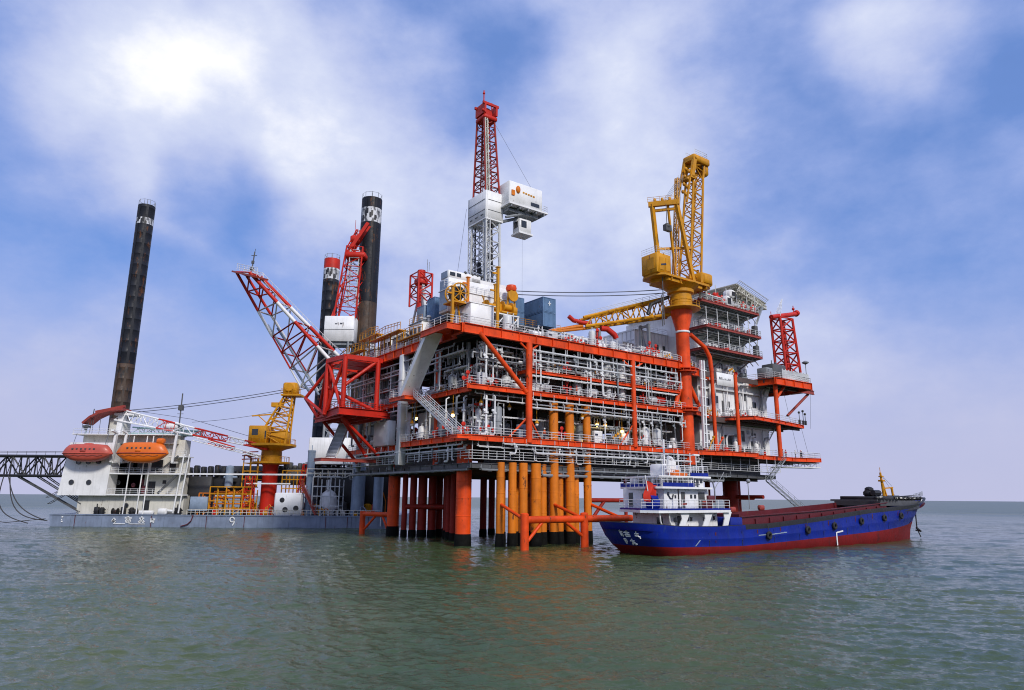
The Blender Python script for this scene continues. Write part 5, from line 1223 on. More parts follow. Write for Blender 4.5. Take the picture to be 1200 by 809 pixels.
m=pb(); m.box((B_(18.9),N_-.62,5.74),(B_(18.9)+.14,N_-.5,8.2)); m.build('pillar',BLACK,dk1)
m=pb(); m.prism([(14.4,N_+.5),(14.8,N_-.3),(24.6,N_-.3),(24.6,S_+.3),(16.4,S_+.3)],8.2,8.45); dk2=m.build('bridge_deck',WHITE,sh)
m=pb(); m.box((15,N_-.28,8.45),(21,N_-.22,8.95)); m.build('blue_dodger',HBLUE,dk2)
m=pb(); m.rail([(20.8,N_-.25,8.45),(14.8,N_-.2,8.45),(16.4,S_,8.45)],1.25,1.0,.045); m.build('railing',WHITE,dk2)
m=pb(); m.box((16.6,N_+1.2,8.45),(21.2,S_-1.4,9.6)); m.bbox((20.8,N_+.2,8.0),(23.5,S_-.2,9.6),.1); wh=m.build('wheelhouse',WHITE,sh)
each([((17+k*.78,N_+1.14,8.85),(17.5+k*.78,N_+1.2,9.4)) for k in range(5)]+[((21.1+k*.78,N_+.14,9.0),(21.6+k*.78,N_+.2,9.5)) for k in range(3)]+[((23.5,N_+.7+k*1.25,8.9),(23.56,N_+1.6+k*1.25,9.45)) for k in range(6)],'window',GLASS,wh)
m=pb(); m.beam((21.6,N_+.16,8.4),(22.4,N_+.16,8.5),.12); m.beam((21.6,N_+.16,8.75),(22.5,N_+.16,8.8),.12); m.beam((22.1,N_+.16,8.3),(22.0,N_+.16,9.0),.12); m.beam((21.5,N_+.16,9.05),(22.4,N_+.16,9.0),.1); m.build('lettering',INK,wh)
each([((16.55,b,8.9),(16.6,b+.8,9.45)) for b in (BC-2.4,BC-.9,BC+.6)]+[((15.95,b,5.9),(16,b+.75,7.7)) for b in (BC-1.4,BC+1.8)],'window',GLASS,wh)
m=pb(); m.box((16.3,BC-2.6,8.46),(16.36,S_+.2,8.95)); m.build('blue_dodger',HBLUE,dk2)
m=MB(PF@Matrix.Translation(V((0,0,-.7)))); m.prism([(15.2,N_+.6),(16,N_+.1),(24.4,N_-.3),(24.9,BC),(24.4,S_+.3),(17,S_-.2)],10.3,10.55); rf=m.build('roof',WHITE,sh)
m=MB(PF@Matrix.Translation(V((0,0,-.7)))); m.rail([(16,N_+.3,10.55),(24.2,N_,10.55),(24.2,S_,10.55)],1.3,.9,.045); m.build('roof_railing',WHITE,rf)
m=MB(PF@Matrix.Translation(V((0,0,-.7)))); m.box((20.6,N_-.05,10.55),(24.2,N_+.02,11.0)); m.build('roof_dodger',HBLUE,rf)
for q in (0,1,2):
    m=MB(PF@Matrix.Translation(V((0,0,-.7))))
    if q==0: m.bbox((17.4,BC-2.4,10.55),(19,BC,12.1),.15); m.plate([(17.0,N_+.9,11.0),(18.6,N_+.9,11.0),(18.9,N_+.9,12.4),(17.0,N_+.9,12.6)],.06)
    elif q==1: m.path([(20,BC-2,10.6),(20,BC-2,12.2),(19.4,BC-2,12.9),(18.9,BC-2,13.0)],.28,8)
    else: m.bbox((21,BC-1,10.55),(22.4,BC+1,11.6),.1)
    m.build('roof_locker' if q!=1 else 'roof_vent',WHITE,rf)
m=MB(PF@Matrix.Translation(V((0,0,-.7)))); m.tube((20.4,BC,10.5),(20.4,BC,15.6),.14,6); m.tube((19.4,BC-1.6,13.4),(19.4,BC+1.6,13.4),.06,5); m.tube((20.4,BC-1.4,14.4),(20.4,BC+1.4,14.4),.07,5); m.box((20.1,BC-1.2,14.4),(20.7,BC-.9,14.8)); m.tube((19.4,BC,13.4),(20.4,BC,13.4),.06,5); m.build('mast',WHITE,rf)
for a,h,hd in ((15.9,13.2,0),(22.6,13.3,1),(17.2,13.0,0),(19.0,14,0),(21.4,13.6,0),(23.8,12.8,0)):
    m=MB(PF@Matrix.Translation(V((0,0,-.7)))); m.tube((a,N_+.6,10.5),(a,N_+.6,h),.06,5); hd and m.beam((a-.6,N_+.6,h+.1),(a+.6,N_+.6,h+.1),.3,.2); m.build('aerial',WHITE,rf)
m=MB(PF@Matrix.Translation(V((0,0,-.7)))); m.bbox((17.6,N_+.2,10.56),(20.4,N_+1.2,11.0),.12); m.blob((18.6,N_+.6,11.1),.5,.4,.25); tag(m.build('life_raft',LBOR),'orange life raft packed on the wheelhouse roof of the blue ship','life raft')
m=MB(PF@Matrix.Translation(V((0,0,-.7)))); m.bbox((23.4,N_-.5,7.1),(24.9,N_-.1,8.1),.1); m.box((22.6,N_-.45,5.8),(24.2,N_-.05,7.2)); tag(m.build('deck_gear_pile',MAROON),'dark red gear piled at the front of the ship boat deck','gear')
fl=thing('ensign','red flag drooping from a slanted pole at the ship stern rail','flag',PF,(13.4,BC-3.4,5.8))
m=pb(); vs=[];fs=[]
for i in range(11):
    for j in range(9):
        u=i/10; w=j/8; vs.append((13.1+u*1.7+.2*math.sin(w*6+u*3),BC-3.3+.35*math.sin(u*11+w*2),9.2-w*2.6-u*.8+.12*math.sin(u*9)))
for i in range(10):
    for j in range(8): fs.append((i*9+j,(i+1)*9+j,(i+1)*9+j+1,i*9+j+1))
m.add(vs,fs); m.add([(x,y+.03,z) for x,y,z in vs],[f[::-1] for f in fs]); m.build('cloth',FLAGR,fl)
m=pb(); m.tube((13.9,BC-3.3,5.5),(13.0,BC-3.3,9.8),.07,6); m.build('pole',WHITE,fl)
m=pb(); m.bbox((13.6,BC-3.9,5.75),(15.0,BC-2.6,6.9),.12); m.plate([(13.4,BC-3.95,6.9),(14.6,BC-3.95,6.9),(14.9,BC-3.5,7.3),(13.7,BC-3.4,7.3)],.05); tag(m.build('covered_box',HBLUE),'blue covered box below the red flag on the ship stern deck','box')
# wash and foam lines belong to the sea
# tyres along the near side
for i,a in enumerate((35.2,45.0,52.4,60.6,68.2,74.6)):
    z=deckz(a)-1.55; c=hullpt(a,z,.32)
    t=thing('tyre_fender',None,'tyre','' and PF or PF,(c.x,c.y,c.z-.5),'tyre fenders on the blue hull')
    m=pb(); n=16; k=8; R,r=.40,.19; vs=[(c.x+(R+r*math.cos(2*math.pi*j/k))*math.cos(2*math.pi*i2/n),c.y+r*math.sin(2*math.pi*j/k),c.z+(R+r*math.cos(2*math.pi*j/k))*math.sin(2*math.pi*i2/n)) for i2 in range(n) for j in range(k)]
    m.add(vs,[(i2*k+j,((i2+1)%n)*k+j,((i2+1)%n)*k+(j+1)%k,i2*k+(j+1)%k) for i2 in range(n) for j in range(k)]); m.build('tyre',RUBBER,t)
    m=pb(); m.tube((c.x,c.y,c.z+.5),(c.x,c.y+.15,deckz(a)+.05),.04,5); m.build('rope',ROPE,t)
    reg(t,'black tyre hanging as a fender on the blue hull',a,'the stern')
for a in (40,47.5):
    m=pb(); m.bbox((a-.6,BC+3.6,ca_z(a)),(a+.6,BC+4.3,ca_z(a)+.8),.15); reg(tag(m.build('hatch_locker',OXIDE),None,'locker','red lockers'),'small red locker on the far coaming of the ship',a,'the stern')
m=pb(); m.tube((44.5,BC+4,5.4),(44.5,BC+4,9.6),.07,6); m.blob((44.6,BC+4,9.8),.35); m.beam((44.2,BC+4,9.4),(45,BC+4,9.6),.1); tag(m.build('deck_light_pole',GREY),'slim pole with a dark lamp on the far side of the ship hold','lamp post')
m=pb(); m.path([(36,BC+4,5),(36,BC+4,8.4),(35.6,BC+4,9.6),(34,BC+4,9.9),(31,BC+4,9.9)],.12,6); m.path([(36,BC+4,8.4),(38.5,BC+4,11)],.06,5); tag(m.build('bent_pipe',GREY),'bent grey pipe standing between the bridge house and the ship hold','pipe')
# ------------------------------------------------------------------ people
def person(M,loc,yaw,label,top,legs,helm,pose=0,group='workers'):
    W=M @ Matrix.Translation(V(loc)) @ Matrix.Rotation(yaw,4,'Z')
    J={'pelvis':(0,0,.95,.13),'waist':(0,0,1.1,.125),'chest':(0,-.01,1.34,.15),'neck':(0,0,1.50,.06),'head0':(0,-.015,1.60,.085),'head1':(0,-.02,1.70,.085)}
    E=[('pelvis','waist'),('waist','chest'),('chest','neck'),('neck','head0'),('head0','head1')]
    for s in (-1,1):
        q='L' if s<0 else 'R'; st=.14*s if pose else .02*s
        J.update({'hip'+q:(.10*s,0,.88,.10),'kn'+q:(.11*s,-.03+st*.6,.48,.065),'an'+q:(.11*s,st+.02,.09,.048),'toe'+q:(.12*s,st-.13,.05,.042),
                  'sh'+q:(.19*s,0,1.42,.07)})
        if pose==1: J.update({'el'+q:(.25*s,-.12,1.16,.045),'wr'+q:(.16*s,-.34,1.12,.033),'ha'+q:(.14*s,-.42,1.12,.03)})
        else: J.update({'el'+q:(.26*s,.03,1.14,.045),'wr'+q:(.27*s,-.06,.90,.033),'ha'+q:(.27*s,-.09,.82,.032)})
        E+=[('pelvis','hip'+q),('hip'+q,'kn'+q),('kn'+q,'an'+q),('an'+q,'toe'+q),('chest','sh'+q),('sh'+q,'el'+q),('el'+q,'wr'+q),('wr'+q,'ha'+q)]
        hx,hy,hz_=J['ha'+q][:3]; d=V((0,-1,0)) if pose==1 else V((0,-.3,-1)).normalized()
        for f in range(5):
            k=f'f{f}'+q; o=(f-1.5)*.018 if f<4 else 0
            b=V((hx+(0 if pose!=1 else o),hy+(o if pose!=1 else 0),hz_))+(d*.02)
            L=(.055,.065,.06,.045,.03)[f]
            if f==4: e=b+V((-s*.03,-.02,0)); 
            else: e=b+d*L
            J[k]=(*e,.008); E.append(('ha'+q,k))
    names=list(J); me=bpy.data.meshes.new('person'); me.from_pydata([J[n][:3] for n in names],[(names.index(a),names.index(b)) for a,b in E],[])
    o=bpy.data.objects.new('person_tmp',me); COL.objects.link(o)
    md=o.modifiers.new('s','SKIN'); sv=me.skin_vertices[0].data
    for i,n in enumerate(names): r=J[n][3]; sv[i].radius=(r,r); sv[i].use_root=(n=='pelvis')
    o.modifiers.new('u','SUBSURF').levels=1
    dg=bpy.context.evaluated_depsgraph_get(); me2=bpy.data.meshes.new_from_object(o.evaluated_get(dg)); bpy.data.objects.remove(o)
    for mm in (legs,top,SKIN,BLACK): me2.materials.append(mm)
    for p in me2.polygons:
        c=p.center; hand=(abs(c.x)>.2 and c.z<.9 and pose!=1 and c.z>.7) or (pose==1 and c.y<-.34)
        p.material_index=3 if c.z<.13 else (2 if (c.z>1.5 or hand) else (1 if c.z>.98 or (abs(c.x)>.2 and c.z>.85) else 0)); p.use_smooth=True
    b=bpy.data.objects.new('person',me2); COL.objects.link(b); b.matrix_world=W; WM[b]=W
    tag(b,label,'person',group)
    m=MB(W); m.lathe((0,-.015,1.70),[(.145,-.02),(.125,.02),(.118,.09),(.08,.14),(.02,.16)],12); m.box((-.1,-.17,1.68),(.1,-.10,1.70)); m.build('helmet',helm,b)
    m=MB(W); m.blob((-.033,-.103,1.655),.011,.008,.009,6,4); m.blob((.033,-.103,1.655),.011,.008,.009,6,4); m.build('eye',BLACK,b)
    m=MB(W); m.blob((0,-.115,1.625),.013,.02,.02,6,4); m.blob((.088,-.01,1.64),.012,.02,.03,6,4); m.blob((-.088,-.01,1.64),.012,.02,.03,6,4); m.box((-.022,-.108,1.585),(.022,-.1,1.592)); m.build('facial_feature',SKIN,b)
    return b
for i,(a,b,yw,top,leg_,hm,ps,lb) in enumerate(((82.2,3.4,.3,NAVY,NAVY,HELMR,0,'worker in navy overalls and red helmet, leftmost on the right deck tip'),
      (84.2,4.0,-.3,REDC,NAVY,HELMR,0,'worker in a red jacket standing on the right deck tip'),
      (86.6,3.2,.1,LGREY,NAVY,HELM,1,'worker in a pale grey jacket holding the railing on the right deck tip'),
      (88.0,2.6,.6,NAVY,NAVY,HELM,1,'worker in navy with a white helmet, third from the outer end of the deck tip'),
      (88.9,3.4,.2,NAVY,BLACK,HELMR,0,'worker in dark clothes and red helmet at the outer end of the deck tip'),
      (53.6,.3,.2,NAVY,NAVY,HELM,0,'worker in dark overalls standing at the foot of the orange crane column'),
      (14.4,.6,.2,ORC,NAVY,HELM,0,'worker in an orange jacket behind the railing of the lowest main deck'),
      (21.2,.7,.1,ORC,NAVY,HELMR,1,'worker in orange with a red helmet on the middle deck behind the railing'))):
    z=22.95 if i==7 else 15.65
    person(PF,(a,b,z),yw,lb,top,leg_,hm,ps)
# ------------------------------------------------------------------ jack-up barge behind on the left (world axes; hull front at Y=156)
bg=thing('jack_up_barge','long blue-grey jack-up barge with a white deckhouse lying behind the platform','barge',ID,(-65,175,0))
m=MB()
prof=[(-102.3,156),(-27,156),(-27,214),(-112,214),(-112,184),(-103.4,166)]
n=len(prof); vs=[(x+(.9 if i==0 else 0),y+(.1 if y<157 else 0),-2) for i,(x,y) in enumerate(prof)]+[(x,y,2.6) for x,y in prof]
m.add(vs,[tuple(range(n-1,-1,-1)),tuple(range(n,2*n))]+[(i,(i+1)%n,n+(i+1)%n,n+i) for i in range(n)])
for k in range(11): m.box((-97.5+k*6.9,155.93,.05),(-97.4+k*6.9,156,2.5))
m.box((-102,155.85,2.45),(-27,156,2.68)); hl=m.build('hull',BARGE,bg)
m=MB()
for k in range(4):
    x=-88.4+k*2.95+(0 if k<3 else -.3); s=1.7 if 0<k<3 else 1.25; z=.85
    for x0,y0,x1,y1 in GL[(2,1,4,0)[k]]: m.beam((x+x0*s,155.9,z+y0*s*.85),(x+x1*s,155.9,z+y1*s*.85),.26,.14,up=(0,1,0))
m.box((-87.8,155.88,.55),(-85.2,155.93,.72)); m.box((-84.4,155.88,.55),(-80.8,155.93,.7))
for z,l in ((1.9,.35),(1.3,.2),(.9,.35)): m.box((-99.4,155.88,z),(-99.4+l,155.93,z+.28))
m.build('name_lettering',MARK,hl)
m=MB()
pts=[(-50.6+.55*math.sin(t)*.75-.0,155.9,1.55+.45*math.cos(t)) for t in [k*2*math.pi/14 for k in range(15)]]
pts=[(-61.6+.48*math.sin(k*2*math.pi/14),155.86,1.72+.5*math.cos(k*2*math.pi/14)) for k in range(15)]
for p,q in zip(pts,pts[1:]): m.beam(p,q,.24,.08,up=(0,1,0))
for p,q in (((-61.12,155.86,1.72),(-61.14,155.86,1.0)),((-61.14,155.86,1.0),(-61.45,155.86,.45))): m.beam(p,q,.24,.08,up=(0,1,0))
m.box((-28.9+0,155.9,.5),(-28.7,155.95,2.4)); m.build('hull_number',MARK,hl)
m=MB()
for k,x in enumerate((-96.5,-79.6,-67.4,-59,-41,-36.2,-31.6)): m.box((x,155.9,.1),(x+.12,155.95,2.4))
m.path([(-70.3,155.8,2.6),(-70.6,155.7,1.4),(-71.4,155.7,.6),(-72.8,155.75,.2)],.12,6); m.build('rust_seam',MAROON,hl)
# jack legs
def jleg(x,y,r,top,bands,lab):
    m=MB(); m.lathe((x,y,0),[(r*1.25,2.6),(r*1.25,3.4),(r*1.02,3.5)],28); t=m.build('leg',BARGE,bg,label=lab)
    for z0,z1,mt in bands:
        z0=max(z0,3.0)
        m=MB(); pr=[(r,z0)]; z=z0
        while z+3<z1-.3: z+=3; pr+=[(r,z),(r*1.006,z+.02),(r*1.006,z+.12),(r,z+.14)]
        pr+=[(r,z1)]; m.lathe((x,y,0),pr,28)
        if mt is not WORN and mt is not RED:
            for k in range(2):
                an=math.radians(250+k*55); c=V((x+r*math.cos(an),y+r*math.sin(an),0)); m.beam(c+V((0,0,z0+.1)),c+V((0,0,z1-.1)),.6,.22,up=(math.cos(an),math.sin(an),0))
        m.build('leg_section',mt,t)
    m=MB()
    for k in range(9):
        an=2*math.pi*k/9; c=V((x+r*.95*math.cos(an),y+r*.95*math.sin(an),top)); an2=an+2*math.pi/9; c2=V((x+r*.95*math.cos(an2),y+r*.95*math.sin(an2),top))
        m.tube(c,c+V((0,0,1.5)),.07,4); m.tube(c+V((0,0,1.4)),c2+V((0,0,1.4)),.04,4)
    m.tube((x,y,top),(x,y,top+2.2),.08,5); m.build('top_railing',GREY,t)
    m=MB(); 
    for k in range(9): 
        an=math.radians(232+k*9); zz=[b for b in bands if b[2] is WORN]
        if zz and k%3!=1:
            z0,z1=zz[0][:2]; c=V((x+r*1.01*math.cos(an),y+r*1.01*math.sin(an),(z0+z1)/2+(k%4-1.5)*.6)); m.beam(c-V((0,0,.7)),c+V((0,0,.7)),.5,.1,up=(math.cos(an),math.sin(an),0))
    if m.v: m.build('leg_marking',BLACK,t)
    return t
jleg(-100.6,175,2.15,84.2,[(0,40,LEGR),(40,78.6,LEGB),(78.6,80.4,WORN),(80.4,84.2,LEGB)],'black and rusty cylindrical jack-up leg rising alone above the deckhouse on the far left')
jleg(-38.8,175,2.75,86.6,[(0,57,LEGR),(57,79.4,LEGB),(79.4,83.6,WORN),(83.6,86.6,LEGB)],'tallest black jack-up leg with a white band beside the red lattice tower')
jleg(-57.0,205,2.45,79.8,[(0,73.0,LEGB),(73.0,76.6,WORN),(76.6,79.8,RED)],'slimmer black jack-up leg with a red top and white ring behind the lattice tower')
# deckhouse
dhs=thing('deckhouse','white barge deckhouse with round portholes and railed galleries below the two lifeboats','deckhouse',ID,(-87,162,2.6))
m=MB(); m.box((-97.4,157.6,2.65),(-73.6,160.4,6.8)); m.build('lower_wall',CREAM,dhs)
m=MB(); m.plate([(-101.2,156.0,6.7),(-90.4,156,6.7),(-89.9,156,18.4),(-99.9,156,18.4)],-12) ; ow=m.build('overhang_wall',WHITE,dhs)
m=MB(); m.box((-91,159.6,6.9),(-75.6,162.4,19.4)); m.box((-75.7,158.2,6.9),(-74.2,160.2,15.3)); m.box((-98.5,158.2,18.4),(-83,168,20.2)); m.box((-83,158.2,18.4),(-77,162,20.2)); m.box((-97,159.6,2.7),(-84,168,18.4)); m.build('upper_wall',CREAM,dhs)
m=MB()
for z,x1 in ((6.75,-73.2),(11.4,-60.0)):
    m.box((-90.4 if z>7 else -101.2,156.1,z),(x1 if z<7 else -73.8,159.8 if z>7 else 158.6,z+.32))
m.box((-99.8,155.9,20.2),(-76.6,162,20.4)); m.box((-78,156.6,15.3),(-73.6,160.4,15.5)); m.build('gallery_deck',WHITE,dhs)
m=MB(); m.rail([(-90.2,156.2,7.1),(-73.4,156.2,7.1)],1.1,1.7,.05); m.rail([(-90,156.2,11.7),(-73.4,156.2,11.7)],1.1,1.7,.05); m.rail([(-99.6,156,20.4),(-75.4,156,20.4)],1.1,1.8,.05); m.rail([(-77.6,156.8,15.5),(-73.8,156.8,15.5)],1.2,1,.05); m.build('railing',GALV,dhs)
m=MB()
for x in (-83.2,-81.8,-86.2): m.tube((x,156.2,2.7),(x+.5,156.2,20),.13,6)
for x in (-74.9,-73.7): m.tube((x,155.9,3),(x+1.1,155.9,16),.16,6)
m.build('gallery_post',WHITE,dhs)
def port(x,y,z,r=.58):
    m=MB(); m.lathe((x,y,z),[(r*.8,.0),(r*.8,.06)],16,axis=(0,-1,0)); p_=m.build('porthole',GLASS,dhs)
    m=MB(); pts=[(x+r*.9*math.cos(k*math.pi/8),y-.05,z+r*.9*math.sin(k*math.pi/8)) for k in range(17)]; m.path(pts,.09,5); m.build('rim',DGREY,p_)
for x,z in ((-98.4,9.55),(-94.5,9.55),(-97.4,14.05),(-95.2,14.1),(-92.9,14.15)): port(x,156.0-.02,z)
for x,y,z in ((-90.0,159.6,9.6),(-86.4,157.6,4.5)): port(x,y,z)
for x0,x1,z0,z1,y in ((-83.0,-81.4,7.1,9.9,159.6),(-82.7,-81.2,3.4,5.7,157.6),(-86,-83.6,12,14.2,159.6),(-82.8,-80.2,12.2,14.8,159.6),(-79.8,-79.0,9.4,10.2,159.6),(-88.4,-87,12,14,159.6),(-78.6,-77.2,12,14.4,159.6)):
    m=MB(); m.box((x0,y-.05,z0),(x1,y,z1)); m.build('dark_opening',BLACK,dhs)
m=MB(); m.lathe((-86.4,159.6,9.1),[(.5,0),(.5,.1),(.3,.12)],12,axis=(0,-1,0)); m.build('fire_hose_reel',MAROON,dhs)
for c in ((-85.0,9.2,-84.1,10.4),(-84.4,7.2,-83.2,9.0)):
    m=MB(); m.box((c[0],159.5,c[1]),(c[2],159.6,c[3])); m.build('fire_hose_box',MAROON,dhs)
m=MB(); m.beam((-79,156.3,7.2),(-75.2,156.5,11.4),.25,.5); m.beam((-79.6,156.4,11.8),(-75.4,156.6,15.6),.2,.4); m.build('outside_stair',DGREY,dhs)
for i,(c,k) in enumerate((((-93.,156.7),0),((-91.2,156.8),1),((-88.2,156.8),2),((-87.0,156.6),0),((-84.6,156.9),1),((-84.0,156.8),2),((-75.0,156.7),0),((-74.0,156.8),1))):
    x,y=c; m=MB()
    if k==0: m.bbox((x,y,2.65),(x+1,y+.7,4.2),.08); m.tube((x+.5,y+.3,4.2),(x+.5,y+.3,4.9),.12,6); m.box((x-.1,y-.06,3.2),(x+1.1,y,3.35))
    elif k==1: m.lathe((x,y,2.65),[(.5,0),(.55,.1),(.55,1.2),(.3,1.5)],12); m.tube((x-.8,y,3.6),(x+.8,y,3.6),.14,6)
    else: m.lathe((x-.6,y,3.3),[(.7,0),(.7,.1),(.35,.12),(.35,1.1),(.7,1.12),(.7,1.2)],12,axis=(1,0,0)); m.bbox((x-.7,y-.4,2.65),(x+.7,y+.4,3.0),.05)
    reg(tag(m.build('deck_gear',BLACK),None,'gear','dark gear at the deckhouse foot'),'dark deck gear at the foot of the barge deckhouse',x,'the left')
m=MB(); m.bbox((-82.8,156.3,2.7),(-79.6,157.2,3.5),.1); m.bbox((-78.6,156.3,2.7),(-76.6,157.2,4.0),.2); m.tube((-77,156.8,3.6),(-75,156.8,3.4),.25,8); tag(m.build('white_deck_box',WHITE),'white boxes standing on the barge deck below the galleries','box')
m=MB()
for x in (-99,-98.2,-96.6,-95): m.tube((x,158,20.4),(x,158,23+R_.random()*2),.06,4)
m.blob((-98.2,158,22),.5,.4,.6); m.beam((-97.2,158,20.4),(-96.8,158,26.3),.15); m.beam((-98.6,158,22.2),(-97.4,158,22.2),.9,.5); tag(m.build('antenna_cluster',DGREY),'cluster of aerials at the left end of the deckhouse roof','aerials')
m=MB(); m.beam((-91.4,160,20.4),(-91.0,160,25.6),1.6,1.2); m.box((-92.6,159,25.0),(-88,163,25.5)); tag(m.build('mast_base',WHITE),'white post carrying the curved red roof on the deckhouse','post')
m=MB(); pts=[(-98.6,22.9),(-97.0,24.4),(-95.2,25.3),(-92.5,26.0),(-89.8,26.2)]
for (x0,z0),(x1,z1) in zip(pts,pts[1:]): m.beam((x0,159,z0),(x1,159,z1),4,.5)
m.beam((-96.6,158.4,25.6),(-90,158.4,27),.5,.6); tag(m.build('curved_canopy',OXIDE),'curved dark red canopy on the deckhouse roof at the foot of the lone black leg','canopy')
m=MB(); m.tube((-98.4,158.6,20.4),(-98,158.6,23.6),.1,5); tag(m.build('canopy_strut',TEAL),'thin pale strut propping the left end of the red canopy','strut')
# lifeboats
def lifeboat(x0,x1,z0,z1,y,mt,lab,cab):
    t=thing('lifeboat',lab,'lifeboat',ID,((x0+x1)/2,y,z0))
    L=x1-x0; Hh=z1-z0; m=MB(); S=22; K=14; vs=[]
    for i in range(S+1):
        u=i/S; f=max(.02,(1-abs(2*u-1)**3.2))**.6
        zt=z0+Hh*(.52+.48*min(1,1.25*(1-abs(2*u-1)**5)))*.98; zb=z0+Hh*.0+Hh*.42*abs(2*u-1)**3
        zm=z0+Hh*.46
        for k in range(K):
            a=2*math.pi*k/K; c,s=math.cos(a),math.sin(a)
            hh=(zt-zm) if s>0 else (zm-zb)
            vs.append((x0+L*u,y+1.5*f*math.copysign(abs(c)**.7,c),zm+hh*math.copysign(abs(s)**.8,s)*(f**.35)))
    fs=[(i*K+k,i*K+(k+1)%K,(i+1)*K+(k+1)%K,(i+1)*K+k) for i in range(S) for k in range(K)]+[tuple(range(K)),tuple(range((S+1)*K-1,S*K-1,-1))]
    m.add(vs,fs); h=m.build('hull',mt,t)
    m=MB(); pts=[(x0+L*(.02+.96*i/16),y-1.5*max(.02,1-abs(2*(.02+.96*i/16)-1)**3.2)**.6-.05,z0+Hh*.46) for i in range(17)]
    m.path(pts,.11,6); m.build('rubbing_strake',mt if mt is LBRED else OXIDE,h)
    m=MB()
    for k in range(6): m.box((x0+L*(.25+k*.085),y-1.53,z0+Hh*.66),(x0+L*(.25+k*.085)+.36,y-1.2,z0+Hh*.73))
    m.build('window',DGREY,h)
    m=MB(); sg=[]
    for k in range(9):
        u=.14+.09*k; yy=y-1.5*max(.02,1-abs(2*u-1)**3.2)**.6-.1; sg.append((x0+L*u,yy,z0+Hh*(.36-(.05 if k%2 else 0))))
    m.path(sg,.04,4); m.build('grab_line',ROPE,h)
    m=MB(); m.bbox((x0+L*.42,y-1.56,z0+Hh*.52),(x0+L*.53,y-1.2,z0+Hh*.64),.05); m.build('side_hatch',mt if cab else OXIDE,h)
    m=MB()
    if cab: m.bbox((x1-L*.24,y-.7,z1-.5),(x1-L*.10,y+.7,z1+.75),.25); m.box((x1-L*.22,y-.73,z1),(x1-L*.12,y-.7,z1+.4))
    else: m.blob((x0+L*.5,y,z1-.1),1.2,.6,.25)
    m.build('conning_cabin',mt,t)
    m=MB(); m.tube((x0+L*.18,y,z1-.5),(x0+L*.18,y+1,z1+2.4),.06,5); m.tube((x0+L*.82,y,z1-.5),(x0+L*.82,y+1,z1+2.4),.06,5); m.build('fall_wire',CABLE,t)
lifeboat(-100.0,-88.8,13.95,18.0,153.9,LBRED,'faded red enclosed lifeboat hanging at the left end of the barge deckhouse',False)
lifeboat(-88.0,-76.4,13.75,18.5,153.9,LBOR,'bright orange enclosed lifeboat hanging right of the faded red one',True)
for x,lab in ((-89.9,'white davit between the two lifeboats'),(-76.2,'white davit right of the orange lifeboat'),(-87.6,'thin white davit behind the orange lifeboat')):
    m=MB(); w=.8 if x<-89 else .35; m.beam((x,155.6,14),(x+.4,155.6,20.6),w,.5); m.beam((x+.4,155.6,20.6),(x+.4,153.8,21),w*.8,.4); m.beam((x,155.6,14),(x,158.3,14.2),w,.4); tag(m.build('boat_davit',WHITE),lab,'davit')
# lattice boom of the deckhouse crane
lb=thing('deckhouse_crane','white and red lattice crane boom sloping down from the deckhouse towards the yellow crane','crane',ID,(-88,161,21))
P0,P1=V((-92.2,160,25.2)),V((-58.6,158.5,18.2))
for t0,t1,mt in ((0,.30,WHITE),(.30,.42,RED),(.42,.56,WHITE),(.56,.8,RED),(.8,.92,WHITE),(.92,1.08,RED)):
    m=MB(); a=P0.lerp(P1,t0); b=P0.lerp(P1,t1); h=lambda t:(1.8-.6*t,2.6-1.7*t)
    m.lattice(a,b,h(t0),h(t1),max(2,int((t1-t0)*18)),.2,.09); m.build('boom_section',mt,lb)
m=MB(); m.lattice((-88.5,161,21.6),(-72.2,160,20.9),(1.8,1.4),(1.2,1.0),9,.2,.09); m.box((-89,159,20.4),(-74,162,20.9)); m.build('boom_rest',TEAL,lb)
m=MB(); m.lattice((-73,158,19.6),(-57,157,15.6),(.9,.9),(.5,.5),8,.12,.05); m.build('lower_boom_arm',WHITE,lb)
m=MB(); m.lattice((-69.5,158,18.9),(-63.5,157.6,17.3),(1.05,1.05),(.85,.85),3,.17,.1); m.build('lower_boom_red_section',RED,lb)
m=MB(); m.bbox((-94,160,20.4),(-90.6,163,24.4),.1); m.build('cab',CREAM,lb)
m=MB(); m.path([(-90,160,26.4),(-75,160,24.3),(-58,158.6,19.6)],.05,4); m.build('boom_line',CABLE,lb)
m=MB(); m.tube((-77.2,159,20.4),(-77.2,159,30.2),.14,6); m.box((-77.7,158.6,26.2),(-76.7,159.4,27.4)); m.tube((-77.9,159,25.4),(-76.5,159,25.4),.06,5); tag(m.build('signal_mast',DGREY),'thin dark signal mast standing on the deckhouse roof','mast')
m=MB(); m.blob((-79,160,22.6),2.4,1.6,1.1,14,8); tag(m.build('radome',WHITE),'white domed cover on the deckhouse roof below the signal mast','radome')
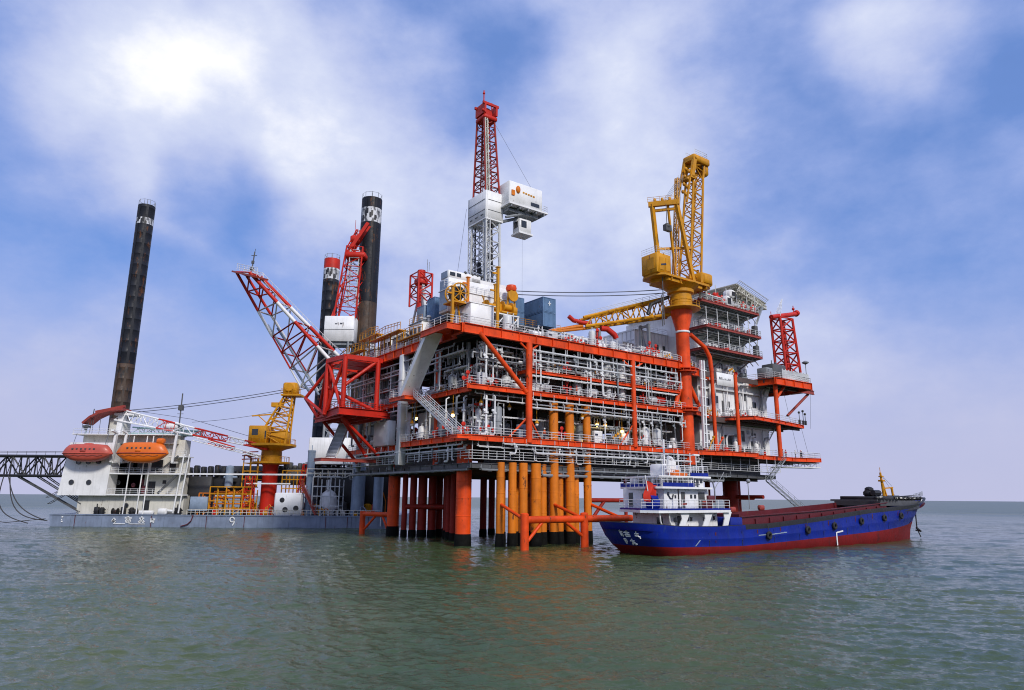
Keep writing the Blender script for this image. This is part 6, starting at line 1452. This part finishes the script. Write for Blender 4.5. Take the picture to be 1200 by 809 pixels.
# yellow crane on red pedestal
yc=thing('barge_crane','yellow crane with a slim lattice mast on a red pedestal on the barge deck','crane',ID,(-56.2,162,2.6))
cx_,cy_=-56.2,162.
m=MB(); m.lathe((cx_,cy_,0),[(1.75,2.6),(1.75,13.6),(2.1,14.2)],24); m.build('pedestal',RED,yc)
m=MB(); m.lathe((cx_,cy_,0),[(2.2,14),(4.2,14.2),(4.2,14.6),(2.4,14.7),(2.3,17.2),(3.2,17.6),(5.4,18.2),(5.4,18.7),(2.4,18.8)],24); m.build('slew_ring',YEL,yc)
m=MB()
for k in range(14):
    t=2*math.pi*k/14;t2=2*math.pi*(k+1)/14
    for R0,z in ((4.1,14.6),(5.2,18.7)):
        p=V((cx_+R0*math.cos(t),cy_+R0*math.sin(t),z)); q=V((cx_+R0*math.cos(t2),cy_+R0*math.sin(t2),z)); m.tube(p,p+V((0,0,1.2)),.05,4); m.tube(p+V((0,0,1.15)),q+V((0,0,1.15)),.05,4)
m.build('railing',YEL,yc)
m=MB(); m.bbox((cx_-4.6,158.6,18.7),(cx_-.4,163.4,22.8),.15); m.bbox((cx_+.2,159.4,18.7),(cx_+4,163,21.6),.15); hh=m.build('winch_house',YEL,yc)
m=MB(); m.box((cx_-3.8,158.54,20.6),(cx_-2.4,158.6,22)); m.box((cx_-.8,158.52,19.8),(cx_-.5,158.6,21.6)); m.build('window',GLASS,hh)
m=MB(); m.lattice((cx_+.6,160.5,18.7),(cx_+3.6,161.5,30.8),(6.6,3.2),(1.6,1.6),7,.24,.13,up=(0,1,0),m=6); m.build('mast_tower',YEL,yc)
m=MB(); m.bbox((cx_+2.0,160,30.4),(cx_+5.2,163,33.2),.3); m.box((cx_+1.8,159.6,30.0),(cx_+6.4,163.4,30.4)); m.lathe((cx_+3.6,159.6,32),[(.3,0),(1,.03),(1,.3),(.3,.33)],14,axis=(0,1,0)); m.box((cx_-.4,160,27.4),(cx_+2,162,28.4)); m.beam((cx_-4.8,160.4,25.2),(cx_-.2,160.4,25.6),.3); m.tube((cx_-3.2,160.4,25.2),(cx_-1,160.4,23.4),.12,5); m.build('mast_head',YEL,yc)
m=MB(); m.rail([(cx_+1.8,159.6,30.4),(cx_+6.4,159.6,30.4)],1.2,1,.05); m.build('head_railing',YEL,yc)
m=MB(); 
for z in (15,15.8,16.6): m.beam((cx_-5.4,158.2,z),(cx_-2,158.8,z+.2),.25)
m.blob((cx_-3.6,158.2,16),.7); m.build('boom_foot',OXIDE,yc)
# long cables from leg to crane
for i,(y0,y1) in enumerate(((481,456),(484,459),(495,479))):
    p=aty(150,y0,172) if i<2 else aty(225,y0,162); q=aty(338,y1,162); q2=aty(420,y1-14,165) if i<2 else q
    pts=[p.lerp(q,k/12)-V((0,0,.5*4*(k/12)*(1-k/12))) for k in range(13)]+([q2] if i<2 else [])
    m=MB(); m.path(pts,.09 if i<2 else .05,5); tag(m.build('steel_cable',CABLE),('upper long cable','lower long cable','thin faint cable')[i]+' running from the lone black leg to the barge crane','cable')
# deck machinery between deckhouse and platform
def scaffold(x0,x1,z0,z1,y0,y1,nx,nz,mt,lab,r=.13,name='scaffold_frame'):
    m=MB()
    for i in range(nx+1):
        x=x0+(x1-x0)*i/nx
        for y in (y0,y1): m.beam((x,y,z0),(x,y,z1 if (i%2==0) else z1-.6),r*1.6)
        for k in range(1,nz+1): m.beam((x,y0,z0+(z1-z0)*k/nz),(x,y1,z0+(z1-z0)*k/nz),r)
    for k in range(1,nz+1):
        z=z0+(z1-z0)*k/nz
        for y in (y0,y1): m.beam((x0,y,z),(x1,y,z),r*1.5)
    for i in range(nx):
        if i%2: m.beam((x0+(x1-x0)*i/nx,y0,z0),(x0+(x1-x0)*(i+1)/nx,y0,z0+(z1-z0)/nz),r)
    return tag(m.build(name,mt),lab,'scaffold')
scaffold(-67.6,-58.4,2.6,8.8,157,161,5,4,YEL,'yellow tube scaffold on the barge deck left of the red pedestal')
scaffold(-61.4,-58.0,8.8,16.0,159,163,2,4,YEL,'tall narrow yellow scaffold rising behind the wide one')
scaffold(-44.6,-38.6,2.6,11.2,157,161,3,4,LGREY,'pale grey tube frame round a white tank on the barge deck')
scaffold(-52.6,-47.4,2.6,12.6,160,163,3,5,YEL,'yellow tube frame behind the white winch block')
scaffold(-70.4,-67.8,2.6,7.4,158,160,2,3,COND,'small ochre frame left of the wide yellow scaffold')
scaffold(-46.4,-36.0,11.0,13.0,158,163,6,2,CREAM,'cream railing frame on top of the grey tube frame')
m=MB()
for k in range(16): m.blob((-67+k*.55,158.6,4+R_.random()*4.2),R_.uniform(.3,.6),.5,.4,7,5)
for k in range(4): m.tube((-67.2,158.4,3.8+k*1.3),(-59,158.4,3.8+k*1.3),.2,6)
tag(m.build('pipe_stack',COND),'tangle of ochre pipework inside the wide yellow scaffold','pipework')
m=MB(); m.bbox((-75.4,160.6,2.6),(-69,163,11.2),.1); m.bbox((-69,161.6,7),(-60,163.6,12),.1)
for k in range(9): m.bbox((-75.2+k*1.6,160.8,11.2),(-74.2+k*1.6,162.4,12.2+R_.random()*1.6),.2)
tag(m.build('engine_room_block',BLACK),'black machinery block directly right of the deckhouse','machinery')
m=MB(); m.bbox((-72.2,157.6,3.6),(-68.2,159.4,6.6),.08); m.box((-72.3,157.5,3.5),(-68.1,159.5,3.7)); tag(m.build('storage_tank',PILLAR),'pale blue box tank in front of the black machinery block','tank')
m=MB(); m.tube((-64.8,160,8.6),(-64.8,160,13.2),.9,14); m.blob((-64.8,160,13.2),.9,.9,.5); m.tube((-66,160,11),(-63,160,11),.3,8); tag(m.build('vent_column',PILLAR),'stubby blue-grey vent column above the scaffold','vent')
m=MB()
m.bbox((-57.5,166,9.5),(-40.8,172,13.2),.2); m.bbox((-72,170,10.4),(-56,174,14),.2)
for k in range(14): m.bbox((-57+k*1.15,166.4,13.2),(-56.2+k*1.15,168,13.7+R_.random()*1.2),.15)
tag(m.build('machinery_row',DGREY),'dark row of machinery seen behind the red pedestal','machinery')
m=MB(); m.beam((-73,157,11.6),(-46,157,11.6),.3,.35); m.beam((-60,158,9.6),(-50,158,9.6),.25,.3); tag(m.build('overhead_beam',WHITE),'long thin white beam crossing the barge deck above the scaffold','beam')
for x0,x1,z1,lab in ((-46.9,-45.2,16.8,'blue-grey pillar right of the barge crane'),(-36.4,-33.4,14.6,'wide blue-grey pillar near the platform'),(-31.4,-29.2,13.0,'blue-grey pillar beside the left platform leg')):
    m=MB(); xm=(x0+x1)/2; m.lathe((xm,159.5,0),[((x1-x0)/2,2.6),((x1-x0)/2,z1),((x1-x0)/2*1.1,z1+.02),((x1-x0)/2*1.1,z1+.4)],20); m.tube((xm,159.5,z1),(xm,159.5,z1+1.6),.1,5); tag(m.build('support_pillar',PILLAR),lab,'pillar')
m=MB(); m.bbox((-53.0,156.8,2.65),(-46.8,158.8,7.6),.25); wb=m.build('white_winch_block',WHITE)
tag(wb,'white plated winch block with round holes at the foot of the red pedestal','winch')
m=MB()
for x,z,r in ((-51.2,6,.55),(-50.4,3.9,.6),(-48,4.2,.6)): m.lathe((x,156.8,z),[(r,0),(r,.06),(r*.7,.08)],16,axis=(0,-1,0))
m.build('round_hole',BLACK,wb)
m=MB(); m.stair((-47.2,157,9.6),(-43.4,156.6,2.8),1.2,(0,1,0)); tag(m.build('gangway_stair',OXIDE),'rust red stair leaning down to the barge deck by the white winch block','staircase')
m=MB(); m.lattice((-59.2,158,3),(-59.2,158,11.4),(1.8,1.8),(1.6,1.6),5,.12,.08,up=(1,0,0)); tag(m.build('ladder_frame',RED),'upright red ladder frame left of the barge crane pedestal','frame')
m=MB(); m.lattice((-49,160,2.6),(-47.4,160,14),(1,1),(1,1),7,.1,.06,up=(1,0,0)); tag(m.build('ladder_frame',RED),'leaning red ladder frame right of the barge crane pedestal','frame')
m=MB(); m.lathe((-41.6,160,0),[(1.9,2.7),(2.0,6),(1.5,7.6),(.4,8.4)],16); m.tube((-41.6,159,8.2),(-41.6,159,10.6),.3,8); tag(m.build('mud_tank',WHITE),'white domed tank inside the grey tube frame','tank')
m=MB(); m.bbox((-47.6,162,14.6),(-38,169,20.4),.1); m.box((-48,161,14.2),(-35,170,14.6)); tag(m.build('control_house',WHITE),'plain white control house above the grey tube frame on the barge','cabin')
m=MB(); m.bbox((-45.4,163,2.6),(-28.2,170,13.6),.1); tag(m.build('engine_casing',BLACK),'black casing filling the barge deck below the white control house','machinery')
m=MB()
for k in range(46): m.tube((-72+k*.95,156.2,2.6),(-72+k*.95,156.2,3.8),.06,4)
for z in (3.2,3.8): m.tube((-72,156.2,z),(-29,156.2,z),.06,4)
tag(m.build('deck_railing',CREAM),'yellowish railing along the barge deck edge','railing')
for i in range(64):
    x=R_.uniform(-71,-29); z=2.62; s=R_.uniform(.6,1.4) if i<30 else R_.uniform(1.4,2.8); mt=R_.choice((YEL,COND,DGREY,CREAM,BLACK,RED,PILLAR,YEL))
    m=MB()
    k=R_.random(); y=R_.uniform(156.9,157.8) if i<30 else R_.uniform(161.5,164)
    if k<.4: m.bbox((x,y,z),(x+s,y+.8,z+s*.9),.08); m.tube((x+s/2,y+.4,z+s*.9),(x+s/2,y+.4,z+s*1.7),.1,6); m.box((x-.1,y-.05,z+s*.3),(x+s+.1,y,z+s*.4))
    elif k<.7: m.lathe((x,y,z),[(s*.4,0),(s*.45,.1),(s*.45,s),(s*.2,s*1.15)],12); m.tube((x-s*.6,y,z+s*.5),(x+s*.6,y,z+s*.5),.12,6)
    else: m.path([(x,y,z),(x,y,z+s*1.6),(x+.5,y,z+s*1.9),(x+1.2,y,z+s*1.2),(x+1.2,y,z)],.14,6); m.blob((x,y,z+s),.25)
    reg(tag(m.build('deck_fitting',mt),None,'fitting','small fittings along the barge deck edge'),('small' if i<30 else 'larger')+' deck fitting behind the barge railing',x,'deckhouse')
# red and white lattice tower with white box
lt=thing('lattice_tower','red and grey lattice tower rising from a white box between two black legs','lattice tower',ID,(-43,171,44))
m=MB(); m.lattice((-42.9,171,51.6),(-41.4,171,71),(5.6,4.2),(4.2,3.4),7,.22,.11,up=(0,1,0),m=6); m.build('tower',RED,lt)
m=MB(); m.lattice((-41.6,170.6,55),(-41.4,170.6,70),(2.6,2.6),(2.4,2.4),7,.12,.08,up=(0,1,0)); m.build('inner_ladder',LGREY,lt)
m=MB(); m.bbox((-44,169,68),(-38.6,173,69.4),.2); m.beam((-43.6,170,69),(-38.4,170,77.8),.7,.9); m.beam((-43.6,172.4,69),(-38.4,172.4,77.8),.5,.6); m.lattice((-43,171,70),(-41,171,76),(2,2),(1,1),3,.15,.1,up=(0,1,0)); m.bbox((-43,170,72.6),(-40.6,172,74.4),.3); m.tube((-42,171,74),(-42,171,79),.06,4); m.build('tower_head',RED,lt)
m=MB(); m.beam((-46.6,169.6,51),(-43.6,170.6,63),.4); m.beam((-44.6,169.6,51),(-42.6,170.6,66),.25); m.build('back_stay',RED,lt)
bx=MB(); bx.bbox((-47.8,168.4,45.2),(-40.2,174,51.8),.12); b_=bx.build('machine_box',WHITE,lt)
m=MB(); m.box((-47.84,168.36,48.2),(-40.16,168.4,48.3)); 
for k,(w,h) in enumerate(((.5,.3),(.2,.5),(.6,.4),(.3,.5))): m.box((-45+k*.62,168.36,49.6),(-45+k*.62+w*.8,168.4,49.6+h))
m.build('lettering',INK,b_)
m=MB(); m.lattice((-44,171,12),(-43.8,171,45.2),(4.4,4.4),(4.6,4.6),9,.28,.13,up=(0,1,0)); m.box((-46.6,169,44.4),(-40.6,173,45.2)); m.build('lower_tower',GREY,lt)
# left truss bridge
tb=thing('truss_bridge','black lattice footbridge running off the left side from the deckhouse','bridge',ID,(-118,159,10.8))
m=MB(); m.lattice((-152,159,13.2),(-99.6,159,13.2),(3,4.4),(3,4.4),15,.28,.16,m=6)
for k in range(30):
    x=-151+k*1.75; m.beam((x,157.5,11),(x+.9,157.5,15.3),.12); m.beam((x+.9,157.5,15.3),(x+1.75,157.5,11),.12)
m.build('truss',BLACK,tb)
m=MB(); m.box((-152,157.4,15.4),(-99.6,160.6,15.6)); m.rail([(-152,157.5,15.6),(-99.6,157.5,15.6)],.8,2.2,.05,2); m.box((-152,157.6,10.7),(-99.6,160.4,10.85)); m.build('walkway',DGREY,tb)
for i,(p,q,w) in enumerate((((-112,158,10.7),(-96.6,157,3.2),.5),((-107.6,158,10.7),(-96.6,157.6,4.8),.4),((-106,158.8,10.7),(-93.6,158,3.4),.35),((-96.8,158,9.4),(-105,159,4.8),.2),((-97.2,158,10.6),(-105.6,159,6.2),.15))):
    m=MB(); w*=.55; m.beam(p,q,.1,w); P,Q=V(p),V(q); m.beam(P+V((0,1.,0)),Q+V((0,1.,0)),.1,w)
    for k in range(9): c=P.lerp(Q,k/8); m.beam(c,c+V((0,1,0)),.1)
    reg(tag(m.build('bridge_brace',DGREY),None,'brace','slanting members under the bridge'),'dark slanting member between footbridge and barge hull',i,'the open sea')
for i,(x0,zz,x1,dp) in enumerate(((-113.6,10.9,-103.2,1.5),(-113.2,10.8,-102.8,2.6),(-114.6,10.9,-107,2.0))):
    P,Q=V((x0,157.2,zz)),V((x1,156.4,1.2 if i<2 else .6)); pts=[]
    for k in range(15):
        t=k/14; pts.append(tuple(P.lerp(Q,t)+V((-3.0*math.sin(math.pi*t)*(0.5+.25*i),0,-dp*math.sin(math.pi*t)))))
    m=MB(); m.path(pts,.11,6); reg(tag(m.build('hanging_hose',ROPE),None,'hose','hoses looping from the bridge'),'black hose looping from the footbridge down to the water',x1,'the open sea')
m=MB(); m.path([(-128,157,3.4),(-120,157,1.6),(-112,156.6,.7),(-103,156,1.6)],.08,5); tag(m.build('mooring_rope',ROPE),'thin mooring rope hanging low over the water at the far left','rope')
SEA_A=(.032,.064,.030); SEA_B=(.078,.098,.034); SEA_SPEC=.72; WAVE=.0120
# cloud masses: direction given by where they stand in the photograph, radius in degrees, weight (negative = blue gap)
SKY_BLOBS=((185,125,11,.36),(400,110,11,.22),(330,60,11,.12),(80,60,12,.06),(520,250,14,.09),(760,90,10,.09),(1060,70,8,.24),(900,340,16,.10),(700,200,12,.14),
  (20,190,13,-.20),(270,185,7,-.38),(500,20,11,-.26),(640,90,9,-.12),(900,130,11,-.17),(1160,230,13,-.18),(1190,20,8,-.10),(230,330,14,-.09),(1000,260,10,-.12),(30,20,10,-.08))
SKY_C=((.17,.30,.70),(.29,.39,.74),(.45,.515,.775),(.63,.68,.855),(.97,.97,.98))
SKY_T=(.8,.92,1.15); SKY_H=(.48,.49,.68); SUN_E=2.5; EXPO=.22
# ------------------------------------------------------------------ sea: one sheet to the horizon, real waves near, fine ripples in the material
rng=np.random.default_rng(5)
th_f=np.linspace(rad(-46),rad(46),900); th_b=np.linspace(rad(47),rad(313),70)[1:-1]
TH=np.concatenate([th_f,th_b]); nT=len(TH)
RR=[4.,8.,12.,16.]
while RR[-1]<9000: RR.append(RR[-1]*(1.0034 if RR[-1]<70 else (1.0055 if RR[-1]<300 else 1.03)))
RR=np.array(RR); nR=len(RR)
Rg,Tg=np.meshgrid(RR,TH,indexing='ij'); X=Rg*np.sin(Tg); Y=Rg*np.cos(Tg); Z=np.zeros_like(X)
cell=np.maximum(Rg*.0018,Rg*np.where(Rg<70,.0034,.0055)*.6)
wd=rad(187)
for lam in np.geomspace(.42,12,100):
    k=2*math.pi/lam; ang=wd+rng.normal(0,.42); amp=WAVE*lam/(1+(lam/2.6)**1.55)
    env=np.clip((lam/cell-2.5)/3.,0,1)
    ph=k*(X*math.sin(ang)+Y*math.cos(ang))+rng.uniform(0,6.28)
    # groups of waves: slow modulation
    mod=.65+.35*np.sin(X*rng.uniform(-.09,.09)+Y*rng.uniform(-.09,.09)+rng.uniform(0,6.28))
    Z+=amp*env*mod*(np.cos(ph)+.30*np.cos(2*ph))
vs=np.stack([X,Y,Z],-1).reshape(-1,3)
c0=len(vs); vs=np.vstack([vs,[[0,0,0]]])
i=np.arange(nR-1)[:,None]; j=np.arange(nT)[None,:]; j2=(j+1)%nT
q=np.stack([i*nT+j,i*nT+j2,(i+1)*nT+j2,(i+1)*nT+j],-1)[...,::-1].reshape(-1,4)
tri=np.stack([np.full(nT,c0),(np.arange(nT)+1)%nT,np.arange(nT)],-1)[:,::-1]
me=bpy.data.meshes.new('sea'); me.vertices.add(len(vs)); me.vertices.foreach_set('co',vs.astype(np.float32).ravel())
nl=len(q)*4+len(tri)*3; me.loops.add(nl); me.loops.foreach_set('vertex_index',np.concatenate([q.ravel(),tri.ravel()]).astype(np.int32))
me.polygons.add(len(q)+len(tri)); st_=np.concatenate([np.arange(len(q))*4,len(q)*4+np.arange(len(tri))*3]).astype(np.int32); me.polygons.foreach_set('loop_start',st_)
me.polygons.foreach_set('use_smooth',np.ones(len(q)+len(tri),dtype=bool)); me.update(calc_edges=True); me.validate()
sea=bpy.data.objects.new('sea',me); COL.objects.link(sea); sea['kind']='structure'
m=bpy.data.materials.new('sea_water'); m.use_nodes=True; nt=m.node_tree; N=nt.nodes; L=nt.links; b=N['Principled BSDF']
b.inputs['IOR'].default_value=1.33; b.inputs['Roughness'].default_value=.06; b.inputs['Specular IOR Level'].default_value=SEA_SPEC
g=N.new('ShaderNodeNewGeometry')
def noise(sc,det,loc=(1,1,1)):
    mp=N.new('ShaderNodeMapping'); mp.inputs['Scale'].default_value=loc; mp.inputs['Rotation'].default_value=(0,0,rad(6)); L.new(g.outputs['Position'],mp.inputs[0])
    n=N.new('ShaderNodeTexNoise'); n.inputs['Scale'].default_value=sc; n.inputs['Detail'].default_value=det; n.inputs['Roughness'].default_value=.62; L.new(mp.outputs[0],n.inputs['Vector']); return n.outputs['Fac']
mx=N.new('ShaderNodeMix'); mx.data_type='RGBA'; mr=N.new('ShaderNodeMapRange'); mr.inputs[1].default_value=.35; mr.inputs[2].default_value=.68
L.new(noise(.03,4,(1,.5,1)),mr.inputs[0]); L.new(mr.outputs[0],mx.inputs[0]); mx.inputs[6].default_value=(*SEA_A,1); mx.inputs[7].default_value=(*SEA_B,1); L.new(mx.outputs[2],b.inputs['Base Color'])
b1=N.new('ShaderNodeBump'); b1.inputs['Strength'].default_value=.8; b1.inputs['Distance'].default_value=.28; L.new(noise(.7,5,(1,2.3,1)),b1.inputs['Height'])
b2=N.new('ShaderNodeBump'); b2.inputs['Strength'].default_value=.7; b2.inputs['Distance'].default_value=.06; L.new(noise(3.,4,(1,2.1,1)),b2.inputs['Height']); pm=N.new('ShaderNodeMapRange'); L.new(noise(.022,3,(1,2.4,1)),pm.inputs[0])
for k_,v_ in enumerate((.36,.64,.25,.85)): pm.inputs[k_+1].default_value=v_
L.new(pm.outputs[0],b1.inputs['Strength'])
L.new(b1.outputs[0],b2.inputs['Normal']); L.new(b2.outputs[0],b.inputs['Normal'])
vd=N.new('ShaderNodeVectorMath'); vd.operation='DISTANCE'; vd.inputs[1].default_value=(5,80,0); L.new(g.outputs['Position'],vd.inputs[0])
rm=N.new('ShaderNodeMapRange')      # open water is ruffled, the lee of the platform is calmer
for k_,v_ in enumerate((90,420,.06,.30)): rm.inputs[k_+1].default_value=v_
L.new(vd.outputs['Value'],rm.inputs[0]); L.new(rm.outputs[0],b.inputs['Roughness'])
me.materials.append(m)
finish_labels()
# ------------------------------------------------------------------ sky: Nishita blue under a broken cloud layer, placed by direction
w=bpy.data.worlds.new('World'); scn.world=w; w.use_nodes=True; nt=w.node_tree; N=nt.nodes; L=nt.links; N.clear()
out=N.new('ShaderNodeOutputWorld'); bgd=N.new('ShaderNodeBackground'); L.new(bgd.outputs[0],out.inputs[0]); bgd.inputs['Strength'].default_value=.095
SUN_EL,SUN_AZ=rad(36),rad(152)      # azimuth clockwise from +Y
sky=N.new('ShaderNodeTexSky'); sky.sky_type='NISHITA'; sky.sun_disc=False; sky.sun_elevation=SUN_EL; sky.sun_rotation=SUN_AZ; sky.air_density=1.; sky.ozone_density=3.; sky.dust_density=.5
tc=N.new('ShaderNodeTexCoord'); D=tc.outputs['Generated']
def math_(op,a,b=None,c=None):
    n=N.new('ShaderNodeMath'); n.operation=op
    for i,s in enumerate((a,b,c)):
        if s is None: continue
        if isinstance(s,(int,float)): n.inputs[i].default_value=s
        else: L.new(s,n.inputs[i])
    return n.outputs[0]
def vmath(op,a,b):
    n=N.new('ShaderNodeVectorMath'); n.operation=op; L.new(a,n.inputs[0])
    if isinstance(b,(tuple,list,Vector)): n.inputs[1].default_value=tuple(b)
    else: L.new(b,n.inputs[1])
    return n.outputs
def rng_(x,a,b,c,d,sm=True):
    n=N.new('ShaderNodeMapRange'); n.interpolation_type='SMOOTHSTEP' if sm else 'LINEAR'
    L.new(x,n.inputs[0])
    for i,v in enumerate((a,b,c,d)): n.inputs[i+1].default_value=v
    return n.outputs[0]
sep=N.new('ShaderNodeSeparateXYZ'); L.new(D,sep.inputs[0])
def wnoise(vec,sc,det,ro,off=(0,0,0),stretch=(1,1,1)):
    mp=N.new('ShaderNodeMapping'); mp.inputs['Location'].default_value=off; mp.inputs['Scale'].default_value=stretch; L.new(vec,mp.inputs[0])
    n=N.new('ShaderNodeTexNoise'); n.inputs['Scale'].default_value=sc; n.inputs['Detail'].default_value=det; n.inputs['Roughness'].default_value=ro; L.new(mp.outputs[0],n.inputs['Vector']); return n
nz1=wnoise(D,3.2,9,.58,(3.1,.7,1.2),(1,1,1.5)); nz2=wnoise(D,9,9,.62,(1,5,2),(1,1,1.6)); wp=wnoise(D,2.6,4,.5,(7,2,4))
wv=vmath('SCALE',vmath('SUBTRACT',wp.outputs['Color'],(.5,.5,.5))[0],(0,0,0)); wv[0].node.inputs['Scale'].default_value=.34
Dw=vmath('NORMALIZE',vmath('ADD',D,wv[0])[0],(0,0,0))[0]
cov=math_('MULTIPLY_ADD',nz1.outputs['Fac'],.70,.12); cov=math_('MULTIPLY_ADD',nz2.outputs['Fac'],.34,math_('SUBTRACT',cov,.17))
for px,py,rdeg,wt in SKY_BLOBS:
    d=ray(px,py).normalized(); dt=vmath('DOT_PRODUCT',Dw,d)[1]
    f=rng_(dt,math.cos(rad(rdeg)),math.cos(rad(rdeg*.12)),0,1)
    cov=math_('MULTIPLY_ADD',f,wt,cov)
ramp=N.new('ShaderNodeValToRGB'); L.new(cov,ramp.inputs[0]); e=ramp.color_ramp.elements
e[0].position,e[0].color=.18,(*SKY_C[0],1); e[1].position,e[1].color=.92,(*SKY_C[4],1)
for p,c in ((.36,SKY_C[1]),(.54,SKY_C[2]),(.73,SKY_C[3])): x=e.new(p); x.color=(*c,1)
# thin cloud keeps the Nishita blue beneath
mixc=N.new('ShaderNodeMix'); mixc.data_type='RGBA'; L.new(rng_(cov,.05,.6,.62,1),mixc.inputs[0])
sk=N.new('ShaderNodeMix'); sk.data_type='RGBA'; sk.blend_type='MULTIPLY'; sk.inputs[0].default_value=1; L.new(sky.outputs[0],sk.inputs[6]); sk.inputs[7].default_value=(*SKY_T,1)
cl=vmath('SCALE',ramp.outputs[0],(0,0,0)); cl[0].node.inputs['Scale'].default_value=10.
L.new(sk.outputs[2],mixc.inputs[6]); L.new(cl[0],mixc.inputs[7])
hz_=N.new('ShaderNodeMix'); hz_.data_type='RGBA'; L.new(rng_(sep.outputs['Z'],-.01,.30,.92,0),hz_.inputs[0]); L.new(mixc.outputs[2],hz_.inputs[6]); hz_.inputs[7].default_value=(*[c*10 for c in SKY_H],1)
L.new(hz_.outputs[2],bgd.inputs['Color'])
# ------------------------------------------------------------------ sun through thin cloud
sl=bpy.data.lights.new('sun','SUN'); sl.energy=SUN_E; sl.angle=rad(9); sl.color=(1,.95,.87); so=bpy.data.objects.new('sun',sl); COL.objects.link(so)
sdir=V((math.sin(SUN_AZ)*math.cos(SUN_EL),math.cos(SUN_AZ)*math.cos(SUN_EL),math.sin(SUN_EL)))
so.rotation_euler=(-sdir).to_track_quat('-Z','Y').to_euler(); so.location=(0,0,150)
vs_=scn.view_settings; vs_.view_transform='Standard'; vs_.look='None'; vs_.gamma=1; vs_.exposure=EXPO; vs_.use_curve_mapping=False
scn.cycles.filter_width=1.05; scn.cycles.use_denoising=True; scn.cycles.max_bounces=6; scn.cycles.caustics_reflective=False; scn.cycles.caustics_refractive=False
